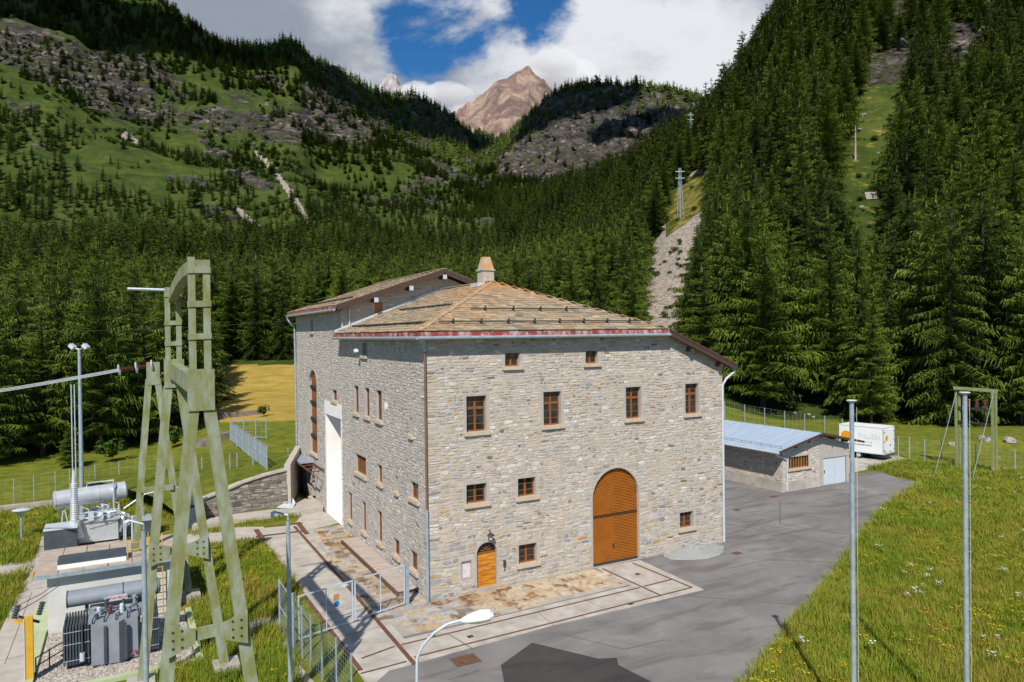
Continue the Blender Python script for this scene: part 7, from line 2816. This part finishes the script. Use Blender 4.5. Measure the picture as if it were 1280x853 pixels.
for i in ind:
    kd = KN[KI[i]]
    hp_ = H[i] * FOC / D[i]
    size = 'tall' if H[i] > 21 else ('middling' if H[i] > 15.5 else 'small')
    colr = {'spruce': 'dark green spruce', 'larch': 'light green larch', 'pine': 'broad bluish green pine'}[kd]
    place, grp = zone(i)
    t_ = thing({'spruce': 'spruce_tree', 'larch': 'larch_tree', 'pine': 'pine_tree'}[kd], '%s %s %s' % (size, colr, place), 'tree', (px[i], py[i], pz[i]), '%s %s' % (size, grp.replace('trees', {'spruce': 'spruces', 'larch': 'larches', 'pine': 'pines'}[kd])))
    t_.scale = (H[i] * FAT[i], H[i] * FAT[i], H[i])
    t_.rotation_euler = (TLT[i, 0], TLT[i, 1], ROTZ[i])
    for nm, me in (('trunk', trunk_me[KI[i]]), ('crown', crown_me[KI[i]])):
        o = bpy.data.objects.new(nm, me)
        COL.objects.link(o)
        o.parent = t_
rest_i = np.array([i for i in range(n) if i not in indset])
for nm, sel, pc, lab in (('forest', (D[rest_i] < 260), PC_HI, 'dense wood of spruces and larches on both valley sides'),
                         ('forest', (D[rest_i] >= 260) & (D[rest_i] < 1120), PC_MID, 'conifer forest covering the middle slopes'),
                         ('forest', (D[rest_i] >= 1120), PC_LOW, 'distant conifer forest high on the mountainsides')):
    ii = rest_i[sel]
    P = np.stack([px[ii], py[ii], pz[ii] - 0.2], 1)
    ROT = np.stack([TLT[ii, 0], TLT[ii, 1], ROTZ[ii]], 1)
    fat = FAT[ii] * np.where(D[ii] > 700, 1.25, 1.0)
    SC = np.stack([H[ii] * fat, H[ii] * fat, H[ii]], 1)
    instancer(nm, P, ROT, SC, KI[ii], pc, lab, 'forest')

# crags: angular blocks of rock standing out of the cliff bands
def crag(seed):
    r = np.random.RandomState(seed)
    mb = MB()
    A = np.array([tuple(p) for p in CV])
    for _ in range(13):
        nrm = r.normal(0, 1, 3)
        nrm[2] *= 0.45
        nrm /= np.linalg.norm(nrm)
        off = r.uniform(0.35, 0.66)
        dd_ = A @ nrm
        A = A - np.where(dd_ > off, dd_ - off, 0)[:, None] * nrm[None, :]
    A = A + 0.05 * np.stack([fbm(A[:, 0] * 4 + k_ + seed, A[:, 2] * 4 + A[:, 1] * 3, seed + k_, 3) for k_ in range(3)], 1)
    mb.v = [tuple(p) for p in A]
    mb.c = [(1, 1, 1)] * len(A)
    mb.f = list(CF)
    return mb


CV, CF = icos(1.0, 3)
m_cr, t_cr, b_cr = new_mat('crag_rock')
Pc = pos(t_cr, (1, 1, 1.8))
cc_ = ramp(t_cr, noise(t_cr, Pc, 0.09, 9, 0.75, 0.5), [(0.38, (0.024, 0.022, 0.022)), (0.50, (0.065, 0.053, 0.047)), (0.59, (0.135, 0.108, 0.092)), (0.67, (0.36, 0.33, 0.31))])
cc_ = mixc(t_cr, smooth(t_cr, noise(t_cr, pos(t_cr), 0.06, 6, 0.7), 0.50, 0.58, 0, 0.85), cc_, (0.035, 0.05, 0.013))
t_cr.links.new(cc_, b_cr.inputs['Base Color'])
b_cr.inputs['Roughness'].default_value = 0.95
bump(t_cr, b_cr, noise(t_cr, Pc, 0.35, 8, 0.75), 0.8, 1.5)
PC_CR = proto_coll('crag_kind', [raw([crag(700 + i)], 'crag_kind', [m_cr]) for i in range(6)])
nb = 34000
bx, bD = RS.uniform(-120, 900, nb), np.sqrt(RS.uniform(400 ** 2, 1330 ** 2, nb))
xr, dr = RS.uniform(1080, 1290, 1500), RS.uniform(200, 330, 1500)
bx, bD = np.concatenate([bx, xr]), np.concatenate([bD, dr])
nb = len(bx)
btx = (bx - 640) / FOC
bpx, bpy_ = CAM.x + bD * (FWH.x + btx * RT.x), CAM.y + bD * (FWH.y + btx * RT.y)
bz = tz(bx, bD)
by = hz(bx) - (bz - CAM.z) * FOC / bD
rkm = rock_mask(bx, by, bD, bpx, bpy_)
hl = (bx > 628) & (bx < 900) & (bD > 1000)
kp_ = (RS.uniform(0, 1, nb) < np.where(hl, 0.95 * (rkm > .45) * (by > skyline(bx) + 16), np.clip((rkm - 0.36) * 1.8, 0, 0.95))) & (by < cover_at(bx, bD) + 8) & ~((bx > 620) & (bx < 1000) & ~hl)
m_ = int(kp_.sum())
sz = RS.gamma(1.8, 1.25, m_) + 1.2
sz = np.where(hl[kp_], sz * 1.5 + 1, np.where(bx[kp_] > 1000, 0.6 * sz, sz))
vert = np.where(hl[kp_], 1.05, 0.75)
P = np.stack([bpx[kp_], bpy_[kp_], bz[kp_] - 0.35 * sz], 1)
instancer('crags', P, np.stack([RS.normal(0, .18, m_), RS.normal(0, .22, m_), YAW + RS.normal(0, .5, m_) + np.where(RS.uniform(0, 1, m_) < .5, math.pi, 0)], 1), np.stack([sz * RS.uniform(1.0, 2.6, m_), sz * RS.uniform(.7, 1.2, m_), sz * vert * RS.uniform(.7, 1.3, m_)], 1), RS.randint(0, 6, m_), PC_CR, 'broken grey brown crags in the cliff bands of the mountains', 'crags')
print('crags', m_)

# scrub on the open slopes
nb = 9000
bx, bD = RS.uniform(-150, 640, nb), np.sqrt(RS.uniform(300 ** 2, 1250 ** 2, nb))
btx = (bx - 640) / FOC
bpx, bpy_ = CAM.x + bD * (FWH.x + btx * RT.x), CAM.y + bD * (FWH.y + btx * RT.y)
bz = tz(bx, bD)
by = hz(bx) - (bz - CAM.z) * FOC / bD
nn = fbm(bpx / 38, bpy_ / 38, 66, 4)
kp_ = (RS.uniform(0, 1, nb) < np.where(nn > 0.12, 0.8, 0.03)) & (by < cover_at(bx, bD) + 6) & (by < 330)
bh = RS.uniform(2.0, 6.0, nb)
P = np.stack([bpx, bpy_, bz - .3], 1)[kp_]
m_ = len(P)
instancer('scrub', P, np.stack([np.zeros(m_), np.zeros(m_), RS.uniform(0, 6, m_)], 1), np.stack([bh[kp_] * 1.2, bh[kp_] * 1.2, bh[kp_]], 1), RS.randint(0, 3, m_), PC_BUSH, 'low green scrub on the open mountainside', 'scrub')
# scrub along the scree and the grassy strip
nb = 2600
bx, bD = RS.uniform(800, 1140, nb), np.sqrt(RS.uniform(110 ** 2, 420 ** 2, nb))
btx = (bx - 640) / FOC
bpx, bpy_ = CAM.x + bD * (FWH.x + btx * RT.x), CAM.y + bD * (FWH.y + btx * RT.y)
bz = tz(bx, bD)
by = hz(bx) - (bz - CAM.z) * FOC / bD
nn = fbm(bpx / 14, bpy_ / 14, 62, 4)
kp_ = (inpoly(bx, by, SCREE) | inpoly(bx, by, STRIP) | inpoly(bx, by, [(968, 360), (996, 365), (1000, 420), (970, 470), (958, 420)])) & (RS.uniform(0, 1, nb) < np.where(nn > 0.26, 0.6, 0.02))
P = np.stack([bpx, bpy_, bz - .2], 1)[kp_]
m_ = len(P)
bh = RS.uniform(0.7, 2.4, m_)
instancer('scrub', P, np.stack([np.zeros(m_), np.zeros(m_), RS.uniform(0, 6, m_)], 1), np.stack([bh * 1.3, bh * 1.3, bh], 1), RS.randint(0, 3, m_), PC_BUSH, 'low bushes on the scree slope and the grassy strip', 'scrub')
# bushes at the meadow edge
for (bx_, by_, h_, lab) in ((82, 585, 3.6, 'small bushy young spruce beside the floodlight mast'), (135, 578, 2.2, 'low round bush at the edge of the left wood'), (215, 560, 2.0, 'low round bush behind the tower legs at the wood edge'), (328, 521, 1.4, 'dark little bush at the lower edge of the yellow field')):
    p = gp2(bx_, by_)
    b_ = thing('bush', lab, 'bush', tuple(p))
    o = bpy.data.objects.new('foliage', PC_BUSH.objects[0].data if h_ < 3 else crown_me[4])
    COL.objects.link(o)
    o.parent = b_
    b_.scale = (h_ * (1.1 if h_ < 3 else 1.6), h_ * (1.1 if h_ < 3 else 1.6), h_)

# ------------------------------------------------------------------ grass and flowers
def tuft(seed, n, hgt, spread, wid):
    r = random.Random(seed)
    mb = MB()
    for _ in range(n):
        a = r.uniform(0, 6.28)
        q = Vector((r.uniform(-spread, spread), r.uniform(-spread, spread), 0))
        h = hgt * r.uniform(.5, 1.15)
        d = Vector((math.cos(a), math.sin(a), 0))
        s = Vector((-d.y, d.x, 0)) * wid * r.uniform(.7, 1.3)
        mid = q + d * h * .18 + Vector((0, 0, h * .6))
        tip = q + d * h * r.uniform(.3, .65) + Vector((0, 0, h))
        mb.add([q - s, q + s, mid + s * .7, mid - s * .7, tip], [(0, 1, 2, 3), (3, 2, 4)])
    return mb


def grass_mat():
    m, t, b = new_mat('meadow_blades')
    oi = t.nodes.new('ShaderNodeObjectInfo')
    nz = noise(t, pos(t), 0.16, 6, 0.72)
    n2_ = noise(t, pos(t), 1.3, 4, 0.6)
    f = fmath(t, 'ADD', fmath(t, 'MULTIPLY', nz, 0.75), fmath(t, 'ADD', fmath(t, 'MULTIPLY', n2_, 0.3), fmath(t, 'MULTIPLY', oi.outputs['Random'], 0.30)))
    t.links.new(ramp(t, f, [(0.38, (0.080, 0.145, 0.010)), (0.59, (0.145, 0.215, 0.014)), (0.77, (0.25, 0.245, 0.026)), (0.93, (0.29, 0.18, 0.055))]), b.inputs['Base Color'])
    b.inputs['Roughness'].default_value = 0.7
    b.inputs['Specular IOR Level'].default_value = 0.15
    return m


M_GRASS = grass_mat()
PC_GR = proto_coll('tuft', [raw([tuft(500 + i, 26, 0.42, 0.26, 0.010)], 'tuft', [M_GRASS]) for i in range(4)])
M_FLW = simple('white_umbel', (0.62, 0.62, 0.52), (0.74, 0.74, 0.66), 3, 0.8)
M_FLY = simple('yellow_flower', (0.50, 0.36, 0.01), (0.60, 0.44, 0.02), 3, 0.8)


def flower(seed, m_, n, r_, h):
    r = random.Random(seed)
    mb, st = MB(), MB()
    for _ in range(n):
        c = Vector((r.uniform(-.14, .14), r.uniform(-.14, .14), h * r.uniform(.8, 1.1)))
        q = r_ * r.uniform(.6, 1.2)
        mb.add([c + Vector((q * math.cos(a), q * math.sin(a), r.uniform(-.01, .01))) for a in (0, 1.05, 2.1, 3.14, 4.2, 5.2)], [(0, 1, 2, 3, 4, 5)])
        st.bar((c.x * .3, c.y * .3, 0), c, 0.006, 0.006)
    return raw([mb, st], 'flower', [m_, M_GRASS])


PC_FL = proto_coll('flower', [flower(600, M_FLW, 7, 0.04, 0.55), flower(601, M_FLW, 11, 0.036, 0.6), flower(602, M_FLY, 9, 0.028, 0.35), flower(603, M_FLY, 6, 0.032, 0.4)])
lawn = P2((905, 905), (930, 853), (958, 820), (985, 790), (1010, 762), (1040, 722), (1062, 698), (1085, 664), (1102, 641), (1125, 622), (1148, 611), (1156, 606), (1150, 602), (1128, 596), (1100, 590), (1090, 586), (1135, 577), (1150, 580), (1400, 600), (1700, 905))
left1 = P2((216, 690), (325, 677), (380, 750), (352, 770), (300, 782), (215, 790)) 
left2 = P2((215, 806), (290, 796), (347, 788), (352, 812), (372, 850), (388, 905), (180, 905))
left3 = P2((-60, 640), (64, 634), (100, 628), (160, 620), (240, 610), (240, 648), (96, 650), (66, 655), (50, 672), (35, 705), (-60, 712))
left4 = P2((-60, 724), (20, 722), (32, 712), (22, 745), (5, 775), (-60, 800))
left5 = P2((243, 668), (300, 659), (350, 652), (372, 647), (368, 646), (310, 655), (250, 672))
GP_, GS_ = [], []
for poly, dens in ((lawn, 26), (left1, 24), (left2, 30), (left3, 14), (left4, 20), (left5, 24)):
    x0, x1 = min(p[0] for p in poly), max(p[0] for p in poly)
    y0, y1 = min(p[1] for p in poly), max(p[1] for p in poly)
    m_ = int((x1 - x0) * (y1 - y0) * dens)
    gx2, gy2 = RS.uniform(x0, x1, m_), RS.uniform(y0, y1, m_)
    dd = (gx2 - CAM.x) * FWH.x + (gy2 - CAM.y) * FWH.y
    ll = ((gx2 - CAM.x) * RT.x + (gy2 - CAM.y) * RT.y) / dd
    ok = inpoly(gx2, gy2, poly) & (dd > 20) & (np.abs(ll) < 1.05) & (RS.uniform(0, 1, m_) < np.clip((34 / dd) ** 1.3, 0.12, 1))
    ok &= ~inpoly(gx2, gy2, [(-15.8, -1.6), (-9.2, -1.6), (-9.2, 8), (-15.8, 8)])
    g = np.stack([gx2[ok], gy2[ok], np.zeros(ok.sum())], 1)
    GP_.append(g)
    k = np.clip(dd[ok] / 34, 1, 2.0)
    hgt = 1.0 + 0.35 * fbm(gx2[ok] / 3, gy2[ok] / 3, 12, 3)
    GS_.append(np.stack([k, k, hgt], 1) * RS.uniform(.8, 1.2, (ok.sum(), 1)))
GPa, GSa = np.concatenate(GP_), np.concatenate(GS_)
m_ = len(GPa)
print('tufts', m_)
instancer('meadow_grass', GPa, np.stack([np.zeros(m_), np.zeros(m_), RS.uniform(0, 6.28, m_)], 1), GSa, RS.randint(0, 4, m_), PC_GR, 'long green and yellowish meadow grass around the yard', 'grass')
fp_, fi_ = [], []
fsel = RS.permutation(m_)[:5200]
nz = fbm(GPa[fsel, 0] / 2.2, GPa[fsel, 1] / 2.2, 33, 3)
ny = fbm(GPa[fsel, 0] / 3.5, GPa[fsel, 1] / 3.5, 37, 3)
for j, i in enumerate(fsel):
    isr = GPa[i, 0] > 0
    if nz[j] > 0.22 and isr and rnd.random() < 0.11:
        fp_.append(GPa[i])
        fi_.append(rnd.choice((0, 1)))
    elif ny[j] > 0.12 and rnd.random() < 0.45:
        fp_.append(GPa[i])
        fi_.append(rnd.choice((2, 3)))
m_ = len(fp_)
instancer('wildflowers', np.array(fp_), np.stack([np.zeros(m_), np.zeros(m_), RS.uniform(0, 6.28, m_)], 1), np.ones((m_, 3)) * RS.uniform(.7, 1.2, (m_, 1)), fi_, PC_FL, 'white umbels and yellow flowers among the meadow grass', 'flowers')
